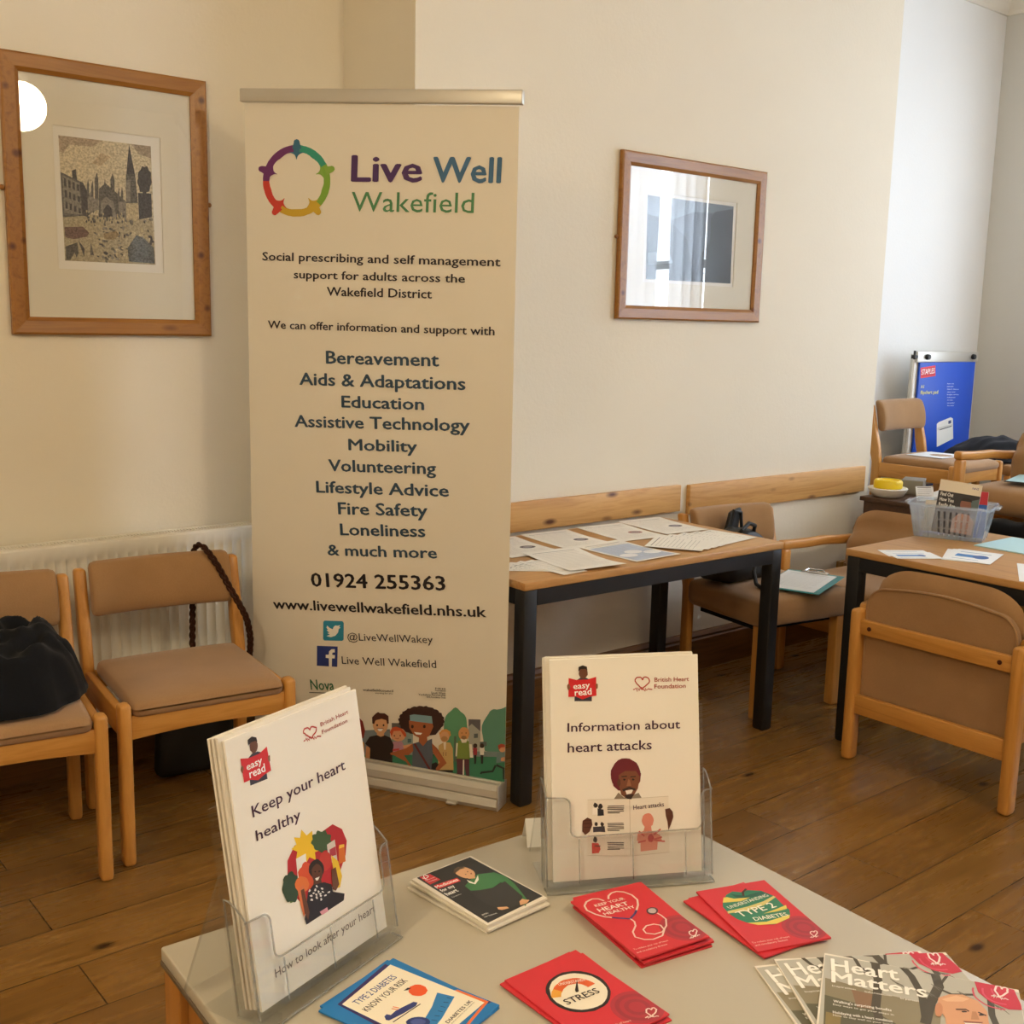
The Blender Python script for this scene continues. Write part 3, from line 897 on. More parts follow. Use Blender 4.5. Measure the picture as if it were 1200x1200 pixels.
ART['COVER_ATTACKS'] = [
('p','6B432F',4,((.0525,.278),(.0525,.2751),(.0507,.2729),(.0494,.2711),(.0476,.2699),(.0454,.2699),(.0427,.271),(.0413,.2731),(.04,.2761),(.04,.2781),(.0408,.2811),(.0417,.2831),(.0435,.2853),(.0457,.2863),(.048,.2863),(.0493,.2852),(.0515,.2833),(.052,.2811))),
('p','241A18',5,((.0395,.2802),(.0399,.2863),(.0457,.2882),(.0515,.2862),(.052,.2811),(.0493,.2833),(.0426,.2832))),
('p','3B3A4A',3,((.0342,.2669),(.0427,.272),(.0507,.271),(.0579,.2669),(.0576,.2393),(.0334,.2404))),
('p','D3232B',5,((.0257,.272),(.0364,.2689),(.0521,.2689),(.0641,.272),(.0642,.2466),(.0544,.2455),(.0446,.2424),(.0352,.2465),(.0249,.2465))),
('p','8A5A40',6,((.0279,.2598),(.0271,.2578),(.0262,.2557),(.0248,.2558),(.0239,.2577),(.0235,.2598),(.0235,.2618),(.0244,.2638),(.0266,.2638),(.0271,.2617))),
('p','8A5A40',6,((.0664,.2588),(.066,.2566),(.0646,.2557),(.0638,.2556),(.0633,.2568),(.0633,.2597),(.0628,.2619),(.0642,.2628),(.0651,.2628),(.0664,.2618))),
('t','FFFFFF',7,'easy',(.032,.2566),(.0552,.2578),.0083,.02),
('t','FFFFFF',7,'read',(.0338,.2476),(.0575,.2486),.0092,.02),
('l','B5382F',2,((.1295,.2516),(.1282,.2527),(.1282,.2547),(.1259,.2556),(.1241,.2579),(.1219,.2598),(.1205,.2618),(.1192,.2639),(.1192,.2659),(.1209,.268),(.1223,.2689),(.1245,.2689),(.1268,.2689),(.1281,.2679),(.129,.267),(.1295,.2648),(.1295,.2648),(.1295,.2648),(.1304,.2659),(.1312,.268),(.1326,.2689),(.1348,.2689),(.1371,.2679),(.1384,.2668),(.1393,.265),(.1398,.2628),(.1389,.2608),(.1366,.2588),(.1349,.2576),(.1326,.2557),(.1304,.2547),(.1295,.2526),(.1295,.2516)),.0016),
('l','B5382F',2,((.1161,.2526),(.1183,.2526),(.1201,.2547),(.1219,.2496),(.1228,.2546),(.1251,.2506),(.1259,.2537),(.1273,.2536)),.0014),
('l','B5382F',2,((.1309,.2525),(.1331,.2496),(.134,.2536),(.1353,.2506),(.1376,.2526),(.1434,.2515)),.0014),
('t','A8332E',3,'British Heart',(.1469,.2617),(.1966,.2608),.0062,.008),
('t','A8332E',3,'Foundation',(.1465,.2526),(.1917,.2517),.0062,.008),
('t','3B1638',3,'Information about',(.0228,.1997),(.1825,.1966),.0123,.01),
('t','3B1638',3,'heart attacks',(.0225,.1721),(.1411,.1702),.0134,.01),
('p','6B1E2C',2,((.1251,.1366),(.1238,.1304),(.122,.1253),(.118,.1212),(.1136,.1182),(.1082,.1161),(.1028,.116),(.0979,.1172),(.0921,.1192),(.088,.1233),(.0844,.1273),(.0826,.1335),(.0822,.1386),(.0826,.1447),(.0857,.1497),(.0883,.1539),(.0928,.1578),(.0982,.1599),(.104,.1599),(.1093,.159),(.1143,.1559),(.1192,.1528),(.1219,.1477),(.1237,.1426))),
('p','6B1E2C',2,((.083,.1416),(.0858,.1233),(.0925,.117),(.114,.1131),(.1238,.1274),(.1251,.1386))),
('p','8B8072',3,((.0854,.105),(.0925,.1141),(.1002,.1069),(.1136,.1099),(.1212,.112),(.1266,.1029))),
('p','7A4A33',4,((.0933,.1376),(.1023,.1426),(.1179,.1417),(.1233,.1335),(.1203,.1182),(.1136,.108),(.1047,.105),(.0966,.1109),(.0938,.1233))),
('p','5A3324',4,((.0956,.1274),(.0961,.1253),(.0952,.1242),(.0952,.1232),(.0938,.1223),(.093,.1222),(.0925,.1234),(.0916,.1243),(.0911,.1254),(.0911,.1274),(.0911,.1293),(.092,.1304),(.092,.1314),(.0929,.1325),(.0943,.1324),(.0951,.1315),(.0956,.1303),(.0956,.1284))),
('p','F3EFE8',6,((.1024,.1162),(.1136,.1172),(.1109,.112),(.1042,.111))),
('p','30201C',6,((.0979,.1181),(.1077,.1212),(.1171,.1181),(.1163,.1151),(.1077,.1183),(.0993,.1151))),
('p','30201C',5,((.1011,.11),(.1145,.111),(.1105,.1039),(.1047,.105))),
('p','1E1412',6,((.1032,.1314),(.1023,.1304),(.101,.1295),(.1001,.1304),(.0996,.1315),(.0996,.1325),(.101,.1324),(.1023,.1323))),
('l','1E1412',6,((.0974,.1354),(.105,.1355)),.0013),
('p','1E1412',6,((.1157,.1304),(.1149,.1293),(.1135,.1294),(.1126,.1293),(.1121,.1305),(.1121,.1315),(.1135,.1324),(.1149,.1313))),
('l','1E1412',6,((.1099,.1344),(.1175,.1345)),.0013),
('p','9A6848',5,((.1068,.1314),(.109,.1304),(.1108,.1223),(.1041,.1223))),
('p','EAE4D8',3,((.0492,.107),(.1074,.1048),(.1637,.1049),(.1636,.0285),(.1081,.0275),(.0477,.0326))),
('l','C8C0B0',4,((.1082,.1049),(.1081,.0285)),.0009),
('l','C8C0B0',4,((.0492,.107),(.1074,.1048),(.1637,.1049)),.0006),
('l','C8C0B0',4,((.0477,.0326),(.1081,.0275),(.1636,.0285)),.0006),
('l','4A4040',5,((.0774,.0967),(.1002,.0957)),.0012),
('l','4A4040',5,((.0765,.0947),(.1002,.0928)),.0013),
('l','4A4040',5,((.0765,.0927),(.0994,.0907)),.0013),
('l','4A4040',5,((.077,.0896),(.0998,.0886)),.0012),
('l','4A4040',5,((.077,.0877),(.094,.0867)),.0012),
('l','4A4040',5,((.0762,.0734),(.099,.0723)),.0012),
('l','4A4040',5,((.0766,.0713),(.0995,.0702)),.0012),
('l','4A4040',5,((.0766,.0693),(.0995,.0673)),.0012),
('l','4A4040',5,((.0758,.0663),(.0995,.0653)),.0012),
('l','4A4040',5,((.0762,.0641),(.0932,.0631)),.0013),
('l','4A4040',5,((.0754,.0479),(.0991,.046)),.0013),
('l','4A4040',5,((.0759,.0458),(.0987,.0437)),.0013),
('l','4A4040',5,((.0759,.0428),(.0987,.0418)),.0011),
('l','4A4040',5,((.0763,.0407),(.0991,.0387)),.0012),
('l','4A4040',5,((.0754,.0387),(.0933,.0377)),.0013),
('p','2A2426',5,((.0635,.0988),(.0627,.0968),(.0604,.0958),(.0591,.0959),(.0582,.0968),(.0568,.0988),(.0577,.1008),(.0586,.1029),(.0608,.1019),(.0622,.1009))),
('p','F7F4EE',5,((.0559,.0958),(.064,.0947),(.0649,.0865),(.0555,.0867))),
('p','2A2426',5,((.0702,.0969),(.0694,.0948),(.0676,.0937),(.0662,.0938),(.064,.0947),(.0635,.0969),(.0644,.0989),(.0658,.1008),(.068,.1008),(.0694,.0988))),
('p','2A2A34',5,((.0627,.0948),(.0712,.0926),(.0716,.0846),(.0627,.0846))),
('p','2A2426',5,((.0628,.0733),(.0619,.0713),(.061,.0712),(.0596,.0713),(.0583,.0723),(.0583,.0733),(.0583,.0753),(.0592,.0764),(.0614,.0764),(.0623,.0755))),
('p','3A3640',5,((.056,.0704),(.0641,.0703),(.065,.0631),(.0561,.0631))),
('p','2A2426',5,((.0717,.0734),(.0708,.0713),(.0699,.0703),(.0677,.0702),(.0672,.0714),(.0663,.0733),(.0672,.0753),(.0681,.0764),(.0695,.0753),(.0708,.0743))),
('p','3A3640',5,((.0641,.0703),(.0722,.0703),(.0731,.0621),(.065,.0631))),
('p','2A2426',5,((.0615,.0529),(.0615,.051),(.0597,.0488),(.0575,.0498),(.0562,.0509),(.0557,.053),(.0566,.055),(.0575,.0571),(.0597,.0571),(.061,.0551))),
('p','C8352F',5,((.0539,.0489),(.0633,.0478),(.066,.0398),(.0634,.0346),(.054,.0347))),
('l','5A3324',6,((.0656,.0439),(.058,.0447)),.0018),
('t','3B1638',6,'Heart attacks',(.1132,.0896),(.1571,.0917),.0062,.012),
('p','D98A78',5,((.1419,.0733),(.141,.0703),(.1402,.0673),(.137,.0652),(.1348,.0642),(.1317,.0641),(.129,.0653),(.1268,.0682),(.1254,.0712),(.1249,.0743),(.1258,.0774),(.1267,.0804),(.1294,.0826),(.1321,.0835),(.1352,.0836),(.1379,.0824),(.1401,.0795),(.1415,.0765))),
('p','D98A78',5,((.129,.0662),(.1379,.0663),(.1389,.0591),(.1505,.0531),(.1537,.0439),(.147,.0439),(.1461,.0335),(.1224,.0325),(.1224,.0447),(.1174,.0478),(.1187,.057),(.1272,.0602))),
('p','B03038',7,((.142,.0489),(.1412,.0479),(.1403,.0458),(.1394,.0447),(.138,.0438),(.1367,.0449),(.1344,.0449),(.1336,.0468),(.1331,.0479),(.1331,.0499),(.1331,.0518),(.134,.0529),(.1349,.054),(.1371,.055),(.138,.0551),(.1393,.054),(.1407,.0529),(.1416,.0511))),
('l','C24A48',6,((.1282,.053),(.1205,.0601)),.0022),
('l','C24A48',6,((.1416,.054),(.1514,.061)),.0021),
('l','C24A48',6,((.1425,.0478),(.1532,.05)),.0023),
('l','C24A48',6,((.1412,.0469),(.1573,.0438)),.0021),
('l','C24A48',6,((.13,.0468),(.1188,.0448)),.0022),
('p','5A3428',6,((.0417,.0795),(.0484,.0834),(.0542,.0804),(.0552,.0732),(.0512,.0642),(.0449,.0601),(.0409,.0652))),
('l','3A2018',7,((.0431,.0794),(.0542,.0794)),.0009),
('l','3A2018',7,((.0422,.0754),(.0547,.0754)),.001),
('l','3A2018',7,((.0426,.0703),(.0538,.0704)),.0009),
('p','5A3428',6,((.1584,.0877),(.1651,.0887),(.1692,.0835),(.1701,.0763),(.1666,.0671),(.1626,.0581),(.1616,.0702),(.1593,.0785)))]
ART['COVER_HEALTHY'] = [
('p','6B432F',4,((.0443,.2778),(.0434,.2758),(.0421,.2738),(.0399,.2727),(.038,.2728),(.0358,.2728),(.0348,.2748),(.0329,.2769),(.0329,.2788),(.0329,.2818),(.0332,.2839),(.0354,.2859),(.0367,.287),(.0386,.2879),(.0408,.287),(.0427,.2859),(.0437,.2839),(.0446,.2809))),
('p','241A18',5,((.031,.2829),(.0313,.289),(.0377,.2909),(.044,.288),(.0446,.2828),(.0418,.285),(.0354,.285))),
('p','3B3A4A',3,((.0272,.2688),(.0348,.2728),(.043,.2727),(.0513,.2687),(.0519,.2393),(.0266,.2403))),
('p','D3232B',5,((.0178,.2727),(.0291,.2696),(.045,.2697),(.057,.2738),(.0586,.2464),(.0478,.2453),(.0383,.2423),(.0279,.2463),(.0184,.2463))),
('p','8A5A40',6,((.0203,.2605),(.0193,.2586),(.0181,.2565),(.0171,.2576),(.0162,.2596),(.0162,.2616),(.0174,.2637),(.0184,.2646),(.0197,.2647),(.0206,.2627))),
('p','8A5A40',6,((.0592,.2595),(.0592,.2576),(.0579,.2565),(.057,.2565),(.056,.2586),(.056,.2605),(.0563,.2627),(.0582,.2635),(.0595,.2636),(.0595,.2617))),
('t','FFFFFF',7,'easy',(.0244,.2575),(.0475,.2585),.0081,.02),
('t','FFFFFF',7,'read',(.0269,.2483),(.0503,.2485),.0093,.02),
('l','B5382F',2,((.1265,.2615),(.1256,.2626),(.1246,.2636),(.1227,.2647),(.1205,.2666),(.1177,.2687),(.1164,.2706),(.1145,.2717),(.1148,.2738),(.1158,.2748),(.117,.2759),(.1189,.2757),(.1212,.2758),(.1231,.2747),(.124,.2737),(.125,.2726),(.125,.2717),(.1253,.2728),(.1253,.2728),(.1262,.2737),(.1275,.2748),(.1294,.2747),(.1316,.2738),(.1335,.2727),(.1357,.2718),(.1354,.2696),(.1344,.2677),(.1332,.2666),(.131,.2656),(.1291,.2647),(.1278,.2636),(.1269,.2627),(.1265,.2615)),.0018),
('l','B5382F',2,((.1129,.2626),(.1152,.2626),(.1174,.2646),(.1193,.2606),(.1196,.2637),(.1224,.2606),(.1224,.2636),(.1246,.2626)),.0014),
('l','B5382F',2,((.1278,.2626),(.1297,.2596),(.131,.2626),(.1329,.2596),(.1351,.2616),(.1414,.2596)),.0015),
('t','A8332E',3,'British Heart',(.143,.2707),(.1914,.2727),.005,.008),
('t','A8332E',3,'Foundation',(.1436,.2617),(.1879,.2627),.0049,.008),
('t','3B1638',3,'Keep your heart',(.0238,.2059),(.1743,.2099),.0132,.01),
('t','3B1638',3,'healthy',(.0245,.1795),(.0928,.1795),.012,.01),
('t','4A3A40',3,'How to look after your heart',(.0246,.0264),(.1929,.0273),.0101,0),
('p','B8202A',2,((.0615,.1258),(.0644,.1419),(.0776,.1541),(.0966,.1521),(.1128,.1389),(.1229,.1531),(.1409,.1551),(.1551,.144),(.1605,.1278),(.1555,.1126),(.1419,.0963),(.0939,.0619),(.0676,.1004))),
('p','F2C522',3,((.1109,.142),(.1175,.1338),(.1071,.1348),(.1068,.1257),(.0976,.1328),(.0909,.1277),(.0875,.1369),(.077,.138),(.0805,.146),(.0723,.152),(.0808,.1541),(.0783,.1633),(.0874,.1592),(.0912,.1674),(.0979,.1581),(.1074,.1601),(.107,.1511),(.1175,.1471))),
('p','3E5A34',4,((.1355,.1368),(.1365,.1338),(.1333,.1328),(.1311,.1327),(.1302,.1308),(.1289,.1287),(.1257,.1297),(.1229,.1309),(.1207,.1308),(.1175,.1298),(.1143,.1328),(.1124,.1348),(.1102,.1358),(.1074,.1379),(.1064,.1399),(.1064,.1419),(.1045,.145),(.1026,.147),(.1039,.1491),(.1061,.1501),(.1061,.1521),(.1061,.1551),(.1093,.1551),(.1124,.1541),(.1137,.1562),(.1159,.1572),(.1187,.1551),(.1219,.1531),(.1251,.1531),(.1282,.1531),(.1292,.1501),(.1301,.1471),(.133,.146),(.1361,.144),(.1349,.1409),(.1336,.1389))),
('p','2E4A36',4,((.0774,.1065),(.0771,.1024),(.0758,.1003),(.0736,.0993),(.0717,.0984),(.0704,.0953),(.0682,.0933),(.066,.0933),(.0641,.0953),(.0619,.0963),(.059,.0974),(.0568,.0974),(.0549,.0994),(.054,.1024),(.053,.1054),(.0521,.1085),(.0511,.1105),(.0505,.1146),(.0514,.1166),(.0527,.1186),(.054,.1217),(.054,.1247),(.0562,.1267),(.0584,.1277),(.0606,.1268),(.0628,.1278),(.0647,.1287),(.0679,.1287),(.0701,.1268),(.071,.1238),(.0729,.1217),(.0748,.1206),(.0767,.1186),(.0777,.1146),(.0764,.1115),(.0764,.1095))),
('p','6F8A4A',3,((.059,.1023),(.0663,.1003),(.065,.0943),(.0597,.0952))),
('p','F0EEE8',4,((.077,.139),(.0928,.139),(.09,.1085),(.0755,.1115))),
('p','D8D0C8',5,((.1273,.1359),(.1409,.1368),(.1406,.1115),(.1261,.1136))),
('p','B23A4A',6,((.1302,.1288),(.1406,.1288),(.14,.1186),(.1295,.1206))),
('p','D8722A',5,((.1457,.1267),(.1551,.1257),(.1539,.1054),(.1425,.1065))),
('p','F2C040',6,((.1469,.1278),(.1551,.1257),(.1548,.1226),(.1457,.1238))),
('p','D9532E',4,((.1068,.1075),(.1065,.1034),(.1033,.1014),(.0992,.1005),(.0967,.0983),(.0926,.0963),(.0884,.0994),(.0856,.1025),(.0815,.1045),(.0783,.1074),(.0774,.1114),(.0777,.1155),(.077,.1197),(.077,.1236),(.0796,.1258),(.0837,.1268),(.0859,.1298),(.09,.1307),(.0941,.1277),(.0973,.1248),(.1014,.1237),(.1052,.1196),(.1061,.1156),(.1058,.1115))),
('p','C43A2E',5,((.1314,.1146),(.1311,.1115),(.1289,.1095),(.1267,.1084),(.1248,.1085),(.1226,.1075),(.1194,.1075),(.1163,.1095),(.1153,.1125),(.1134,.1145),(.1115,.1166),(.1106,.1196),(.1118,.1227),(.1131,.1248),(.114,.1267),(.1153,.1288),(.1175,.1298),(.1207,.1298),(.1235,.1287),(.1257,.1277),(.1289,.1258),(.1298,.1237),(.1308,.1207),(.1314,.1176))),
('p','E8C22E',6,((.1317,.1217),(.1416,.1105),(.1447,.0912),(.1391,.0801),(.1318,.0812),(.1318,.1004))),
('p','E0783A',5,((.0919,.1035),(.0897,.1004),(.0875,.0984),(.0843,.0984),(.0812,.0984),(.0771,.1004),(.0739,.1024),(.072,.1055),(.0701,.1085),(.0701,.1125),(.0714,.1145),(.0736,.1166),(.0767,.1176),(.0808,.1175),(.084,.1155),(.0872,.1136),(.09,.1105),(.091,.1065))),
('p','D9774A',6,((.0729,.1044),(.0827,.1066),(.0853,.0791),(.0765,.072),(.0742,.0872))),
('p','221815',6,((.1175,.1105),(.1163,.1075),(.1131,.1045),(.1096,.1034),(.1055,.1034),(.1014,.1054),(.0982,.1084),(.0954,.1125),(.0935,.1165),(.0938,.1197),(.0951,.1237),(.0982,.1257),(.1014,.1267),(.1058,.1268),(.1099,.1258),(.1128,.1226),(.1159,.1187),(.1175,.1145))),
('p','5E3826',7,((.1141,.1074),(.1128,.1034),(.1106,.1014),(.1084,.1003),(.1052,.1003),(.1024,.1014),(.0992,.1034),(.0982,.1064),(.0973,.1104),(.0976,.1135),(.0979,.1176),(.1001,.1197),(.1033,.1207),(.1064,.1216),(.1096,.1197),(.1115,.1176),(.1134,.1145),(.1144,.1105))),
('p','F5F0EA',9,((.1014,.1064),(.1087,.1054),(.1055,.1024),(.1024,.1034))),
('p','150E0C',9,((.1039,.1135),(.1039,.1126),(.103,.1126),(.1017,.1135),(.1017,.1145),(.102,.1146),(.103,.1146),(.1039,.1135))),
('p','150E0C',9,((.1103,.1106),(.1099,.1104),(.109,.1105),(.108,.1105),(.108,.1115),(.108,.1125),(.1093,.1126),(.1103,.1116))),
('p','5E3826',7,((.0992,.1054),(.1106,.1023),(.1112,.0933),(.0967,.0983))),
('p','1E1C28',7,((.0881,.0962),(.097,.1004),(.1147,.0964),(.1258,.0892),(.1264,.0801),(.1448,.07),(.1422,.0629),(.079,.0618),(.0774,.069))),
('p','E8E4E0',8,((.1087,.0852),(.1077,.0852),(.1055,.0851),(.1046,.0862),(.1036,.0872),(.1046,.0872),(.1068,.0872),(.1077,.0862))),
('p','E8E4E0',8,((.1014,.0862),(.1005,.0862),(.0992,.0871),(.0983,.0882),(.0986,.0893),(.0995,.0892),(.1014,.0882),(.1014,.0862))),
('p','E8E4E0',8,((.1036,.0882),(.1027,.0883),(.1027,.0902),(.1027,.0912),(.1039,.0913),(.1049,.0903),(.1058,.0892),(.1046,.0882))),
('p','E8E4E0',8,((.1055,.0832),(.1046,.0842),(.1055,.0851),(.1065,.0851),(.1077,.0842),(.1087,.0832),(.1074,.0821),(.1065,.0821))),
('p','E8E4E0',8,((.0945,.0913),(.0945,.0923),(.0964,.0922),(.0976,.0913),(.0986,.0903),(.0986,.0903),(.0964,.0902),(.0954,.0903))),
('p','E8E4E0',8,((.1087,.0881),(.11,.0882),(.1109,.0872),(.1119,.0861),(.1128,.0851),(.1109,.0852),(.11,.0862),(.1087,.0871))),
('p','E8E4E0',8,((.0992,.0861),(.1005,.0862),(.1014,.0842),(.1014,.0832),(.1011,.0821),(.0992,.0832),(.0983,.0842),(.0983,.0862))),
('p','E8E4E0',8,((.0998,.0953),(.1008,.0943),(.1008,.0923),(.0995,.0922),(.0986,.0923),(.0976,.0933),(.0976,.0943),(.0989,.0954))),
('p','E8E4E0',8,((.116,.0812),(.1157,.08),(.1147,.0801),(.1128,.0802),(.1116,.0811),(.1116,.082),(.1128,.0821),(.1138,.0821))),
('p','E8E4E0',8,((.0941,.0892),(.0932,.0882),(.091,.0892),(.09,.0902),(.0891,.0913),(.09,.0912),(.0922,.0913),(.0932,.0902))),
('p','E8E4E0',8,((.1109,.0891),(.11,.0892),(.109,.0902),(.1081,.0913),(.1081,.0923),(.109,.0922),(.1112,.0913),(.1122,.0893))),
('p','E8E4E0',8,((.1062,.078),(.1052,.0781),(.1052,.0801),(.1052,.081),(.1065,.0812),(.1074,.0801),(.1084,.0791),(.1074,.0781))),
('p','E8E4E0',8,((.0894,.0954),(.0884,.0964),(.0894,.0973),(.0907,.0984),(.0916,.0974),(.0926,.0963),(.0913,.0953),(.0903,.0953))),
('p','E8E4E0',8,((.1169,.0821),(.1182,.0832),(.1191,.0831),(.1213,.0832),(.1223,.0822),(.121,.0811),(.1201,.0811),(.1182,.0822))),
('p','E8E4E0',8,((.09,.0863),(.091,.0872),(.0929,.0861),(.0938,.0851),(.0938,.0841),(.0929,.0832),(.0919,.0842),(.0897,.0851))),
('p','E8E4E0',8,((.1011,.0984),(.102,.0983),(.103,.0973),(.1039,.0953),(.103,.0953),(.102,.0954),(.1008,.0972),(.1011,.0984))),
('p','6A4230',8,((.0771,.1024),(.0824,.1025),(.0859,.073),(.0825,.0659),(.0787,.075))),
('p','6A4230',8,((.1286,.1054),(.1362,.1055),(.1381,.0841),(.1315,.079),(.1264,.0831))),
('p','E0A0B0',9,((.1014,.0669),(.1141,.0669),(.1147,.0618),(.1043,.0618)))]
ART['COVER_MEDICINES'] = [
('p','2E2F33',1,((.0073,.1518),(.1004,.1502),(.1026,.0067),(.0042,.0037))),
('p','D8303A',2,((.0112,.1506),(.0271,.1486),(.0288,.1275),(.0097,.1256))),
('l','FFFFFF',3,((.0137,.1424),(.0137,.1424),(.0148,.1434),(.0148,.1444),(.016,.1463),(.016,.1473),(.0171,.1492),(.0182,.1502),(.0193,.1511),(.0203,.151),(.0203,.151),(.0213,.151),(.0212,.15),(.0211,.149),(.0201,.1481),(.02,.1471),(.02,.1471),(.02,.1471),(.0201,.1481),(.0211,.148),(.0221,.1479),(.022,.1469),(.0219,.1459),(.0219,.1449),(.0208,.144),(.0198,.1431),(.0188,.1431),(.0177,.1422),(.0167,.1422),(.0157,.1423),(.0147,.1424),(.0147,.1424),(.0137,.1424)),.0013),
('l','FFFFFF',3,((.013,.1465),(.0129,.1455),(.014,.1464),(.0118,.1435),(.0139,.1454),(.0128,.1435),(.0148,.1444),(.0138,.1434)),.001),
('l','FFFFFF',3,((.0147,.1424),(.0136,.1404),(.0147,.1414),(.0135,.1394),(.0155,.1393),(.0154,.1373)),.001),
('t','FFFFFF',3,'British Heart',(.0114,.1366),(.0274,.1366),.0018,.01),
('t','FFFFFF',3,'Foundation',(.0111,.1316),(.026,.1307),.002,.01),
('p','D8303A',2,((.0114,.1205),(.0482,.1163),(.0466,.1064),(.0097,.1096))),
('t','FFFFFF',3,'Medicines',(.0098,.1116),(.0458,.1094),.007,.02),
('t','FFFFFF',3,'for my',(.0091,.0996),(.0311,.0993),.0078,.02),
('t','FFFFFF',3,'heart',(.0084,.0877),(.0274,.0875),.0088,.02),
('t','D8D8D8',3,'Real experiences',(.0099,.0795),(.0248,.0786),.003,0),
('p','3F7A4E',3,((.0417,.0926),(.0593,.1006),(.0756,.1056),(.096,.0953),(.1009,.078),(.0884,.0697),(.0671,.065),(.0504,.0711),(.0398,.0777))),
('p','3F7A4E',2,((.0961,.0973),(.1008,.076),(.0965,.0542),(.081,.0141),(.0672,.0019),(.0759,.0445))),
('p','35363A',2,((.0368,.0779),(.0671,.065),(.0913,.0676),(.0816,.0231),(.0667,.0099),(.038,.0147),(.0324,.0391))),
('p','F0ECE4',4,((.0544,.1039),(.0566,.0907),(.0745,.1036),(.0668,.0931),(.0554,.0868),(.0519,.095))),
('p','D9A77F',5,((.0716,.1058),(.0675,.1041),(.0634,.1033),(.0595,.1046),(.0557,.1078),(.054,.1129),(.0534,.119),(.0537,.125),(.056,.1298),(.0593,.1346),(.0635,.1374),(.0675,.1371),(.0714,.1359),(.0752,.1327),(.0769,.1275),(.0776,.1215),(.0772,.1155),(.0749,.1106))),
('p','D9A77F',4,((.0582,.1157),(.075,.1126),(.0662,.0991),(.0584,.1036))),
('p','5A4636',6,((.052,.1291),(.0615,.1375),(.0724,.1358),(.0751,.1297),(.0661,.1312),(.0539,.1269))),
('p','2A201C',6,((.0704,.1189),(.0693,.118),(.0693,.118),(.0684,.119),(.0695,.12),(.0695,.121),(.0705,.1209),(.0705,.1199))),
('p','2A201C',6,((.0632,.1154),(.0631,.1144),(.0621,.1144),(.0622,.1154),(.0622,.1164),(.0632,.1164),(.0642,.1163),(.0642,.1153))),
('p','8A3A34',6,((.068,.1121),(.0721,.1148),(.0698,.1099))),
('p','D9A77F',4,((.0375,.0238),(.0481,.0171),(.0478,.0121),(.038,.0147),(.0352,.0189))),
('p','D9A77F',4,((.0691,.0158),(.0763,.0184),(.0818,.01),(.0735,.0065),(.0636,.0081))),
('t','FFFFFF',3,'BRITISH',(.0103,.0204),(.0192,.0199),.003,.01),
('t','FFFFFF',3,'HEART FOUNDATION',(.009,.0155),(.0278,.0123),.0021,.01)]
ART['COVER_KEEP'] = [
('l','E9C9C0',3,((.0465,.1321),(.0514,.139),(.0589,.1433),(.0669,.1435),(.0749,.1378),(.0798,.1264),(.0789,.1131),(.0717,.1018),(.0621,.0921)),.0026),
('l','E9C9C0',3,((.0386,.1309),(.0353,.1384),(.0276,.1422),(.0169,.1395),(.009,.1321),(.0057,.1215),(.0099,.108),(.0166,.0979),(.0236,.092)),.0026),
('l','4A3A78',4,((.0236,.092),(.042,.0787)),.0029),
('l','4A3A78',4,((.0621,.0921),(.055,.0859),(.0429,.0789)),.0029),
('l','E9C9C0',3,((.0429,.0789),(.0432,.0708),(.0386,.062),(.027,.052),(.0227,.0412),(.0294,.0311),(.0392,.0266),(.0542,.028),(.0648,.0378),(.0671,.0484),(.0611,.0545),(.0507,.0558),(.0415,.0503),(.0398,.0419),(.048,.0351),(.0602,.0351),(.0729,.0442),(.082,.0568),(.0823,.067),(.0812,.0739)),.0022),
('p','5A3A42',4,((.0857,.0777),(.083,.0752),(.0802,.0738),(.0773,.0733),(.0743,.0728),(.072,.0745),(.0707,.0763),(.0702,.0792),(.0707,.0824),(.0724,.0847),(.074,.087),(.0769,.0884),(.0808,.0891),(.0828,.0894),(.0851,.0877),(.0874,.0861),(.0878,.0831),(.0873,.08))),
('p','B8A8A8',5,((.0835,.0784),(.0817,.0771),(.0799,.0758),(.0779,.0754),(.0758,.0761),(.0747,.0769),(.0735,.0778),(.0732,.0797),(.0729,.0817),(.0745,.084),(.0754,.0851),(.0772,.0865),(.0801,.0869),(.0823,.0863),(.0834,.0854),(.0846,.0846),(.0849,.0826),(.0842,.0805))),
('t','F4E4DC',3,'KEEP YOUR',(.0206,.1229),(.0655,.121),.0062,.012),
('t','F4E4DC',3,'HEART',(.0176,.1102),(.0626,.1074),.0089,.02),
('t','F4E4DC',3,'HEALTHY',(.0192,.1004),(.0652,.0977),.0065,.016),
('t','F2D2C8',3,'To reduce your risk of heart',(.0042,.0179),(.0533,.0147),.0034,0),
('t','F2D2C8',3,'and circulatory disease',(.0033,.0107),(.0472,.0087),.0034,0),
('l','F4E4DC',4,((.087,.007),(.0878,.0081),(.0877,.0091),(.0875,.0101),(.0864,.0109),(.086,.0129),(.0859,.0139),(.0865,.016),(.0874,.0172),(.089,.0195),(.09,.0196),(.092,.02),(.093,.0201),(.0931,.0191),(.0933,.0182),(.0935,.0172),(.0935,.0172),(.0935,.0172),(.0943,.0183),(.0951,.0195),(.0961,.0196),(.0979,.0209),(.0991,.0201),(.0992,.0191),(.0994,.0181),(.0987,.016),(.0969,.0147),(.0951,.0134),(.0934,.0111),(.0906,.0096),(.0896,.0095),(.0878,.0081),(.088,.0072)),.0015),
('l','F4E4DC',4,((.0799,.0069),(.0809,.007),(.0836,.0095),(.0822,.0052),(.0847,.0087),(.0842,.0055),(.0867,.009),(.0868,.008)),.0013),
('l','F4E4DC',4,((.0888,.0083),(.0881,.0062),(.0908,.0086),(.0911,.0067),(.0929,.008),(.096,.0075)),.0014)]
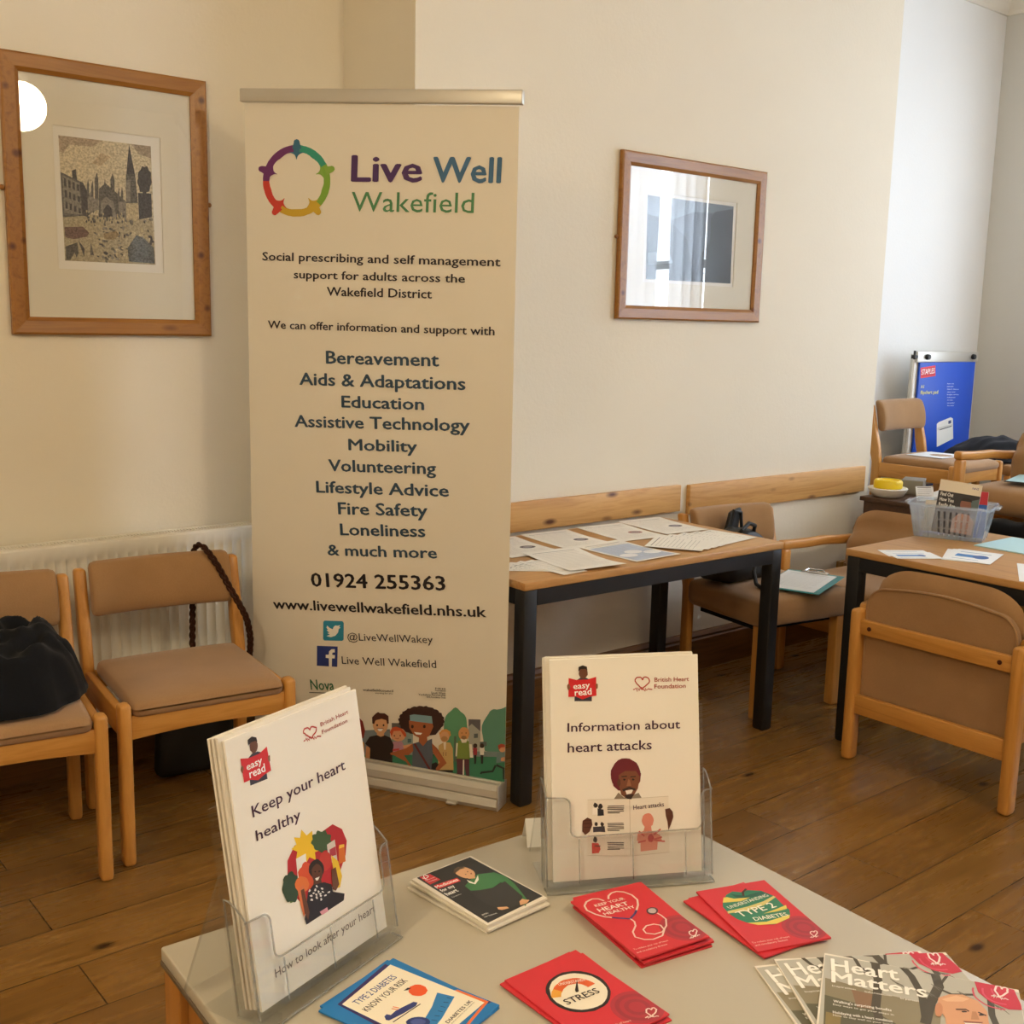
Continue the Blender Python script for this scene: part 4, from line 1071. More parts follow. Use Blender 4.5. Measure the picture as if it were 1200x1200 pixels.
ART['COVER_TYPE2'] = [
('p','2F7F63',2,((.0187,.1148),(.0339,.1319),(.0468,.1375),(.0573,.1317),(.068,.1344),(.0843,.1274),(.0938,.1096),(.092,.0877),(.0929,.0732),(.0865,.0614),(.0727,.0523),(.0541,.0478),(.0341,.0535),(.0222,.063),(.0154,.0733),(.0123,.0882),(.0135,.1056))),
('p','1F5E4E',3,((.0402,.132),(.0566,.1219),(.0837,.1262),(.0902,.1168),(.0567,.1155),(.043,.1213))),
('p','E3CF62',4,((.0187,.1148),(.0264,.1261),(.0318,.1258),(.0383,.1196),(.0608,.1159),(.0435,.1109))),
('p','D5C77A',4,((.011,.0888),(.0134,.0939),(.0444,.0963),(.0721,.1019),(.0925,.1102),(.0939,.1064),(.0669,.0926),(.0392,.0871))),
('p','E3CF62',4,((.0552,.0747),(.0789,.0799),(.0952,.0846),(.0909,.0757),(.0745,.0741))),
('p','E3CF62',4,((.0229,.0612),(.048,.0562),(.0861,.0623),(.0812,.0553),(.0582,.0482),(.0335,.0522))),
('l','4A2A1A',5,((.0543,.1221),(.0586,.1311),(.068,.1376)),.003),
('t','F2F0E4',5,'UNDERSTANDING',(.0194,.0981),(.0868,.1114),.0069,.01),
('t','F2F0E4',5,'TYPE 2',(.022,.0757),(.0816,.0841),.0137,.012),
('t','F2F0E4',5,'DIABETES',(.0352,.0623),(.0836,.0604),.0086,.012),
('t','F2D2C8',3,'To reduce your risk of heart',(.0035,.0171),(.056,.0156),.0035,0),
('t','F2D2C8',3,'and circulatory disease',(.0036,.0108),(.0495,.0101),.0038,0),
('l','F4D8D0',4,((.0856,.007),(.0852,.0079),(.0852,.0079),(.0855,.0101),(.0852,.0111),(.0849,.012),(.0855,.0133),(.0848,.0152),(.0863,.0168),(.087,.0181),(.0888,.0187),(.0898,.0191),(.0911,.0185),(.0914,.0175),(.0905,.0172),(.0908,.0162),(.0908,.0162),(.0908,.0162),(.0917,.0166),(.0923,.0178),(.0933,.0182),(.0942,.0185),(.0955,.0179),(.0958,.017),(.0952,.0157),(.0946,.0144),(.0931,.0128),(.0915,.0112),(.0896,.0105),(.0881,.0089),(.0871,.0086),(.0856,.007),(.0856,.007)),.0015),
('l','F4D8D0',4,((.0793,.0069),(.0802,.0072),(.0818,.0088),(.0809,.0053),(.083,.0082),(.0828,.006),(.0843,.0076),(.0852,.0079)),.0012),
('l','F4D8D0',4,((.0865,.0073),(.0863,.0051),(.0884,.008),(.0881,.0058),(.0897,.0074),(.091,.0068)),.0012)]
ART['COVER_STRESS'] = [
('p','2A2224',2,((.0793,.0641),(.0735,.0589),(.0666,.0548),(.0596,.0526),(.0516,.0524),(.0446,.0522),(.0386,.055),(.0325,.0579),(.0264,.0627),(.0222,.0676),(.0191,.0745),(.0169,.0815),(.0167,.0885),(.0175,.0965),(.0203,.1036),(.0231,.1106),(.028,.1168),(.0338,.1219),(.0407,.1261),(.0487,.1283),(.0556,.1295),(.0636,.1297),(.0707,.1269),(.0768,.1241),(.0829,.1192),(.0871,.1133),(.0902,.1064),(.0924,.0995),(.0926,.0915),(.0908,.0834),(.088,.0763),(.0842,.0692))),
('p','EFE6D2',3,((.0763,.066),(.0714,.0619),(.0655,.0587),(.0595,.0566),(.0525,.0564),(.0465,.0572),(.0405,.0591),(.0344,.0619),(.0303,.0658),(.0262,.0707),(.023,.0766),(.0218,.0826),(.0207,.0886),(.0215,.0956),(.0233,.1016),(.0272,.1077),(.031,.1139),(.0359,.118),(.0418,.1221),(.0488,.1243),(.0557,.1255),(.0618,.1247),(.0688,.1228),(.0739,.12),(.079,.1151),(.0831,.1102),(.0863,.1043),(.0875,.0973),(.0876,.0913),(.0868,.0843),(.085,.0773),(.0812,.0711))),
('l','E0612E',4,((.0343,.1039),(.0372,.106),(.0402,.1081),(.0432,.1092),(.0471,.1103),(.0501,.1113),(.0541,.1115),(.0571,.1105),(.0602,.1096),(.0632,.1087),(.0662,.1068),(.0683,.1048),(.0704,.1019),(.0714,.0999),(.0725,.0969),(.0736,.093),(.0737,.09)),.0111),
('l','E8A53A',5,((.0265,.0957),(.0275,.0978),(.0294,.0998),(.0304,.1008),(.0323,.1029),(.0343,.1039),(.0363,.105)),.0111),
('t','F4E4DC',6,'UNDERSTANDING',(.0431,.1112),(.0804,.0991),.0051,.012),
('p','241A1C',6,((.0516,.0934),(.0682,.1088),(.0547,.0905))),
('p','241A1C',6,((.0547,.0905),(.0537,.0894),(.0517,.0894),(.0507,.0904),(.0506,.0914),(.0516,.0924),(.0526,.0934),(.0536,.0934),(.0546,.0925),(.0556,.0915))),
('t','241A1C',6,'STRESS',(.027,.0777),(.0731,.0739),.0106,.016),
('l','F4D8D0',4,((.0878,.0073),(.0878,.0083),(.0888,.0093),(.0888,.0103),(.0887,.0123),(.0887,.0143),(.0886,.0163),(.0896,.0174),(.0915,.0194),(.0925,.0204),(.0945,.0205),(.0955,.0205),(.0965,.0195),(.0965,.0185),(.0966,.0175),(.0966,.0165),(.0956,.0165),(.0966,.0165),(.0966,.0175),(.0986,.0176),(.0995,.0186),(.1016,.0177),(.1016,.0167),(.1016,.0157),(.1017,.0137),(.0997,.0126),(.0987,.0116),(.0968,.0105),(.0938,.0095),(.0918,.0094),(.0898,.0084),(.0888,.0073),(.0878,.0073)),.0018),
('l','F4D8D0',4,((.0808,.0101),(.0828,.0102),(.0847,.0112),(.0828,.0072),(.0858,.0102),(.0848,.0072),(.0878,.0093),(.0878,.0083)),.0015),
('l','F4D8D0',4,((.0898,.0074),(.0889,.0053),(.0908,.0074),(.0909,.0054),(.0929,.0054),(.0949,.0035)),.0014),
('t','F2D2C8',3,'To reduce your risk of heart',(.0123,.0273),(.0646,.0147),.0035,0)]
ART['COVER_RISK'] = [
('p','3A2A66',1,((.0201,.1483),(.1118,.1545),(.1108,.1485),(.0223,.1423),(.019,.0664),(.1199,.0147),(.1192,.0097),(.0118,.0509))),
('p','E8743A',1.5,((.113,.0571),(.1174,.0546),(.1183,.0131),(.0534,.0053),(.0512,.0082),(.1107,.0157))),
('p','F1E8D2',2,((.0229,.1442),(.114,.1485),(.1139,.0157),(.0168,.0186))),
('t','2E4A8A',3,'TYPE 2 DIABETES',(.0315,.1287),(.0979,.1254),.0096,.012),
('t','2A2030',3,'KNOW YOUR RISK',(.028,.1119),(.0994,.1112),.0092,.012),
('p','E85A2A',3,((.0969,.0815),(.0934,.0805),(.0899,.0796),(.0871,.0805),(.0842,.0815),(.082,.0843),(.0807,.0869),(.0798,.0904),(.0811,.0941),(.082,.097),(.0849,.0992),(.0877,.1014),(.0912,.1024),(.094,.1014),(.0978,.1001),(.1,.0973),(.1013,.0948),(.1013,.0916),(.101,.0875),(.0991,.085))),
('p','2A2030',4,((.0811,.1036),(.0883,.1033),(.0902,.0995),(.0842,.1005))),
('p','2E3A7A',3,((.0317,.0917),(.0362,.0923),(.0377,.0876),(.0463,.0879),(.0551,.086),(.0706,.0818),(.0722,.0771),(.0662,.0749),(.0472,.0781),(.0289,.0831),(.0279,.0866))),
('l','E8743A',4,((.0472,.0939),(.0491,.0869)),.0014),
('l','E8743A',4,((.0507,.0948),(.0526,.0879)),.0014),
('l','2A2030',3,((.0292,.0778),(.0719,.073)),.0014),
('p','2E7FC0',3,((.0994,.0701),(.1041,.0495),(.0633,.0379),(.0411,.0347),(.0326,.0471),(.0595,.055),(.0747,.0594))),
('l','1E3A6A',4,((.099,.0502),(.0978,.0559)),.001),
('l','1E3A6A',4,((.0911,.0486),(.0886,.0537)),.0011),
('l','1E3A6A',4,((.082,.0464),(.0807,.0521)),.0009),
('l','1E3A6A',4,((.0737,.0439),(.0725,.0496)),.0009),
('l','1E3A6A',4,((.0658,.0423),(.0633,.0474)),.001),
('l','1E3A6A',4,((.0576,.0398),(.0554,.0458)),.001),
('p','2A3A7A',4,((.0519,.0448),(.0494,.0436),(.0462,.0436),(.0424,.0449),(.0399,.0468),(.0367,.0499),(.0358,.0534),(.0339,.0572),(.0342,.0613),(.0352,.0642),(.0371,.0667),(.0393,.067),(.0425,.067),(.0462,.0657),(.0488,.0638),(.0519,.0607),(.0538,.0569),(.0548,.0534),(.0548,.0502),(.0538,.0474))),
('p','4A5AA0',5,((.0491,.049),(.0465,.0477),(.0446,.0483),(.0421,.0502),(.0396,.0521),(.0386,.0556),(.0383,.0578),(.0383,.061),(.0399,.0626),(.0421,.0629),(.044,.0622),(.0469,.0613),(.0491,.0584),(.0503,.0559),(.0503,.0528),(.0507,.0505))),
('t','2A2030',3,'DIABETES UK',(.0607,.0271),(.1085,.028),.0048,.02),
('t','2A2030',3,'KNOW DIABETES. FIGHT DIABETES.',(.0626,.0233),(.1085,.0249),.0015,0)]
ART['COVER_MAGAZINE'] = [
('p','B9B7AE',1,((.0009,.2759),(.1675,.2838),(.2155,.2739),(.2232,.2089),(.0398,.0853),(.0031,.0717))),
('p','8C8268',1.4,((.0038,.2257),(.0729,.2156),(.1307,.2137),(.1251,.1405),(.0101,.098))),
('p','5E5A44',1.6,((.0054,.1905),(.0458,.1853),(.0822,.1626),(.0562,.1152),(.0087,.0977))),
('p','8A6A4E',1.7,((.0339,.2116),(.0603,.2105),(.0661,.1821),(.0407,.1791))),
('p','8C7A4A',1.8,((.0086,.1579),(.0247,.1573),(.0249,.1217),(.0095,.116))),
('l','4E4636',2,((.0528,.2965),(.0589,.2762),(.0628,.2372),(.0607,.1866),(.0696,.1386)),.0099),
('l','4E4636',2,((.0884,.2837),(.0992,.2652),(.1102,.23),(.113,.1834)),.0087),
('l','4E4636',2,((.1105,.2852),(.1257,.2793),(.1292,.2547),(.1187,.2152),(.1124,.1732)),.0112),
('l','4E4636',2,((.0337,.2849),(.0418,.2621),(.0534,.256)),.0047),
('l','4E4636',2,((.0707,.3007),(.0608,.2774),(.062,.266)),.0053),
('l','4E4636',2,((.1265,.2504),(.1429,.2426),(.1657,.2508)),.004),
('l','4E4636',2,((.103,.3052),(.1148,.2826),(.1283,.2835)),.0045),
('l','4E4636',2,((.1395,.2825),(.1323,.2634),(.1293,.2511)),.0034),
('l','4E4636',2,((.1838,.2571),(.183,.2163),(.1885,.1835)),.0073),
('l','6E6A60',1.9,((.0105,.2628),(.0209,.2587)),.0012),
('l','6E6A60',1.9,((.0491,.2529),(.0595,.2451)),.0011),
('l','6E6A60',1.9,((.0863,.2426),(.096,.2318)),.0011),
('l','6E6A60',1.9,((.1237,.2534),(.1327,.249)),.0011),
('l','6E6A60',1.9,((.1592,.2442),(.1675,.2367)),.0012),
('l','6E6A60',1.9,((.1942,.2341),(.2014,.2249)),.0011),
('l','6E6A60',1.9,((.0465,.2545),(.0555,.25)),.0011),
('l','6E6A60',1.9,((.0837,.2442),(.0934,.237)),.0011),
('l','6E6A60',1.9,((.1208,.2564),(.1297,.2461)),.0012),
('l','6E6A60',1.9,((.1566,.2458),(.1657,.2413)),.001),
('l','6E6A60',1.9,((.1908,.2362),(.199,.2287)),.0011),
('l','6E6A60',1.9,((.0431,.2566),(.0529,.2458)),.0011),
('l','6E6A60',1.9,((.0812,.2458),(.0902,.2413)),.001),
('l','6E6A60',1.9,((.1175,.236),(.1263,.2293)),.001),
('l','6E6A60',1.9,((.1541,.2474),(.1622,.2376)),.001),
('l','6E6A60',1.9,((.1882,.2378),(.1972,.2334)),.0011),
('l','6E6A60',1.9,((.0406,.2582),(.0502,.251)),.0012),
('l','6E6A60',1.9,((.0778,.2479),(.0881,.2379)),.0012),
('l','6E6A60',1.9,((.115,.2376),(.124,.2332)),.001),
('l','6E6A60',1.9,((.1507,.2495),(.1604,.2423)),.0011),
('l','6E6A60',1.9,((.1857,.2394),(.1937,.2297)),.0011),
('l','6E6A60',1.9,((.0372,.2603),(.0476,.2562)),.0012),
('l','6E6A60',1.9,((.0758,.2503),(.0849,.2423)),.0012),
('l','6E6A60',1.9,((.1116,.2397),(.121,.2303)),.0012),
('l','6E6A60',1.9,((.1487,.2519),(.1577,.2475)),.0012),
('l','6E6A60',1.9,((.1837,.2419),(.1919,.2343)),.0011),
('p','C8283E',3,((.168,.2847),(.2109,.2779),(.2171,.2387),(.2014,.2343),(.1828,.2424),(.1713,.2579))),
('l','D8506A',3.2,((.1981,.2328),(.1926,.2316),(.1881,.232),(.1837,.2324),(.1798,.2337),(.1764,.2358),(.1735,.2388),(.1706,.2418),(.1683,.2456),(.1665,.2502),(.1661,.2552),(.1657,.2602),(.1666,.2655)),.0021),
('l','D8506A',3.2,((.2,.2434),(.1964,.2433),(.1928,.2432),(.1897,.244),(.1866,.2447),(.1841,.2463),(.1816,.2479),(.1795,.2503),(.1781,.2536),(.1766,.2569),(.1765,.2605),(.1764,.2641),(.1768,.2686)),.0022),
('l','D8506A',3.2,((.2033,.2544),(.2011,.2546),(.1983,.2539),(.1952,.2547),(.1935,.2557),(.1918,.2568),(.1901,.2579),(.1884,.2589),(.1878,.2617),(.1866,.2636),(.1869,.2658),(.1862,.2686),(.1864,.2708)),.0021),
('l','F4E0E0',4,((.1938,.2544),(.1935,.2557),(.1929,.2585),(.1926,.2599),(.1919,.2626),(.1905,.2659),(.1898,.2687),(.1906,.2718),(.1913,.2748),(.192,.2779),(.194,.2791),(.1953,.2794),(.1962,.2789),(.1973,.2769),(.1977,.2756),(.1975,.2733),(.1975,.2733),(.1975,.2733),(.1977,.2756),(.1987,.2773),(.2006,.2784),(.202,.2787),(.2029,.2782),(.204,.2763),(.2033,.2732),(.2034,.2696),(.2018,.2671),(.2002,.2645),(.1986,.262),(.197,.2595),(.1951,.2583),(.1935,.2557),(.1938,.2544)),.0023),
('l','F4E0E0',4,((.1849,.2552),(.1863,.2555),(.1884,.2589),(.1878,.2522),(.1901,.2579),(.1906,.2529),(.1918,.2568),(.1927,.2563)),.002),
('l','F4E0E0',4,((.1949,.2561),(.1953,.2511),(.1971,.2559),(.1978,.2531),(.1994,.2556),(.2028,.2535)),.0019),
('t','FBF8F2',5,'Heart',(.0099,.2431),(.086,.2498),.0272,.02),
('t','FBF8F2',5,'Matters',(.0112,.2187),(.1165,.2249),.0244,.02),
('t','F4F0E8',5,'Inspiration',(.0126,.2096),(.0384,.2112),.0036,0),
('t','F4F0E8',5,'Information',(.0486,.2107),(.0771,.2129),.0036,0),
('t','F4F0E8',5,'In person',(.0869,.2115),(.1063,.2124),.0036,0),
('t','FBF8F2',5,"Walking's surprising benefits",(.0155,.1783),(.0775,.1832),.005,.014),
('t','F4F0E8',5,'Easy ways to get your steps in',(.0154,.1725),(.0799,.1758),.0036,0),
('t','FBF8F2',5,'Holidaying with a heart condition',(.0161,.1567),(.0786,.1625),.005,.014),
('t','F4F0E8',5,'How to stay well on your break',(.0165,.1517),(.0799,.1569),.0036,0),
('p','D8A07A',4,((.126,.2119),(.1277,.2297),(.1396,.2411),(.1544,.246),(.1699,.2387),(.1782,.2217),(.1785,.192),(.1704,.1641),(.135,.1508),(.1335,.1918))),
('p','C98C66',4,((.1314,.2073),(.1308,.2006),(.1298,.1953),(.1277,.1919),(.1263,.1916),(.1238,.1932),(.1234,.1982),(.1235,.204),(.1236,.2098),(.1251,.216),(.1272,.2194),(.1286,.2197),(.1306,.2173),(.1315,.2131))),
('p','E6B890',5,((.1311,.2275),(.1468,.2413),(.161,.2395),(.1535,.2313),(.1367,.2252))),
('l','4A2E20',6,((.1454,.2127),(.1561,.2166),(.159,.2137)),.0023),
('l','4A2E20',6,((.1686,.2159),(.1768,.212)),.0023),
('p','2A1A14',6,((.1571,.2125),(.156,.2108),(.1546,.2105),(.1527,.2093),(.1519,.2098),(.151,.2104),(.1521,.2121),(.154,.2132),(.1554,.2136),(.1562,.213))),
('p','2A1A14',6,((.1746,.2122),(.174,.2113),(.1721,.2102),(.1707,.2098),(.1694,.2095),(.169,.2109),(.1696,.2118),(.1706,.2134),(.172,.2138),(.1742,.2136))),
('p','C08860',5,((.1623,.2151),(.1664,.2161),(.1691,.2015),(.1603,.1987))),
('p','F8F4EE',6,((.1527,.1904),(.1712,.1954),(.1651,.1839),(.156,.1825))),
('p','8A4A38',7,((.1516,.1924),(.1728,.198),(.1706,.1946),(.1536,.1899)))]
ART['PAD'] = [
('p','E8384A',1,((0,.576),(.151,.588),(.161,.529),(.009,.518))),
('p','C8202E',2,((.01,.57),(.144,.581),(.151,.535),(.017,.524))),
('t','FFFFFF',3,'STAPLES',(.012,.537),(.148,.545),.0302,.008),
('t','F4F0A0',3,'A1',(.016,.463),(.049,.463),.019,.01),
('t','F4F0A0',3,'flipchart pad',(.019,.43),(.201,.429),.021,.012),
('t','DCE6F8',3,'Ream size',(.29,.481),(.364,.48),.006,.012),
('t','DCE6F8',3,'plain pad',(.293,.465),(.359,.464),.007,.012),
('t','DCE6F8',3,'blank sheets',(.295,.45),(.421,.447),.006,.012),
('t','DCE6F8',3,'easy tear',(.298,.434),(.389,.432),.006,.012),
('t','DCE6F8',3,'bright white',(.3,.419),(.426,.416),.006,.012),
('t','DCE6F8',3,'hole punch',(.303,.403),(.392,.401),.006,.012),
('t','DCE6F8',3,'A1 size',(.306,.387),(.367,.386),.006,.012),
('t','DCE6F8',3,'recycled',(.308,.371),(.385,.369),.007,.012),
('t','DCE6F8',3,'fits easel',(.311,.356),(.382,.354),.006,.012),
('p','E8E6E0',1,((.217,.257),(.238,.267),(.363,.29),(.388,.281),(.41,.164),(.238,.124))),
('p','D2D0C8',2,((.226,.235),(.387,.25),(.389,.237),(.228,.219))),
('l','4A4A52',3,((.251,.222),(.377,.238)),.0055),
('p','3A4A7A',3,((.337,.269),(.368,.274),(.371,.255),(.342,.252)))]
ART['PRINT_CITY'] = [
('p','C9BC9E',1,((-.1515,.1845),(.1305,.1845),(.1345,-.1795),(-.1475,-.1805))),
('p','A8957E',2,((-.1515,.1845),(-.0175,.1845),(-.0535,.1625),(-.1215,.1615),(-.1385,.1345),(-.1505,.1405))),
('p','B5A080',2,((-.0275,.1465),(.0035,.1385),(-.0285,.1085),(-.0555,.1135))),
('p','9C8C78',2,((.0695,.1835),(.1305,.1845),(.1305,.1475),(.0925,.1555))),
('p','5C5854',3,((-.1505,.0795),(-.0945,.0575),(-.0845,.0545),(-.0725,.0295),(-.0735,-.0465),(-.1485,-.0675))),
('p','37353A',3,((-.1165,.0865),(-.1045,.0915),(-.1015,.0585),(-.1155,.0645))),
('p','827C72',4,((-.1445,.0705),(-.0955,.0515),(-.0925,-.0405),(-.1445,-.0405))),
('p','37353A',5,((-.1415,.0635),(-.1345,.0605),(-.1345,.0375),(-.1415,.0395))),
('p','37353A',5,((-.1285,.0585),(-.1215,.0555),(-.1225,.0345),(-.1285,.0355))),
('p','37353A',5,((-.1155,.0535),(-.1095,.0515),(-.1095,.0305),(-.1165,.0325))),
('p','37353A',5,((-.1035,.0485),(-.0965,.0465),(-.0965,.0275),(-.1035,.0295))),
('p','37353A',5,((-.1405,.0285),(-.1335,.0265),(-.1335,.0045),(-.1405,.0065))),
('p','37353A',5,((-.1275,.0245),(-.1215,.0215),(-.1215,.0015),(-.1275,.0035))),
('p','37353A',5,((-.1155,.0195),(-.1085,.0165),(-.1085,-.0015),(-.1155,-.0005))),
('p','37353A',5,((-.1025,.0145),(-.0955,.0115),(-.0955,-.0055),(-.1025,-.0035))),
('p','37353A',5,((-.1395,-.0055),(-.1325,-.0075),(-.1335,-.0275),(-.1395,-.0265))),
('p','37353A',5,((-.1275,-.0105),(-.1205,-.0125),(-.1205,-.0315),(-.1275,-.0295))),
('p','37353A',5,((-.1145,-.0155),(-.1075,-.0175),(-.1075,-.0345),(-.1145,-.0335))),
('p','37353A',5,((-.1015,-.0205),(-.0945,-.0225),(-.0945,-.0385),(-.1015,-.0365))),
('p','37353A',5,((-.0945,.0535),(-.0845,.0545),(-.0725,.0295),(-.0735,-.0465),(-.0885,-.0435))),
('p','827C72',4,((-.0725,.0175),(-.0625,.0295),(-.0515,.0085),(-.0395,.0245),(-.0395,-.0215),(-.0735,-.0395))),
('p','5C5854',5,((-.0745,.0135),(-.0735,.0475),(-.0685,.0665),(-.0665,.0485),(-.0675,.0145))),
('p','5C5854',5,((-.0615,.0145),(-.0605,.0455),(-.0555,.0645),(-.0535,.0455),(-.0545,.0155))),
('p','5C5854',5,((-.0505,.0085),(-.0485,.0685),(-.0415,.0885),(-.0375,.0695),(-.0395,.0095))),
('p','5C5854',5,((-.0225,.0335),(-.0215,.0525),(-.0175,.0715),(-.0155,.0535),(-.0155,.0345))),
('p','5C5854',5,((-.0025,.0045),(-.0005,.0715),(.0065,.0915),(.0125,.0725),(.0095,.0055))),
('p','5C5854',5,((.0195,.0065),(.0205,.0295),(.0245,.0495),(.0265,.0305),(.0255,.0075))),
('p','5C5854',5,((.0295,.0075),(.0305,.0345),(.0345,.0535),(.0375,.0345),(.0365,.0075))),
('p','5C5854',4,((-.0375,.0395),(-.0165,.0585),(.0045,.0435),(.0465,.0085),(.0455,-.0375),(-.0405,-.0445))),
('p','827C72',5,((-.0325,.0025),(-.0165,.0185),(.0065,.0055),(.0135,-.0405),(-.0345,-.0435))),
('p','37353A',6,((-.0255,-.0205),(-.0115,-.0035),(.0015,-.0175),(.0015,-.0415),(-.0265,-.0435))),
('p','827C72',6,((.0225,.0065),(.0465,.0085),(.0445,-.0455),(.0225,-.0435))),
('p','37353A',6,((.0615,.1825),(.0775,.0925),(.0495,.0895))),
('p','5C5854',6,((.0485,.0915),(.0775,.0945),(.0835,.0075),(.0455,.0045))),
('p','827C72',7,((.0495,.0745),(.0615,.0755),(.0595,.0095),(.0465,.0085))),
('p','B9AA86',7,((.0455,.0045),(.0835,.0075),(.0835,-.0405),(.0455,-.0435))),
('p','37353A',7,((.0845,.0385),(.1275,.0405),(.1275,-.0315),(.0855,-.0425))),
('p','37353A',6,((.1295,.0815),(.1305,.0745),(.1275,.0675),(.1245,.0615),(.1235,.0545),(.1215,.0465),(.1165,.0445),(.1125,.0435),(.1095,.0385),(.1055,.0345),(.1015,.0385),(.0985,.0425),(.0945,.0425),(.0905,.0435),(.0895,.0515),(.0885,.0585),(.0855,.0635),(.0835,.0695),(.0845,.0775),(.0865,.0845),(.0865,.0925),(.0875,.1005),(.0905,.1045),(.0945,.1085),(.0975,.1145),(.1005,.1215),(.1045,.1205),(.1085,.1185),(.1125,.1215),(.1165,.1225),(.1195,.1175),(.1215,.1105),(.1245,.1085),(.1285,.1045),(.1285,.0965),(.1275,.0885))),
('p','A79A7C',3,((-.1485,-.0525),(-.0265,-.0355),(.1265,-.0395),(.1345,-.1795),(-.1475,-.1805))),
('p','6A4A40',6,((-.1455,-.0815),(-.0905,-.0765),(-.0715,-.0935),(-.0795,-.1055),(-.1185,-.1155),(-.1445,-.1115))),
('p','5E5A4A',5,((-.0165,-.1185),(-.0185,-.1195),(-.0225,-.1175),(-.0235,-.1145),(-.0215,-.1125),(-.0185,-.1125),(-.0155,-.1155))),
('p','B5A680',5.01,((.0545,-.1225),(.0505,-.1255),(.0435,-.1235),(.0395,-.1195),(.0415,-.1155),(.0475,-.1145),(.0535,-.1185))),
('p','5E5A4A',5.02,((-.0185,-.1805),(-.0215,-.1805),(-.0255,-.1785),(-.0265,-.1745),(-.0245,-.1725),(-.0215,-.1735),(-.0185,-.1775))),
('p','5E5A4A',5.03,((.0655,-.0605),(.0625,-.0615),(.0575,-.0595),(.0545,-.0555),(.0565,-.0525),(.0615,-.0535),(.0655,-.0565))),
('p','827C72',5.05,((.1305,-.0425),(.1255,-.0435),(.1205,-.0405),(.1185,-.0355),(.1215,-.0325),(.1265,-.0335),(.1305,-.0375))),
('p','B5A680',5.06,((.0785,-.1595),(.0745,-.1615),(.0695,-.1585),(.0665,-.1545),(.0695,-.1515),(.0745,-.1515),(.0785,-.1555))),
('p','827C72',5.07,((.0995,-.0955),(.0965,-.0995),(.0885,-.0995),(.0835,-.0965),(.0845,-.0925),(.0905,-.0905),(.0975,-.0915))),
('p','B5A680',5.08,((-.0345,-.0805),(-.0395,-.0795),(-.0425,-.0735),(-.0415,-.0675),(-.0375,-.0655),(-.0335,-.0695),(-.0315,-.0765))),
('p','5E5A4A',5.09,((.1095,-.0945),(.1045,-.0965),(.0985,-.0945),(.0955,-.0895),(.0975,-.0865),(.1035,-.0865),(.1085,-.0905))),
('p','C4B792',5.1,((.0485,-.1245),(.0445,-.1225),(.0425,-.1165),(.0455,-.1105),(.0495,-.1095),(.0525,-.1145),(.0525,-.1215))),
('p','5E5A4A',5.12,((.0695,-.1355),(.0675,-.1345),(.0665,-.1315),(.0675,-.1275),(.0695,-.1275),(.0715,-.1295),(.0715,-.1335))),
('p','5E5A4A',5.13,((.0475,-.1365),(.0455,-.1375),(.0425,-.1365),(.0405,-.1345),(.0415,-.1325),(.0445,-.1325),(.0475,-.1345))),
('p','B5A680',5.14,((-.0345,-.1095),(-.0375,-.1115),(-.0425,-.1125),(-.0465,-.1095),(-.0465,-.1065),(-.0415,-.1045),(-.0365,-.1065))),
('p','827C72',5.15,((.0945,-.0925),(.0925,-.0925),(.0895,-.0915),(.0885,-.0895),(.0895,-.0885),(.0925,-.0885),(.0945,-.0905))),
('p','37353A',5.16,((.0225,-.0585),(.0185,-.0605),(.0135,-.0585),(.0115,-.0545),(.0135,-.0515),(.0185,-.0525),(.0215,-.0555))),
('p','827C72',5.17,((.0545,-.1175),(.0495,-.1185),(.0435,-.1145),(.0415,-.1095),(.0445,-.1065),(.0505,-.1075),(.0545,-.1135))),
('p','5E5A4A',5.18,((.1335,-.0755),(.1315,-.0765),(.1305,-.0745),(.1295,-.0725),(.1305,-.0715),(.1325,-.0725),(.1345,-.0745))),
('p','827C72',5.19,((.1235,-.1675),(.1205,-.1685),(.1175,-.1685),(.1145,-.1665),(.1155,-.1645),(.1185,-.1635),(.1225,-.1655))),
('p','B5A680',5.21,((.1215,-.1605),(.1195,-.1595),(.1185,-.1555),(.1195,-.1525),(.1215,-.1515),(.1235,-.1545),(.1235,-.1585))),
('p','37353A',5.22,((.0115,-.1635),(.0075,-.1635),(.0035,-.1595),(.0025,-.1545),(.0055,-.1525),(.0105,-.1545),(.0125,-.1595))),
('p','C4B792',5.23,((.1215,-.1065),(.1185,-.1065),(.1155,-.1025),(.1155,-.0985),(.1185,-.0975),(.1215,-.0995),(.1225,-.1035))),
('p','827C72',5.24,((.1215,-.0955),(.1185,-.0955),(.1165,-.0935),(.1155,-.0905),(.1175,-.0895),(.1205,-.0905),(.1215,-.0925))),
('p','C4B792',5.28,((.0725,-.0885),(.0685,-.0895),(.0635,-.0865),(.0615,-.0815),(.0645,-.0785),(.0695,-.0805),(.0735,-.0845))),
('p','827C72',5.29,((.0495,-.1685),(.0475,-.1695),(.0455,-.1695),(.0445,-.1675),(.0455,-.1665),(.0475,-.1665),(.0485,-.1675))),
('p','827C72',5.3,((.0265,-.1205),(.0245,-.1225),(.0205,-.1215),(.0185,-.1195),(.0195,-.1175),(.0225,-.1175),(.0255,-.1185))),
('p','B5A680',5.31,((.0855,-.1515),(.0835,-.1525),(.0795,-.1535),(.0775,-.1515),(.0775,-.1495),(.0805,-.1485),(.0845,-.1495))),
('p','5C5854',5.32,((.0975,-.1705),(.0935,-.1725),(.0885,-.1705),(.0855,-.1665),(.0865,-.1635),(.0925,-.1635),(.0965,-.1665))),
('p','5C5854',5.33,((-.0215,-.1545),(-.0245,-.1545),(-.0265,-.1515),(-.0265,-.1485),(-.0245,-.1475),(-.0225,-.1495),(-.0205,-.1525))),
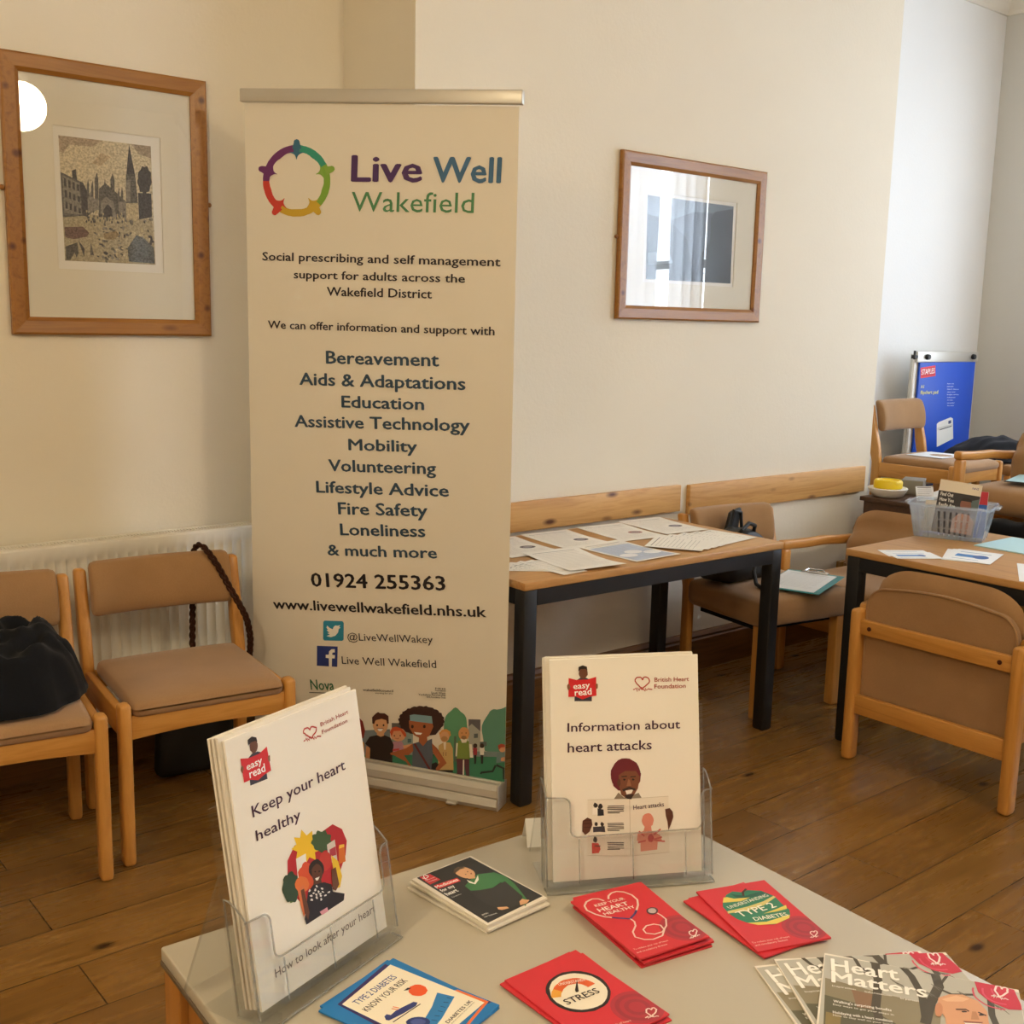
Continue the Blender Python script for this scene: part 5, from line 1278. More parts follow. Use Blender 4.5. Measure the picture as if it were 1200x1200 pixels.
('p','827C72',5.34,((.0655,-.0545),(.0625,-.0545),(.0595,-.0505),(.0585,-.0455),(.0615,-.0445),(.0655,-.0465),(.0675,-.0515))),
('p','37353A',5.35,((-.0165,-.1555),(-.0215,-.1575),(-.0275,-.1555),(-.0305,-.1505),(-.0285,-.1465),(-.0225,-.1465),(-.0165,-.1505))),
('p','5C5854',5.36,((.0605,-.1625),(.0575,-.1615),(.0565,-.1575),(.0565,-.1535),(.0595,-.1525),(.0625,-.1555),(.0625,-.1595))),
('p','827C72',5.38,((.1005,-.1205),(.0955,-.1185),(.0925,-.1125),(.0935,-.1065),(.0975,-.1055),(.1025,-.1095),(.1025,-.1155))),
('p','5C5854',5.39,((.0615,-.1495),(.0585,-.1505),(.0555,-.1485),(.0545,-.1455),(.0555,-.1435),(.0595,-.1445),(.0615,-.1465))),
('p','C4B792',5.4,((.0375,-.1575),(.0345,-.1585),(.0305,-.1565),(.0285,-.1525),(.0305,-.1505),(.0345,-.1505),(.0375,-.1545))),
('p','5C5854',5.41,((.0245,-.0975),(.0205,-.1005),(.0135,-.0995),(.0085,-.0955),(.0105,-.0915),(.0165,-.0905),(.0225,-.0925))),
('p','5E5A4A',5.42,((.0305,-.1555),(.0265,-.1565),(.0225,-.1545),(.0205,-.1505),(.0225,-.1475),(.0265,-.1485),(.0305,-.1525))),
('p','C4B792',5.43,((.1225,-.1625),(.1195,-.1635),(.1175,-.1615),(.1155,-.1585),(.1175,-.1575),(.1205,-.1585),(.1225,-.1605))),
('p','5E5A4A',5.44,((.0875,-.1415),(.0825,-.1435),(.0765,-.1415),(.0725,-.1365),(.0755,-.1325),(.0815,-.1325),(.0875,-.1365))),
('p','827C72',5.45,((-.0135,-.0525),(-.0155,-.0545),(-.0215,-.0545),(-.0245,-.0525),(-.0235,-.0495),(-.0195,-.0485),(-.0145,-.0495))),
('p','5E5A4A',5.46,((-.0145,-.0545),(-.0185,-.0525),(-.0195,-.0465),(-.0185,-.0405),(-.0145,-.0405),(-.0115,-.0445),(-.0115,-.0505))),
('p','37353A',5.47,((.1135,-.1605),(.1095,-.1615),(.1045,-.1585),(.1035,-.1545),(.1055,-.1525),(.1105,-.1535),(.1135,-.1575))),
('p','37353A',5.48,((-.0395,-.1145),(-.0415,-.1145),(-.0435,-.1125),(-.0445,-.1095),(-.0435,-.1085),(-.0405,-.1095),(-.0385,-.1115))),
('p','827C72',5.49,((.0185,-.1685),(.0155,-.1705),(.0105,-.1705),(.0065,-.1685),(.0075,-.1655),(.0125,-.1635),(.0175,-.1655))),
('p','37353A',5.5,((.1325,-.1095),(.1275,-.1115),(.1215,-.1095),(.1185,-.1045),(.1205,-.1015),(.1265,-.1015),(.1315,-.1055))),
('p','5C5854',5.51,((-.0205,-.1175),(-.0245,-.1195),(-.0305,-.1185),(-.0345,-.1145),(-.0325,-.1115),(-.0265,-.1105),(-.0215,-.1135))),
('p','37353A',5.52,((-.0125,-.1645),(-.0135,-.1645),(-.0165,-.1635),(-.0165,-.1605),(-.0155,-.1595),(-.0135,-.1605),(-.0115,-.1625))),
('p','5C5854',5.53,((.0525,-.0945),(.0485,-.0965),(.0425,-.0955),(.0395,-.0915),(.0405,-.0885),(.0465,-.0875),(.0515,-.0905))),
('p','37353A',5.54,((.0385,-.1005),(.0355,-.0995),(.0345,-.0955),(.0355,-.0915),(.0375,-.0905),(.0405,-.0935),(.0405,-.0985))),
('p','B5A680',5.55,((.0885,-.0435),(.0865,-.0425),(.0865,-.0405),(.0875,-.0385),(.0885,-.0385),(.0895,-.0405),(.0895,-.0425))),
('p','827C72',5.56,((.1095,-.0465),(.1065,-.0485),(.1015,-.0485),(.0985,-.0455),(.0995,-.0425),(.1035,-.0415),(.1085,-.0435))),
('p','827C72',5.57,((-.0465,-.0985),(-.0495,-.0995),(-.0525,-.0985),(-.0545,-.0955),(-.0535,-.0935),(-.0495,-.0935),(-.0465,-.0955))),
('p','5E5A4A',5.58,((-.0245,-.0875),(-.0255,-.0885),(-.0285,-.0895),(-.0305,-.0885),(-.0305,-.0865),(-.0275,-.0855),(-.0255,-.0855))),
('p','37353A',5.59,((.0795,-.1475),(.0755,-.1485),(.0715,-.1465),(.0685,-.1435),(.0705,-.1405),(.0755,-.1405),(.0795,-.1435))),
('p','37353A',5.6,((.0535,-.1475),(.0505,-.1475),(.0475,-.1445),(.0475,-.1415),(.0495,-.1395),(.0525,-.1415),(.0545,-.1455))),
('p','C4B792',5.61,((.0235,-.0925),(.0205,-.0935),(.0165,-.0925),(.0135,-.0895),(.0155,-.0865),(.0195,-.0865),(.0235,-.0895))),
('p','5C5854',5.62,((.1235,-.0915),(.1215,-.0915),(.1205,-.0905),(.1195,-.0885),(.1205,-.0875),(.1225,-.0885),(.1235,-.0895))),
('p','B5A680',5.63,((.0775,-.0465),(.0745,-.0485),(.0705,-.0485),(.0675,-.0465),(.0675,-.0435),(.0715,-.0425),(.0755,-.0435))),
('p','C4B792',5.65,((.0445,-.1565),(.0435,-.1585),(.0405,-.1585),(.0385,-.1565),(.0385,-.1555),(.0415,-.1545),(.0435,-.1555))),
('p','B5A680',5.66,((.0965,-.1315),(.0915,-.1315),(.0875,-.1265),(.0875,-.1205),(.0915,-.1175),(.0965,-.1215),(.0985,-.1275))),
('p','5E5A4A',5.67,((.0785,-.1155),(.0765,-.1145),(.0755,-.1125),(.0755,-.1105),(.0775,-.1095),(.0785,-.1115),(.0795,-.1135))),
('p','5E5A4A',5.68,((.0325,-.0715),(.0305,-.0735),(.0265,-.0735),(.0235,-.0715),(.0235,-.0695),(.0275,-.0685),(.0315,-.0685))),
('p','37353A',5.69,((-.0445,-.1645),(-.0465,-.1655),(-.0495,-.1645),(-.0505,-.1625),(-.0495,-.1605),(-.0475,-.1605),(-.0445,-.1625))),
('p','B5A680',5.7,((.1045,-.0395),(.1025,-.0395),(.1015,-.0365),(.1025,-.0345),(.1035,-.0345),(.1055,-.0355),(.1055,-.0385))),
('p','37353A',5.71,((.1215,-.1195),(.1175,-.1165),(.1165,-.1105),(.1195,-.1055),(.1235,-.1055),(.1255,-.1095),(.1245,-.1165))),
('p','5E5A4A',5.72,((.0455,-.1135),(.0435,-.1125),(.0415,-.1095),(.0415,-.1075),(.0435,-.1065),(.0455,-.1085),(.0465,-.1115))),
('p','5E5A4A',5.73,((.1245,-.0415),(.1225,-.0435),(.1185,-.0425),(.1155,-.0405),(.1165,-.0385),(.1195,-.0375),(.1235,-.0395))),
('p','827C72',5.75,((.0285,-.1385),(.0235,-.1405),(.0175,-.1375),(.0145,-.1325),(.0165,-.1285),(.0235,-.1295),(.0285,-.1335))),
('p','37353A',5.76,((.0165,-.0895),(.0135,-.0915),(.0095,-.0895),(.0075,-.0865),(.0095,-.0845),(.0135,-.0845),(.0165,-.0875))),
('p','5C5854',5.77,((-.0155,-.1725),(-.0205,-.1735),(-.0265,-.1705),(-.0285,-.1655),(-.0255,-.1625),(-.0205,-.1635),(-.0155,-.1675))),
('p','C4B792',5.78,((.0505,-.1215),(.0455,-.1225),(.0395,-.1195),(.0375,-.1135),(.0405,-.1105),(.0465,-.1115),(.0515,-.1165))),
('p','37353A',5.79,((.0605,-.1615),(.0585,-.1615),(.0555,-.1605),(.0555,-.1585),(.0565,-.1565),(.0585,-.1575),(.0605,-.1595))),
('p','5E5A4A',5.8,((.0305,-.1415),(.0255,-.1405),(.0225,-.1345),(.0225,-.1285),(.0265,-.1265),(.0315,-.1295),(.0335,-.1365))),
('p','5E5A4A',5.81,((-.0255,-.0815),(-.0275,-.0815),(-.0305,-.0805),(-.0305,-.0775),(-.0295,-.0765),(-.0265,-.0765),(-.0255,-.0795))),
('p','827C72',5.82,((.1195,-.1545),(.1155,-.1545),(.1125,-.1505),(.1125,-.1465),(.1155,-.1445),(.1195,-.1465),(.1205,-.1515))),
('p','827C72',5.83,((.1025,-.1215),(.0995,-.1195),(.0975,-.1145),(.0995,-.1105),(.1025,-.1095),(.1055,-.1135),(.1055,-.1185))),
('p','5C5854',5.84,((.0025,-.0795),(-.0015,-.0815),(-.0075,-.0815),(-.0115,-.0785),(-.0105,-.0745),(-.0045,-.0735),(.0005,-.0755))),
('p','5C5854',5.85,((.0115,-.0885),(.0065,-.0895),(.0015,-.0865),(-.0005,-.0825),(.0015,-.0795),(.0065,-.0795),(.0115,-.0835))),
('p','5E5A4A',5.86,((.0705,-.1355),(.0685,-.1345),(.0675,-.1315),(.0675,-.1295),(.0695,-.1285),(.0715,-.1305),(.0715,-.1335))),
('p','C4B792',5.87,((.1005,-.1105),(.0985,-.1135),(.0935,-.1135),(.0895,-.1115),(.0905,-.1085),(.0945,-.1075),(.0985,-.1085))),
('p','37353A',5.88,((.1255,-.1455),(.1205,-.1465),(.1145,-.1425),(.1125,-.1375),(.1155,-.1345),(.1215,-.1355),(.1255,-.1405))),
('p','C4B792',5.89,((-.0125,-.0745),(-.0155,-.0775),(-.0215,-.0775),(-.0255,-.0755),(-.0255,-.0725),(-.0205,-.0705),(-.0145,-.0715))),
('p','827C72',5.9,((-.0145,-.0775),(-.0175,-.0815),(-.0245,-.0815),(-.0295,-.0775),(-.0285,-.0735),(-.0225,-.0725),(-.0165,-.0735))),
('p','827C72',5.91,((.0575,-.1295),(.0565,-.1305),(.0535,-.1305),(.0525,-.1295),(.0525,-.1275),(.0545,-.1275),(.0565,-.1285))),
('p','37353A',5.92,((-.0515,-.0695),(-.0525,-.0715),(-.0555,-.0715),(-.0575,-.0705),(-.0565,-.0685),(-.0545,-.0675),(-.0525,-.0685))),
('p','B5A680',5.93,((-.0145,-.1675),(-.0165,-.1675),(-.0175,-.1665),(-.0185,-.1645),(-.0175,-.1635),(-.0155,-.1645),(-.0145,-.1655))),
('p','B5A680',5.94,((.0725,-.0395),(.0695,-.0405),(.0665,-.0385),(.0645,-.0355),(.0655,-.0335),(.0695,-.0345),(.0725,-.0365))),
('p','B5A680',5.95,((-.0445,-.1345),(-.0495,-.1365),(-.0545,-.1335),(-.0565,-.1295),(-.0545,-.1265),(-.0495,-.1265),(-.0455,-.1305))),
('p','C4B792',5.96,((.0455,-.0565),(.0425,-.0575),(.0395,-.0555),(.0385,-.0525),(.0405,-.0515),(.0435,-.0515),(.0455,-.0545))),
('p','5E5A4A',5.97,((.0195,-.1145),(.0175,-.1135),(.0175,-.1105),(.0185,-.1075),(.0205,-.1075),(.0215,-.1095),(.0215,-.1135))),
('p','827C72',5.98,((.0095,-.1515),(.0045,-.1505),(.0015,-.1465),(.0015,-.1405),(.0045,-.1385),(.0085,-.1415),(.0105,-.1465))),
('p','37353A',5.99,((.0655,-.1725),(.0615,-.1715),(.0585,-.1655),(.0585,-.1605),(.0625,-.1585),(.0665,-.1625),(.0685,-.1685))),
('p','37353A',6,((.1255,-.1295),(.1215,-.1295),(.1185,-.1255),(.1185,-.1215),(.1215,-.1195),(.1255,-.1215),(.1265,-.1265))),
('p','C4B792',6.01,((.0385,-.0495),(.0355,-.0495),(.0325,-.0475),(.0325,-.0445),(.0345,-.0435),(.0365,-.0445),(.0385,-.0475))),
('p','5C5854',6.02,((-.0255,-.1335),(-.0295,-.1345),(-.0335,-.1325),(-.0365,-.1285),(-.0345,-.1255),(-.0295,-.1265),(-.0255,-.1295))),
('p','5E5A4A',6.03,((.1185,-.0955),(.1165,-.0965),(.1145,-.0965),(.1125,-.0955),(.1125,-.0935),(.1155,-.0935),(.1175,-.0935))),
('p','5E5A4A',6.04,((.0035,-.1405),(-.0005,-.1425),(-.0055,-.1415),(-.0075,-.1375),(-.0065,-.1345),(-.0015,-.1345),(.0025,-.1375))),
('p','C4B792',6.05,((-.0215,-.1085),(-.0245,-.1115),(-.0315,-.1125),(-.0355,-.1095),(-.0355,-.1055),(-.0295,-.1035),(-.0235,-.1045))),
('p','C4B792',6.06,((.0775,-.1415),(.0745,-.1435),(.0695,-.1415),(.0675,-.1375),(.0695,-.1345),(.0745,-.1355),(.0775,-.1385))),
('p','5C5854',6.07,((-.0415,-.0805),(-.0425,-.0815),(-.0455,-.0825),(-.0465,-.0815),(-.0465,-.0795),(-.0445,-.0795),(-.0425,-.0795))),
('p','827C72',6.08,((.0355,-.0785),(.0315,-.0775),(.0295,-.0715),(.0305,-.0665),(.0345,-.0655),(.0375,-.0695),(.0375,-.0755))),
('p','37353A',6.09,((.1265,-.0975),(.1225,-.0995),(.1165,-.0965),(.1135,-.0925),(.1155,-.0885),(.1215,-.0895),(.1265,-.0925))),
('p','37353A',6.1,((.1045,-.0525),(.1015,-.0525),(.0995,-.0495),(.0995,-.0465),(.1015,-.0455),(.1035,-.0465),(.1055,-.0495))),
('p','C4B792',6.11,((.0455,-.1625),(.0435,-.1635),(.0415,-.1635),(.0395,-.1625),(.0395,-.1605),(.0425,-.1605),(.0445,-.1615))),
('p','C4B792',6.12,((.0215,-.1415),(.0175,-.1445),(.0115,-.1445),(.0075,-.1415),(.0075,-.1375),(.0135,-.1365),(.0195,-.1375))),
('p','5E5A4A',6.13,((.0565,-.1595),(.0515,-.1605),(.0465,-.1565),(.0455,-.1515),(.0485,-.1485),(.0535,-.1505),(.0565,-.1555))),
('p','827C72',6.14,((.0505,-.0645),(.0485,-.0665),(.0455,-.0675),(.0425,-.0665),(.0425,-.0645),(.0455,-.0625),(.0495,-.0635))),
('p','B5A680',6.15,((.0975,-.1605),(.0925,-.1625),(.0855,-.1605),(.0815,-.1555),(.0845,-.1515),(.0905,-.1515),(.0965,-.1555))),
('p','5E5A4A',6.16,((.1155,-.0795),(.1125,-.0795),(.1095,-.0755),(.1095,-.0715),(.1125,-.0705),(.1155,-.0725),(.1175,-.0765))),
('p','5E5A4A',6.17,((-.0035,-.1595),(-.0065,-.1615),(-.0115,-.1605),(-.0145,-.1585),(-.0135,-.1555),(-.0095,-.1545),(-.0055,-.1565))),
('p','5C5854',6.18,((.0655,-.0555),(.0605,-.0565),(.0555,-.0535),(.0535,-.0485),(.0565,-.0455),(.0615,-.0475),(.0655,-.0515))),
('p','5E5A4A',6.19,((.0395,-.1015),(.0385,-.1035),(.0345,-.1025),(.0335,-.1005),(.0335,-.0995),(.0365,-.0985),(.0395,-.0995))),
('p','37353A',6.2,((.0965,-.1675),(.0915,-.1685),(.0865,-.1635),(.0855,-.1575),(.0885,-.1545),(.0945,-.1565),(.0985,-.1625))),
('p','37353A',6.21,((.1235,-.1575),(.1205,-.1575),(.1195,-.1555),(.1185,-.1535),(.1205,-.1525),(.1225,-.1535),(.1235,-.1565))),
('p','37353A',6.22,((-.0515,-.0955),(-.0535,-.0965),(-.0565,-.0945),(-.0575,-.0915),(-.0555,-.0905),(-.0535,-.0905),(-.0515,-.0935))),
('p','5E5A4A',6.24,((.0015,-.1375),(-.0005,-.1365),(-.0015,-.1345),(-.0015,-.1325),(.0005,-.1325),(.0015,-.1335),(.0025,-.1355))),
('p','5C5854',6.25,((-.0555,-.0645),(-.0595,-.0615),(-.0605,-.0545),(-.0585,-.0485),(-.0545,-.0485),(-.0515,-.0535),(-.0515,-.0605))),
('p','B5A680',6.26,((.1105,-.0965),(.1055,-.0985),(.0995,-.0965),(.0965,-.0925),(.0985,-.0895),(.1045,-.0885),(.1095,-.0925))),
('p','C4B792',6.27,((.0965,-.0915),(.0925,-.0945),(.0855,-.0945),(.0815,-.0915),(.0825,-.0875),(.0885,-.0855),(.0945,-.0875))),
('p','B5A680',6.28,((.0355,-.1355),(.0325,-.1375),(.0275,-.1365),(.0245,-.1335),(.0255,-.1315),(.0305,-.1305),(.0345,-.1325))),
('p','C4B792',6.29,((.0365,-.0445),(.0325,-.0455),(.0285,-.0435),(.0275,-.0405),(.0285,-.0385),(.0325,-.0385),(.0365,-.0415))),
('p','827C72',6.3,((-.0305,-.1705),(-.0345,-.1695),(-.0365,-.1645),(-.0355,-.1595),(-.0315,-.1585),(-.0285,-.1615),(-.0285,-.1675))),
('p','37353A',6.31,((.0235,-.0925),(.0205,-.0925),(.0195,-.0885),(.0195,-.0845),(.0225,-.0835),(.0245,-.0865),(.0255,-.0905))),
('p','5E5A4A',6.32,((-.0075,-.0935),(-.0115,-.0965),(-.0175,-.0955),(-.0215,-.0925),(-.0205,-.0885),(-.0145,-.0875),(-.0085,-.0895))),
('p','5C5854',6.33,((-.0205,-.0695),(-.0235,-.0695),(-.0265,-.0665),(-.0265,-.0635),(-.0245,-.0615),(-.0215,-.0635),(-.0195,-.0665))),
('p','5C5854',6.34,((-.0335,-.1255),(-.0355,-.1285),(-.0405,-.1285),(-.0435,-.1265),(-.0435,-.1245),(-.0395,-.1225),(-.0355,-.1235))),
('p','B5A680',6.36,((.0775,-.0455),(.0745,-.0465),(.0705,-.0445),(.0695,-.0405),(.0715,-.0385),(.0755,-.0395),(.0775,-.0425))),
('p','B5A680',6.37,((.1145,-.1575),(.1115,-.1575),(.1085,-.1555),(.1075,-.1535),(.1095,-.1515),(.1125,-.1525),(.1145,-.1545))),
('p','37353A',6.38,((-.0315,-.1305),(-.0335,-.1305),(-.0365,-.1285),(-.0375,-.1245),(-.0355,-.1235),(-.0325,-.1245),(-.0305,-.1275))),
('p','B5A680',6.39,((.0965,-.0815),(.0915,-.0805),(.0875,-.0745),(.0885,-.0675),(.0935,-.0665),(.0975,-.0705),(.0995,-.0775))),
('p','37353A',6.4,((.1255,-.1045),(.1215,-.1035),(.1195,-.0995),(.1205,-.0945),(.1235,-.0935),(.1265,-.0965),(.1275,-.1015))),
('p','C4B792',6.41,((.0605,-.0855),(.0585,-.0855),(.0565,-.0845),(.0555,-.0825),(.0565,-.0815),(.0585,-.0815),(.0605,-.0835))),
('p','C4B792',6.42,((-.0455,-.1275),(-.0465,-.1285),(-.0495,-.1295),(-.0515,-.1275),(-.0505,-.1265),(-.0485,-.1255),(-.0465,-.1265))),
('p','C4B792',6.43,((-.0275,-.0495),(-.0295,-.0505),(-.0315,-.0495),(-.0315,-.0475),(-.0305,-.0465),(-.0285,-.0465),(-.0275,-.0485))),
('p','827C72',6.44,((-.0015,-.1695),(-.0055,-.1685),(-.0075,-.1625),(-.0065,-.1575),(-.0035,-.1565),(.0005,-.1605),(.0015,-.1655))),
('p','827C72',6.45,((.1135,-.1645),(.1115,-.1645),(.1105,-.1625),(.1115,-.1605),(.1125,-.1605),(.1135,-.1615),(.1145,-.1635))),
('p','5C5854',6.46,((.0595,-.0985),(.0555,-.0965),(.0525,-.0905),(.0545,-.0845),(.0585,-.0825),(.0625,-.0875),(.0635,-.0945))),
('p','C4B792',6.47,((-.0405,-.1005),(-.0435,-.0995),(-.0445,-.0965),(-.0445,-.0935),(-.0425,-.0925),(-.0405,-.0945),(-.0395,-.0985))),
('p','B5A680',6.48,((.0125,-.1615),(.0085,-.1595),(.0065,-.1535),(.0075,-.1475),(.0115,-.1465),(.0155,-.1505),(.0155,-.1575))),
('p','B5A680',6.49,((.0435,-.1665),(.0405,-.1675),(.0375,-.1655),(.0365,-.1625),(.0375,-.1605),(.0415,-.1615),(.0435,-.1635))),
('p','5C5854',6,((-.0235,-.0465),(-.0245,-.0505),(-.0275,-.0515),(-.0285,-.0475),(-.0265,-.0435),(-.0245,-.0425))),
('p','B5A680',6,((-.0445,-.0285),(-.0465,-.0325),(-.0485,-.0325),(-.0495,-.0285),(-.0485,-.0245),(-.0455,-.0245))),
('p','B5A680',6,((.0155,-.0525),(.0145,-.0565),(.0115,-.0565),(.0105,-.0525),(.0115,-.0485),(.0145,-.0485))),
('p','37353A',6,((-.0305,-.0395),(-.0315,-.0435),(-.0345,-.0435),(-.0355,-.0395),(-.0335,-.0355),(-.0315,-.0355))),
('p','5C5854',6,((-.0575,-.0515),(-.0595,-.0555),(-.0615,-.0555),(-.0625,-.0515),(-.0615,-.0475),(-.0585,-.0475))),
('p','B5A680',6,((-.0675,-.0495),(-.0685,-.0535),(-.0715,-.0535),(-.0725,-.0495),(-.0705,-.0455),(-.0685,-.0455))),
('p','B5A680',6,((-.0665,-.0325),(-.0675,-.0365),(-.0695,-.0365),(-.0705,-.0325),(-.0695,-.0285),(-.0675,-.0285))),
('p','37353A',6,((-.0715,-.0465),(-.0735,-.0505),(-.0755,-.0515),(-.0765,-.0475),(-.0755,-.0435),(-.0725,-.0435))),
('p','B5A680',6,((-.0235,-.0545),(-.0245,-.0585),(-.0265,-.0585),(-.0275,-.0545),(-.0265,-.0505),(-.0245,-.0505))),
('p','37353A',6,((.0015,-.0565),(.0005,-.0605),(-.0025,-.0605),(-.0035,-.0565),(-.0015,-.0525),(.0005,-.0525))),
('p','37353A',6,((-.0695,-.0385),(-.0715,-.0425),(-.0735,-.0425),(-.0745,-.0395),(-.0735,-.0355),(-.0705,-.0345))),
('p','5C5854',6,((-.0365,-.0325),(-.0375,-.0365),(-.0395,-.0375),(-.0415,-.0335),(-.0395,-.0295),(-.0375,-.0285))),
('p','37353A',6,((-.0685,-.0485),(-.0705,-.0525),(-.0725,-.0525),(-.0735,-.0485),(-.0725,-.0445),(-.0695,-.0445))),
('p','B5A680',6,((.0075,-.0555),(.0055,-.0595),(.0035,-.0595),(.0025,-.0555),(.0035,-.0515),(.0055,-.0515))),
('p','37353A',6,((-.0615,-.0605),(-.0635,-.0645),(-.0655,-.0645),(-.0665,-.0605),(-.0655,-.0565),(-.0625,-.0565))),
('p','37353A',6,((-.0505,-.0585),(-.0525,-.0625),(-.0545,-.0635),(-.0555,-.0595),(-.0545,-.0555),(-.0515,-.0555))),
('p','B5A680',6,((.0285,-.0355),(.0275,-.0395),(.0245,-.0405),(.0235,-.0365),(.0255,-.0315),(.0275,-.0315))),
('p','B5A680',6,((.0195,-.0395),(.0185,-.0435),(.0155,-.0445),(.0145,-.0405),(.0155,-.0365),(.0185,-.0355))),
('p','B5A680',6,((.0195,-.0345),(.0185,-.0385),(.0165,-.0385),(.0145,-.0345),(.0165,-.0305),(.0185,-.0305))),
('p','37353A',6,((-.0695,-.0545),(-.0705,-.0585),(-.0735,-.0595),(-.0745,-.0555),(-.0725,-.0515),(-.0705,-.0505))),
('p','37353A',6,((-.0045,-.0515),(-.0055,-.0555),(-.0085,-.0555),(-.0095,-.0515),(-.0075,-.0475),(-.0055,-.0475))),
('p','37353A',6,((-.0545,-.0565),(-.0555,-.0605),(-.0585,-.0605),(-.0595,-.0565),(-.0575,-.0525),(-.0555,-.0525))),
('p','B5A680',6,((-.0655,-.0385),(-.0665,-.0425),(-.0685,-.0425),(-.0695,-.0385),(-.0685,-.0345),(-.0665,-.0345))),
('p','B5A680',6,((-.0015,-.0425),(-.0035,-.0465),(-.0055,-.0475),(-.0065,-.0435),(-.0055,-.0395),(-.0025,-.0385))),
('p','B5A680',6,((.0315,-.0285),(.0305,-.0335),(.0275,-.0335),(.0265,-.0295),(.0275,-.0255),(.0305,-.0255))),
('p','5C5854',6,((.0035,-.0475),(.0025,-.0515),(.0005,-.0515),(-.0005,-.0485),(.0005,-.0435),(.0025,-.0435))),
('p','5C5854',6,((.0265,-.0385),(.0255,-.0435),(.0225,-.0435),(.0215,-.0395),(.0225,-.0355),(.0255,-.0355))),
('p','5C5854',6,((-.0535,-.0425),(-.0545,-.0465),(-.0565,-.0475),(-.0575,-.0435),(-.0565,-.0395),(-.0545,-.0385))),
('p','5C5854',6,((-.0415,-.0455),(-.0435,-.0495),(-.0455,-.0505),(-.0465,-.0465),(-.0455,-.0425),(-.0425,-.0415))),
('p','37353A',6,((-.0355,-.0395),(-.0365,-.0435),(-.0395,-.0435),(-.0405,-.0395),(-.0385,-.0355),(-.0365,-.0355))),
('p','5C5854',6,((.0375,-.0415),(.0365,-.0455),(.0335,-.0455),(.0325,-.0425),(.0345,-.0375),(.0365,-.0375))),
('p','B5A680',6,((-.0265,-.0445),(-.0275,-.0495),(-.0295,-.0495),(-.0305,-.0455),(-.0295,-.0415),(-.0275,-.0415))),
('p','37353A',6,((-.0135,-.0285),(-.0145,-.0325),(-.0175,-.0325),(-.0185,-.0295),(-.0165,-.0255),(-.0145,-.0245))),
('p','37353A',6,((-.0365,-.0375),(-.0385,-.0415),(-.0405,-.0415),(-.0415,-.0375),(-.0405,-.0335),(-.0375,-.0335))),
('p','B5A680',6,((-.0475,-.0345),(-.0485,-.0385),(-.0505,-.0385),(-.0515,-.0345),(-.0505,-.0305),(-.0485,-.0305))),
('p','B5A680',6,((.0385,-.0435),(.0375,-.0475),(.0345,-.0475),(.0335,-.0435),(.0355,-.0395),(.0375,-.0395))),
('p','B5A680',6,((-.0025,-.0545),(-.0035,-.0585),(-.0065,-.0585),(-.0075,-.0545),(-.0065,-.0505),(-.0035,-.0505))),
('p','37353A',6,((.0285,-.0305),(.0275,-.0345),(.0255,-.0345),(.0245,-.0305),(.0255,-.0265),(.0275,-.0265))),
('p','5C5854',6,((.0345,-.0525),(.0335,-.0565),(.0305,-.0565),(.0295,-.0525),(.0315,-.0485),(.0335,-.0485))),
('p','5C5854',6,((.0335,-.0535),(.0325,-.0575),(.0295,-.0575),(.0285,-.0535),(.0295,-.0495),(.0325,-.0495))),
('p','5C5854',6,((.0465,-.0505),(.0455,-.0545),(.0435,-.0545),(.0415,-.0505),(.0435,-.0465),(.0455,-.0465))),
('p','37353A',6,((.0425,-.0155),(.0415,-.0195),(.0395,-.0195),(.0385,-.0155),(.0395,-.0115),(.0415,-.0115))),
('p','B5A680',6,((-.0745,-.0295),(-.0765,-.0335),(-.0785,-.0335),(-.0795,-.0305),(-.0785,-.0265),(-.0755,-.0255))),
('p','37353A',6,((-.0135,-.0435),(-.0155,-.0475),(-.0175,-.0475),(-.0185,-.0445),(-.0175,-.0395),(-.0145,-.0395))),
('p','5C5854',6,((-.0545,-.0305),(-.0555,-.0345),(-.0575,-.0345),(-.0585,-.0305),(-.0575,-.0265),(-.0555,-.0265))),
('p','B5A680',6,((-.0245,-.0335),(-.0255,-.0375),(-.0285,-.0375),(-.0295,-.0335),(-.0275,-.0295),(-.0255,-.0295))),
('p','37353A',6,((-.0545,-.0525),(-.0565,-.0565),(-.0585,-.0565),(-.0595,-.0525),(-.0585,-.0485),(-.0555,-.0485))),
('p','5C5854',6,((-.0655,-.0345),(-.0665,-.0385),(-.0695,-.0385),(-.0705,-.0345),(-.0685,-.0305),(-.0665,-.0305))),
('p','5C5854',6,((-.0225,-.0275),(-.0245,-.0315),(-.0265,-.0325),(-.0275,-.0285),(-.0265,-.0245),(-.0235,-.0235))),
('p','5C5854',6,((.0165,-.0435),(.0155,-.0475),(.0135,-.0485),(.0125,-.0445),(.0135,-.0395),(.0155,-.0395))),
('p','5C5854',6,((.0445,-.0485),(.0435,-.0525),(.0405,-.0525),(.0395,-.0485),(.0415,-.0445),(.0435,-.0445))),
('p','5C5854',6,((.0405,-.0315),(.0395,-.0355),(.0365,-.0355),(.0355,-.0315),(.0365,-.0275),(.0395,-.0275))),
('p','37353A',6,((-.0205,-.0575),(-.0215,-.0615),(-.0235,-.0625),(-.0245,-.0585),(-.0235,-.0545),(-.0215,-.0535))),
('p','5C5854',6,((-.0345,-.0535),(-.0355,-.0575),(-.0385,-.0575),(-.0395,-.0535),(-.0375,-.0495),(-.0355,-.0495))),
('p','5C5854',6,((-.0745,-.0385),(-.0765,-.0425),(-.0785,-.0425),(-.0795,-.0385),(-.0785,-.0345),(-.0755,-.0345))),
('p','37353A',6,((.0235,-.0275),(.0215,-.0315),(.0195,-.0325),(.0185,-.0285),(.0195,-.0235),(.0225,-.0235))),
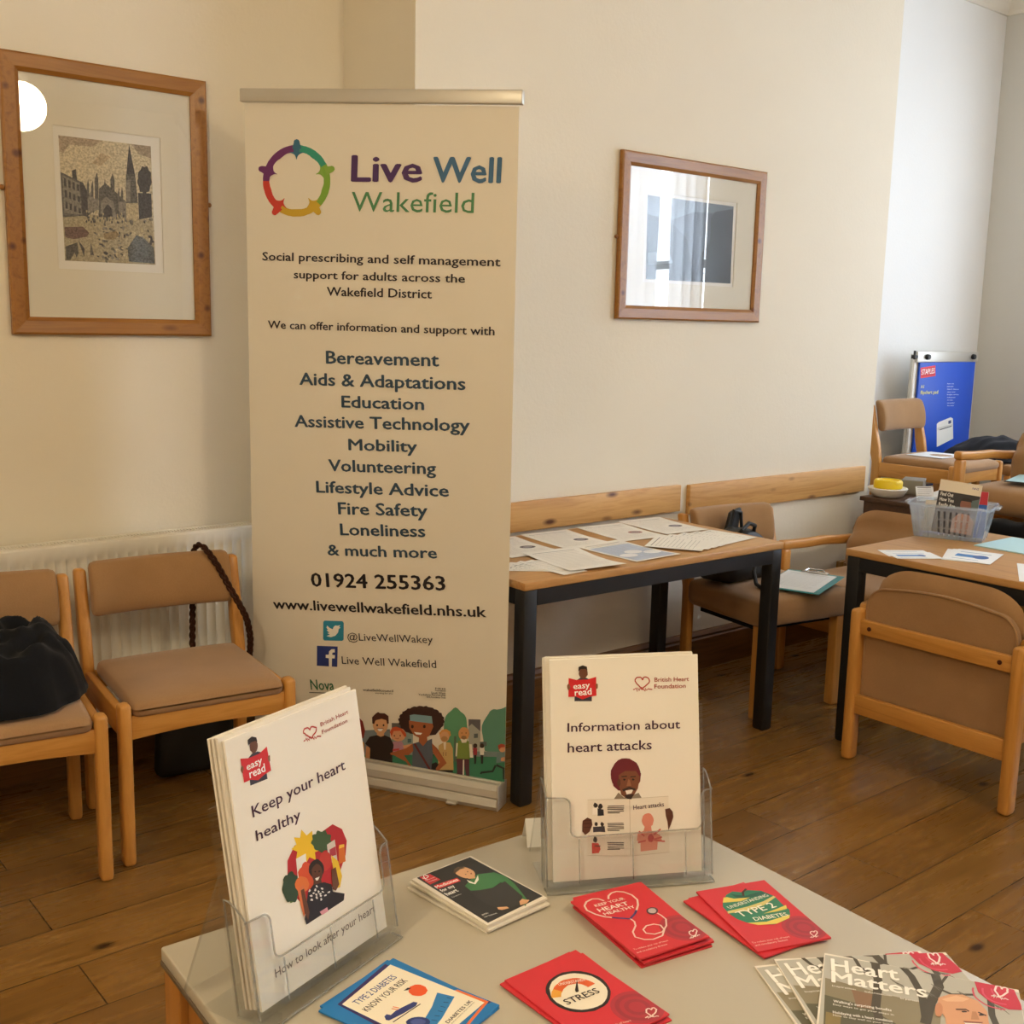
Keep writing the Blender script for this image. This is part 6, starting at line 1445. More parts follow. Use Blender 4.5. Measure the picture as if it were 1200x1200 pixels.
('p','37353A',6,((.0385,-.0355),(.0375,-.0395),(.0345,-.0395),(.0335,-.0355),(.0355,-.0315),(.0375,-.0315))),
('p','B5A680',6,((-.0625,-.0435),(-.0635,-.0475),(-.0665,-.0475),(-.0675,-.0435),(-.0655,-.0395),(-.0635,-.0395))),
('p','37353A',6,((-.0765,-.0605),(-.0785,-.0645),(-.0805,-.0645),(-.0815,-.0605),(-.0805,-.0565),(-.0775,-.0565))),
('p','5C5854',6,((-.0535,-.0515),(-.0555,-.0555),(-.0575,-.0555),(-.0585,-.0515),(-.0575,-.0475),(-.0545,-.0475))),
('p','555A5C',8,((.0455,-.1315),(.0755,-.0905),(.1005,-.1005),(.1305,-.1265),(.1315,-.1755),(.0485,-.1735))),
('p','B0A585',9,((.0345,-.1125),(.0635,-.0835),(.0715,-.0925),(.0465,-.1255))),
('p','4A4640',8,((-.1445,-.1385),(-.1095,-.1245),(-.1065,-.1555),(-.1135,-.1705),(-.1185,-.1555),(-.1325,-.1775),(-.1445,-.1785))),
('p','37353A',8,((-.1055,-.1185),(-.0875,-.1425),(-.0905,-.1655),(-.1005,-.1355))),
('p','5C5854',8,((-.0685,-.1185),(-.0605,-.1605),(-.0715,-.1605))),
('p','8F7A55',8,((-.0285,-.0935),(.0115,-.0825),(.0215,-.0935),(.0025,-.1105),(-.0255,-.1085)))]
ART['PRINT_DARK'] = [
('p','3C4450',1,((-.2715,.16),(.2365,.158),(.2425,-.154),(-.2625,-.156))),
('p','59616C',2,((-.2715,.16),(.2365,.158),(.2375,.122),(-.0025,.118),(-.1445,.073),(-.2695,.091))),
('p','2A3038',3,((-.2695,.091),(-.1445,.073),(-.0375,.012),(.0175,-.152),(-.2625,-.156))),
('p','23272F',4,((.1005,.105),(.1255,.128),(.2355,.147),(.2425,-.154),(.0175,-.153),(.0515,-.038),(.1025,.007))),
('p','6E7A86',4,((-.2565,-.055),(-.1375,-.042),(-.1135,-.088),(-.2535,-.102)))]

# ================================================================== THE SETTING
H_CEIL = 3.42
XW, XE, YS = -2.6, 6.6, -4.0            # room limits
Y_L, Y_B = 3.56, 3.12                   # recess wall, chimney breast face
X_B0, X_B1 = 2.13, 4.85                 # chimney breast


def slab(name, lo, hi, mat):
    return struct(MB().box(lo, hi).build(name, mat, smooth=False))


slab('floor', (XW - .1, YS - .1, -0.12), (XE + .1, Y_L + .1, 0), MT['floor'])
slab('ceiling', (XW - .1, YS - .1, H_CEIL), (XE + .1, Y_L + .1, H_CEIL + .1), MT['ceiling'])
slab('wall_left', (XW, Y_L, 0), (X_B0, Y_L + .1, H_CEIL), MT['wall'])
slab('wall_middle', (X_B0, Y_B, 0), (X_B1, Y_L + .1, H_CEIL), MT['wall'])
slab('wall_alcove', (X_B1, Y_L, 0), (XE, Y_L + .1, H_CEIL), MT['wall_daylit'])
slab('wall_behind', (XW - .1, YS - .1, 0), (XE + .1, YS, H_CEIL), MT['wall'])
slab('wall_far_left', (XW - .1, YS, 0), (XW, Y_L, H_CEIL), MT['wall'])

# right wall with two window openings
WIN = [(-1.45, 0.45), (1.65, 2.75)]
ZS, ZT = 0.95, 2.95
w = MB()
ys = [YS] + [q for a in WIN for q in a] + [Y_L + .1]
for a, b in ((ys[0], ys[1]), (ys[2], ys[3]), (ys[4], ys[5])):
    w.box((XE, a, 0), (XE + .2, b, H_CEIL))
for a, b in WIN:
    w.box((XE, a, 0), (XE + .2, b, ZS))
    w.box((XE, a, ZT), (XE + .2, b, H_CEIL))
struct(w.build('wall_right', MT['wall_shaded'], smooth=False))
for k, (a, b) in enumerate(WIN):
    f = MB()
    t = .06
    for lo, hi in (((XE + .06, a, ZS), (XE + .13, a + t, ZT)), ((XE + .06, b - t, ZS), (XE + .13, b, ZT)),
                   ((XE + .06, a, ZS), (XE + .13, b, ZS + t)), ((XE + .06, a, ZT - t), (XE + .13, b, ZT)),
                   ((XE + .07, a, (ZS + ZT) / 2 - .03), (XE + .12, b, (ZS + ZT) / 2 + .03))):
        f.box(lo, hi)
    fo = struct(f.build('window_%d' % (k + 1), MT['white_gloss'], smooth=False))
    MB().box((XE + .09, a + t, ZS + t), (XE + .094, b - t, ZT - t)).build('pane', MT['window_glass'], fo, smooth=False)
    MB().rbox((XE - .03, (a + b) / 2, ZS - .02), (.09, (b - a) / 2 + .06, .018), .008).build('window_sill', MT['white_gloss'], fo)


# skirting boards, dado boards and cornice
def skirting(name, p0, p1, out, h=.17, mat=None):
    """moulded board from p0 to p1, standing out along 'out'"""
    p0, p1, out = Vector(p0), Vector(p1), Vector(out)
    prof = [(0, 0), (.022, 0), (.022, h - .035), (.017, h - .028), (.019, h - .018), (.010, h - .004), (0, h)]
    n = len(prof)
    vs = [p + out * a + Vector((0, 0, z)) for p in (p0, p1) for a, z in prof]
    fs = [(i, (i + 1) % n, n + (i + 1) % n, n + i) for i in range(n)] + [list(range(n))[::-1], [n + i for i in range(n)]]
    o = MB().add(vs, fs).build(name, mat or MT['skirting'], smooth=False)
    return struct(o)


skirting('baseboard_left', (XW, Y_L, 0), (X_B0, Y_L, 0), (0, -1, 0), .12)
skirting('baseboard_return', (X_B0, Y_L - .022, 0), (X_B0, Y_B - .022, 0), (-1, 0, 0))
skirting('baseboard_middle', (X_B0 - .022, Y_B, 0), (X_B1, Y_B, 0), (0, -1, 0))
struct(MB().rbox((2.86, Y_B - .011, .769), (.60, .011, .055), .003).build('trim_1', MT['pine'], loc=None))
struct(MB().rbox((4.152, Y_B - .011, .757), (.637, .011, .062), .003).build('trim_2', MT['pine']))
cn = MB()
for (p0, p1, out) in (((X_B1, Y_L), (XE, Y_L), (0, -1)), ((XE, Y_L), (XE, YS), (-1, 0))):
    prof = [(0, .12), (.012, .12), (.016, .10), (.05, .05), (.085, .03), (.10, .025), (.10, 0), (0, 0)]
    vs = [(p[0] + out[0] * a, p[1] + out[1] * a, H_CEIL - z) for p in (p0, p1) for a, z in prof]
    n = len(prof)
    cn.add(vs, [(i, (i + 1) % n, n + (i + 1) % n, n + i) for i in range(n)])
struct(cn.build('trim_3', MT['ceiling'], smooth=False))

# raised floor of the alcove
pl = MB().box((4.585, .9, 0), (XE, Y_B - .03, .37)).box((X_B1 + .01, Y_B - .03, 0), (XE, Y_L, .37))
struct(pl.build('floor_alcove', MT['floor'], smooth=False))

# sheer curtains at the nearer window
for (ya, yb) in ((-1.6, .10), (.19, .56)):
    def cur(u, v, ya=ya, yb=yb):
        y = ya + (yb - ya) * u
        pinch = 1 - .02 * math.sin(v * PI)
        yc = (ya + yb) / 2
        return (XE - .14 + .028 * math.sin(u * (yb - ya) * 62) * (1 - .3 * v) + .01 * math.sin(u * 31 + v * 3), yc + (y - yc) * pinch, .55 + 2.5 * v)
    c = MB().sheet(cur, 90, 12).build('curtain', MT['curtain'])
    tag(c, 'wide sheer white curtain across the window' if yb < 0 else 'narrow sheer white curtain at the edge of the window', 'curtain', 'window curtains')

# pendant globe lamp behind the viewpoint, mirrored in the left picture; second globe added to brighten left wall and banner
lampm = bpy.data.materials.new('lit_opal_glass')
lampm.use_nodes = True
bs = lampm.node_tree.nodes['Principled BSDF']
bs.inputs['Base Color'].default_value = (1, .95, .85, 1)
bs.inputs['Emission Color'].default_value = (1.0, .81, .53, 1)
bs.inputs['Emission Strength'].default_value = 44.0
for k, (gx, gy) in enumerate(((2.26, -.6), (-.9, .7))):
    g = thing('pendant_lamp', ['lit opal globe pendant lamp, the one mirrored in the left picture',
                               'added opal globe pendant lamp, out of view, brightening the left wall and banner'][k], 'lamp', (gx, gy, 2.75), group='pendant lamps')
    pr = [(.15 * math.sin(a), -.15 * math.cos(a)) for a in [PI * i / 20 for i in range(0, 20)]]
    pr = [(max(r, .001), z) for r, z in pr] + [(.035, .148)]
    MB().lathe(pr, (0, 0, 0), 32).build('globe', lampm, g)
    MB().lathe([(.001, .145), (.045, .145), (.045, .19), (.012, .20), (.012, .215)], (0, 0, 0), 20).build('holder', MT['alu'], g)
    MB().tube([(0, 0, .21), (0, 0, H_CEIL - 2.75 - .02)], .006).build('flex', MT['white_plastic'], g)
    MB().lathe([(.001, H_CEIL - 2.79), (.05, H_CEIL - 2.78), (.055, H_CEIL - 2.75)], (0, 0, 0), 20).build('ceiling_rose', MT['white_plastic'], g)

# ================================================================== RADIATOR
rad = thing('radiator', 'white ribbed panel radiator on the wall behind the two chairs', 'radiator', (.93, 3.47, 0))
x0, x1 = -.78, .78
z0, z1 = .17, .765
m = MB()
NR = 47
pitch = (x1 - x0 - .05) / NR


def ribs():
    xs = [x0, x0 + .012]
    for i in range(NR):
        a = x0 + .025 + i * pitch
        xs += [a + pitch * t for t in (0, .14, .28, .72, .86)]
    xs += [x1 - .012, x1]
    return xs


rx = ribs()


def depth(x, z):
    t = ((x - x0 - .025) / pitch) % 1.0
    if x <= x0 + .013 or x >= x1 - .013 or z > z1 - .045 or z < z0 + .045:
        return 0.0
    if .28 <= t <= .72:
        return -.011
    if .0 < t < .28:
        return -.011 * t / .28
    if t > .72:
        return -.011 * (1 - t) / .28
    return 0.0


zs = [z0, z0 + .03, z0 + .044, z0 + .06, z1 - .06, z1 - .046, z1 - .03, z1]
vs = [(x, -.032 - depth(x, z), z) for z in zs for x in rx]
W = len(rx)
fs = [(j * W + i, j * W + i + 1, (j + 1) * W + i + 1, (j + 1) * W + i) for j in range(len(zs) - 1) for i in range(W - 1)]
m.add([(x, y if z < z1 else y, z) for x, y, z in vs], fs)
m.box((x0, -.017, z0), (x1, -.012, z1 + .004))
m.box((x0, -.0315, z1 - .001), (x1, -.017, z1 + .004))
m.build('front_panel', MT['radiator'], rad, angle=.9)
MB().box((x0, .035, z0), (x1, .042, z1)).build('rear_panel', MT['radiator'], rad, smooth=False)
g = MB()
g.box((x0, -.028, z1 - .001), (x1, -.018, z1 + .010)).box((x0, .034, z1 - .001), (x1, .046, z1 + .010))
ng = 150
for i in range(ng + 1):
    xx = x0 + (x1 - x0) * i / ng
    g.box((xx - .0022, -.02, z1 + .002), (xx + .0022, .036, z1 + .008))
g.box((x0, .004, z1 + .001), (x1, .010, z1 + .0075))
g.build('top_grille', MT['radiator'], rad, smooth=False)
MB().box((x0, -.02, z1 - .012), (x1, .034, z1 - .008)).build('shade_sheet', MT['gap_shade'], rad, smooth=False)  # dark sheet standing in for the shade below the grille
for xx in (x0 - .004, x1 - .002):
    MB().rbox((xx + .003, .006, (z0 + z1) / 2 + .004), (.004, .038, (z1 - z0) / 2 + .006), .003).build('end_panel', MT['radiator'], rad)
for xx in (-.5, .5):
    MB().box((xx - .02, .04, z0 + .1), (xx + .02, .088, z1 - .1)).build('wall_bracket', MT['radiator'], rad, smooth=False)


# ================================================================== CHAIRS
def make_side_chair(label, padded=False):
    t = thing('side_chair', label, 'chair', group='wooden side chairs with tan upholstery')
    X, F, B = .230, -.215, .205
    for s in (-1, 1):
        if padded:
            MB().rbox((s * (X - .03), F + .02, .185), (.025, .022, .185), .006, (0, 0, 3)).build('front_leg', MT['beech'], t)
        else:
            MB().rbox((s * X, F, .2275), (.017, .024, .2275), .012, (0, 0, 3)).build('front_leg', MT['beech'], t)
        rl = MB()

        def lean(x, y, z):
            zz = z + .3625
            d = 0.0 if zz < .43 else (zz - .43) * .20
            th = 1.0 - .25 * max(0, (zz - .45) / .27)
            if .44 < zz < .60:
                th += .22 * math.sin((zz - .44) / .16 * PI)
            return (x, y * th + d, z)
        rl.rbox((s * X, B, .3625), (.017, .024, .3625), .010, (0, 0, 14), deform=lean)
        rl.build('rear_leg', MT['beech'], t)
        if padded:
            continue
        MB().rbox((s * X, (F + B) / 2, .395), (.012, (B - F) / 2 - .02, .036), .005).build('side_rail', MT['beech_y'], t)
    if padded:
        MB().rbox((0, -.022, .418), (.252, .222, .054), .034, (8, 8, 2), deform=lambda x, y, z: (x, y, z + (.014 * (1 - (x / .252) ** 2) * (1 - (y / .222) ** 2) if z > 0 else 0))).build('seat', MT['upholstery'], t)
        MB().box((-.20, -.17, .34), (.20, .16, .366)).build('seat_base', MT['black_cloth'], t, smooth=False)
    fr = MB()
    fr.rbox((0, F, .385), (X - .015, .012, .034), .004, (8, 0, 0), deform=lambda x, y, z: (x, y, z + (.012 * (1 - (x / .23) ** 2) if z < 0 else 0)))
    if not padded:
        fr.build('front_rail', MT['beech_x'], t)
    MB().rbox((0, B - .002, .40), (X - .015, .011, .026), .004).build('rear_rail', MT['beech_x'], t)

    def dome(x, y, z):
        k = (1 - (x / .22) ** 2) * (1 - (y / .23) ** 2)
        return (x, y, z + (.012 * k if z > 0 else 0) - (.010 * max(0, -y - .12) / .1 if z > 0 else 0))
    if not padded:
        MB().rbox((0, -.025, .438), (.212, .215, .026), .022, (8, 8, 1), deform=dome).build('seat', MT['upholstery'], t)

    def curve(x, y, z):
        return (x, y + .026 * (1 - (x / .22) ** 2) - .018 * (1 - (z / .085) ** 2) * (1 if y < 0 else .2) + .20 * z, z)
    MB().rbox((0, .222, .668), (.211, .020, .080), .019, (12, 1, 6), deform=curve).build('backrest', MT['upholstery'], t)
    return t


def make_armchair(label):
    t = thing('armchair', label, 'armchair', group='low wooden armchairs with tan upholstery')
    X, F, B = .283, -.27, .26
    for s in (-1, 1):
        MB().rbox((s * X, F, .27), (.020, .027, .27), .014, (0, 0, 3)).build('front_leg', MT['beech'], t)
        MB().rbox((s * X, B, .269), (.020, .027, .269), .014, (0, 0, 3)).build('rear_leg', MT['beech'], t)

        def arch(x, y, z):
            u = (y + .02) / .28
            return (x, y, z + .012 * u * u - .035 * max(0, u - .2))
        MB().rbox((s * X, (F + B) / 2 - .028, .548), (.021, (B - F) / 2 + .004, .020), .013, (0, 14, 0), deform=arch).build('armrest', MT['beech_y'], t)
        MB().rbox((s * X, (F + B) / 2, .255), (.012, (B - F) / 2 - .022, .032), .005).build('side_rail', MT['beech_y'], t)
    for z, h, nm in ((.478, .026, 'upper_back_rail'), (.205, .034, 'lower_back_rail')):
        r = MB().rbox((0, B + .008, z), (X - .018, .011, h), .004).build(nm, MT['beech_x'], t)
        if z > .4:
            for s in (-1, 1):
                MB().lathe([(.0005, .0), (.0075, .0), (.0075, .003), (.0005, .0045)], (s * (X - .055), B + .0185, z), 12, axis=(0, 1, 0)).build('screw', MT['screw'], r)
    MB().rbox((0, F + .004, .255), (X - .018, .011, .034), .004).build('front_rail', MT['beech_x'], t)

    # rear layer of the back: flat panel with round top corners and piping
    def outline(w, z0, z1, R, arc):
        pts = [(-w, z0), (w, z0)]
        for i in range(13):
            a = PI / 2 * i / 12
            pts.append((w - R + R * math.cos(a), z1 - R + R * math.sin(a)))
        for i in range(1, 8):
            x = (w - R) * (1 - 2 * i / 8)
            pts.append((x, z1 + arc * (1 - (x / (w - R)) ** 2)))
        for i in range(13):
            a = PI / 2 + PI / 2 * i / 12
            pts.append((-w + R + R * math.cos(a), z1 - R + R * math.sin(a)))
        return pts
    m = Matrix(((1, 0, 0, 0), (0, 0, 1, .222), (0, 1, 0, 0), (0, 0, 0, 1)))
    pts = outline(.261, .185, .618, .075, .016)
    pm = MB().prism(pts, .026, m)
    po = pm.build('back_panel', MT['upholstery'], t, angle=.5)
    MB().tube([(x, .248, z) for x, z in pts], .0045, 6, closed=True).build('piping', MT['upholstery'], po)

    # front cushion: domed, higher than the panel
    def cush(u, v, side):
        z0, z1 = .42, .688
        w = .262
        x = -w + 2 * w * u
        R = .13
        k = max(0, (abs(x) - (w - R)) / R)
        top = z1 + .012 * (1 - (x / w) ** 2) - .012 - R * .70 * (1 - math.sqrt(max(0, 1 - k * k)))
        z = z0 + (top - z0) * v
        return x, z
    cm = MB()
    NU, NV = 26, 12
    vs, fs = [], []
    for side in (0, 1):
        for i in range(NU + 1):
            for j in range(NV + 1):
                u, v = i / NU, j / NV
                x, z = cush(u, v, side)
                e = min(1, min(u, 1 - u) / .10)
                e2 = min(1, (1 - v) / .28)
                e3 = min(1, v / .1)
                th = .052 * math.sqrt(max(0, 1 - (1 - e) ** 2)) * math.sqrt(max(0, 1 - (1 - e2) ** 2)) * (.6 + .4 * e3)
                q = max(0, min(1, (v - .5) / .26))
                yf, yr = .112 + .058 * q * q * (3 - 2 * q), .221
                th = th / .052
                yc, hw = (yf + yr) / 2, (yr - yf) / 2
                vs.append((x, yc + (th * hw if side else -th * hw), z))
    W = NV + 1
    off = (NU + 1) * W
    for i in range(NU):
        for j in range(NV):
            fs.append((i * W + j, (i + 1) * W + j, (i + 1) * W + j + 1, i * W + j + 1))
            fs.append((off + i * W + j, off + i * W + j + 1, off + (i + 1) * W + j + 1, off + (i + 1) * W + j))
        fs.append((i * W, off + i * W, off + (i + 1) * W, (i + 1) * W))
    cm.add(vs, fs)
    cm.build('backrest', MT['upholstery'], t, angle=1.4)

    def dome(x, y, z):
        k = (1 - (x / .27) ** 2) * (1 - (y / .26) ** 2)
        return (x, y, z + (.016 * k if z > 0 else 0))
    MB().rbox((0, -.055, .370), (.257, .252, .058), .05, (8, 8, 2), deform=dome).build('seat', MT['upholstery'], t)
    return t


R_ = math.radians
ch2 = make_side_chair('wooden side chair with empty tan seat and brown strap over its back')
ch2.location, ch2.rotation_euler = (1.270, 3.020, 0), (0, 0, R_(-6.5))
ch1 = copy_thing(ch2, (.742, 3.035, 0), R_(-8.0), 'wooden side chair at the left edge with a black coat on its seat')
ch3 = make_side_chair('thickly padded side chair beside the table of papers, teal clipboard on its seat', True)
ch3.location, ch3.rotation_euler = (3.565, 2.715, 0), (0, 0, R_(-9.0))
chE = copy_thing(ch2, (5.365, 3.06, .37), R_(2), 'wooden side chair in the far alcove before the blue flipchart')

acA = make_armchair('nearest wooden armchair, seen from behind at the right')
acA.location, acA.rotation_euler = (3.545, 1.826, 0), (0, 0, R_(90))
acB = copy_thing(acA, (4.19, 2.62, 0), R_(-90), 'wooden armchair facing left just behind the plastic basket')
acD = copy_thing(acA, (5.02, 2.31, .37), R_(-90), 'farther wooden armchair at the right edge with a clipboard on its seat')


# ================================================================== TABLES
def make_table(label, L, D, mat, group):
    t = thing('meeting_table', label, 'table', group=group)
    top = MB().rbox((0, 0, .6975), (L / 2, D / 2, .0125), .003)
    top.build('tabletop', mat, t)
    a = MB()
    hx, hy = L / 2 - .004, D / 2 - .004
    w_ = .05
    for s in (-1, 1):
        a.box((-hx + w_, s * hy - (.03 if s > 0 else 0), .635), (hx - w_, s * hy + (.03 if s < 0 else 0), .684))
        a.box((s * hx - (.03 if s > 0 else 0), -hy + w_, .635), (s * hx + (.03 if s < 0 else 0), hy - w_, .684))
    a.build('frame', MT['black_metal'], t, smooth=False)
    for sx in (-1, 1):
        for sy in (-1, 1):
            l = MB().rbox((sx * (hx - w_ / 2), sy * (hy - w_ / 2), .344), (w_ / 2, w_ / 2, .340), .004).build('leg', MT['black_metal'], t)
            MB().rbox((sx * (hx - w_ / 2), sy * (hy - w_ / 2), .006), (w_ / 2 - .003, w_ / 2 - .003, .006), .003).build('foot_cap', MT['dark_plastic'], l)
    return t


t1 = make_table('oak topped table on black steel legs against the wall, spread with printed papers', 1.205, .61, MT['table_wood'], 'oak topped tables')
t1.location, t1.rotation_euler = (2.700, 2.762, 0), (0, 0, R_(-1.2))
t2 = make_table('oak topped table on black steel legs at the right, holding the plastic basket and leaflets', 1.205, .75, MT['table_wood'], 'oak topped tables')
t2.location, t2.rotation_euler = (3.765, 1.645, 0), (0, 0, R_(-90.0))

# grey laminate table in the foreground
ft = thing('display_table', 'grey laminate topped table in the foreground carrying the leaflets and holders', 'table', (.835, .795, 0), R_(-3.0))
MB().rbox((0, 0, .711), (.385, .405, .009), .003).build('tabletop', MT['grey_laminate'], ft)
MB().rbox((0, 0, .699), (.386, .406, .0035), .002).build('edge_band', MT['edge_band'], ft)
for s in (-1, 1):
    MB().rbox((0, s * .380, .645), (.33, .011, .050), .003).build('long_rail', MT['leg_wood'], ft)
    MB().rbox((s * .362, 0, .645), (.011, .35, .050), .003).build('end_rail', MT['leg_wood'], ft)
for sx in (-1, 1):
    for sy in (-1, 1):
        MB().rbox((sx * .357, sy * .377, .348), (.026, .026, .347), .004).build('leg', MT['leg_wood'], ft)

# ================================================================== ROLL-UP BANNER
def frame3(o, x, y, z):
    m = Matrix((Vector(x).normalized(), Vector(y).normalized(), Vector(z).normalized())).transposed().to_4x4()
    m.translation = o
    return m


bu = Vector((.4961, -.8682, 0))
bn = thing('banner_stand', 'tall white roll-up banner stand with coloured ring logo beside the radiator', 'banner stand',
           basis=frame3((1.619, 3.303, 0), bu, (0, 0, 1), bu.cross(Vector((0, 0, 1)))))
BW = .914


def bow(u, v):
    return .006 * math.sin(PI * u / BW) * math.sin(PI * min(1, v / 2.1))


panel = MB().sheet(lambda a, b: (.008 + (BW - .016) * a, .072 + (2.042 - .05 * a) * b, bow(.008 + (BW - .016) * a, .072 + 2.02 * b)), 16, 24, .0008).build('banner_panel', MT['banner_white'], bn)


def bat(u, v, h):
    return Vector((u, v, bow(u, v) + .0004 + h))


sets = {'printed_logo': [], 'printed_icon': [], 'printed_illustration': []}
for d in ART['BANNER']:
    if d[0] == 't':
        p = Print(bat, .00035)
        p.run([d])
        p.build('text_line', panel)
    else:
        v = min(q[1] for q in d[3])
        sets['printed_logo' if v > 1.5 else 'printed_icon' if v > .3 and d[1] in ('2E93B8', 'F4F2EC', '2C3E86') else 'printed_illustration'].append(d)
for nm, dd in sets.items():
    p = Print(bat, .00035, (.008, BW - .008, .078, 2.09))
    p.run(dd)
    p.build(nm, panel)
MB().rbox((BW / 2, 2.112, 0), (BW / 2 + .004, .020, .010), .004, (1, 0, 0), deform=lambda x, y, z: (x, y - .054 * x, z)).build('top_rail', MT['alu'], bn)
ca = MB()
prof = [(-.020, .0), (.046, .0), (.050, .012), (.044, .030), (.040, .034), (.044, .040), (.040, .060), (.026, .074), (.008, .078), (-.008, .078), (-.018, .070), (-.022, .040), (-.022, .008)]
ca.prism([(z, y) for z, y in prof], BW - .028, Matrix(((0, 0, 1, .014), (0, 1, 0, 0), (1, 0, 0, 0), (0, 0, 0, 1))))
ca.build('base_cassette', MT['alu'], bn, angle=.35)
for xx in (.012, BW - .012):
    MB().rbox((xx, .039, .013), (.003, .040, .037), .003).build('end_cap', MT['alu'], bn)
MB().rbox((BW / 2, .075, .012), (BW / 2 - .014, .006, .003), .002).build('clamp_strip', MT['alu'], bn)
MB().tube([(BW / 2, .06, -.03), (BW / 2, 1.1, -.022), (BW / 2, 2.09, -.014)], .009, 10).build('support_pole', MT['alu'], bn)
for xx in (.16, BW - .16):
    MB().rbox((xx, .006, -.06), (.018, .005, .125), .004).build('foot', MT['alu'], bn)


# ================================================================== PICTURES
def picture(name, label, c, w, h, bar, opening, art, artname, pegs):
    t = thing(name, label, 'picture', basis=frame3(c, (1, 0, 0), (0, 0, 1), (0, -1, 0)))
    W, Hh = w / 2, h / 2
    d = .024
    pr = [(0, .004), (0, d - .004), (.006, d), (bar - .012, d - .003), (bar, d - .010), (bar, .004)]     # across the bar, height

    def rail(a, b, nx, ny, mat, lean):
        vs = []
        for p, q in ((a, 1), (b, -1)):
            for s_, z in pr:
                vs.append((p[0] + nx * s_ + (s_ * q if ny else 0), p[1] + ny * s_ + (s_ * q if nx else 0), z))
        n = len(pr)
        f = [(i, (i + 1) % n, n + (i + 1) % n, n + i) for i in range(n)] + [list(range(n)), [n + i for i in range(n)][::-1]]
        o = MB().add(vs, f).build('frame_bar', mat, t, smooth=False)
    rail((-W, Hh), (W, Hh), 0, -1, MT['frame_h'], 0)
    rail((-W, -Hh), (W, -Hh), 0, 1, MT['frame_h'], 0)
    rail((-W, -Hh), (-W, Hh), 1, 0, MT['frame_v'], 0)
    rail((W, -Hh), (W, Hh), -1, 0, MT['frame_v'], 0)
    MB().box((-W + .004, -Hh + .004, 0), (W - .004, Hh - .004, .004)).build('backing', MT['dark_wood'], t, smooth=False)
    x0, x1, y0, y1 = opening
    a, b = W - bar + .002, Hh - bar + .002
    mm = MB()
    for lo, hi in (((-a, y1, .0045), (a, b, .0085)), ((-a, -b, .0045), (a, y0, .0085)), ((-a, y0, .0045), (x0, y1, .0085)), ((x1, y0, .0045), (a, y1, .0085))):
        mm.box(lo, hi)
    mo = mm.build('mat_board', MT['mat_board'], t, smooth=False)
    bv = MB()
    e = .0022
    O_ = [(x0 - e, y0 - e), (x1 + e, y0 - e), (x1 + e, y1 + e), (x0 - e, y1 + e)]
    I_ = [(x0, y0), (x1, y0), (x1, y1), (x0, y1)]
    bv.add([(x, y, .0087) for x, y in O_] + [(x, y, .0062) for x, y in I_], [(i, (i + 1) % 4, 4 + (i + 1) % 4, 4 + i) for i in range(4)])
    bv.build('mat_bevel', MT['mat_bevel'], mo, smooth=False)
    pp = MB().box((x0 - .004, y0 - .004, .0041), (x1 + .004, y1 + .004, .0052)).build('print_sheet', MT['paper'], t, smooth=False)
    p = Print(lambda u, v, hh: Vector((u, v, .0053 + hh)), .00012, (x0 + .003, x1 - .003, y0 + .003, y1 - .003))
    p.run(ART[art])
    p.build(artname, pp, etch if art == 'PRINT_CITY' else None)
    MB().box((-a, -b, .0105), (a, b, .0115)).build('glass_pane', MT['glass'], t, smooth=False)
    for px, py in pegs:
        MB().lathe([(.0005, .004), (.007, .004), (.008, .010), (.006, .014), (.0005, .015)], (px, py, 0), 12).build('hanging_peg', MT['frame_v'], t)
    return t


picture('framed_picture', 'pine framed etching of a spired church on the wall above the radiator', (1.2975, Y_L, 1.8075), .625, .805, .052,
        (-.168, .160, -.205, .212), 'PRINT_CITY', 'printed_town_scene', ((.3195, .02), (-.3195, .02)))
picture('framed_picture', 'smaller pine framed dark landscape print above the table of papers', (3.4785, Y_B, 1.806), .852, .622, .052,
        (-.283, .256, -.168, .172), 'PRINT_DARK', 'printed_dark_scene', ((-.433, -.005),))


# ================================================================== LEAFLETS
def page_thing(name, label, cat, w, h, th, mat, basis, group=None, art=None, emblem=None, deco=None, curl=0.0):
    """one leaflet, booklet or magazine: w wide, h tall, local z out of its cover"""
    def zf(x, y):
        return curl * ((y / h - .5) ** 2 * 4) * (.4 + .6 * x / w) if curl else 0.0
    body = MB()
    if curl:
        body.sheet(lambda a, b: (w * a, h * b, th + zf(w * a, h * b)), 6, 8, th)
    else:
        body.box((0, 0, 0), (w, h, th))
    if not (art or deco or emblem):
        o = body.build(name, mat, None, smooth=bool(curl))
        o.matrix_world = basis
        return tag(o, label, cat, group)
    t = thing(name, label, cat, group=group, basis=basis)
    body.build('pages', mat, t, smooth=bool(curl))
    p = Print(lambda u, v, hh: Vector((u, v, th + zf(u, v) + hh)), .00009, (0.0004, w - .0004, 0.0004, h - .0004))
    if emblem:
        cx, cy, r = emblem
        for i, c in enumerate(('B23442', 'A03240', 'B23442', 'A03240', 'B23442')):
            k = 1 - .17 * i
            p.poly(c, [(cx + r * k * math.cos(2 * PI * j / 28), cy + r * k * math.sin(2 * PI * j / 28)) for j in range(28)], 1 + .2 * i)
    if art:
        p.run(ART[art])
    if deco:
        deco(p)
    p.build('cover_print', t)
    return t


def flat_at(bl, rz, z):
    a = math.radians(rz)
    return frame3((bl[0], bl[1], z), (math.cos(a), math.sin(a), 0), (-math.sin(a), math.cos(a), 0), (0, 0, 1))


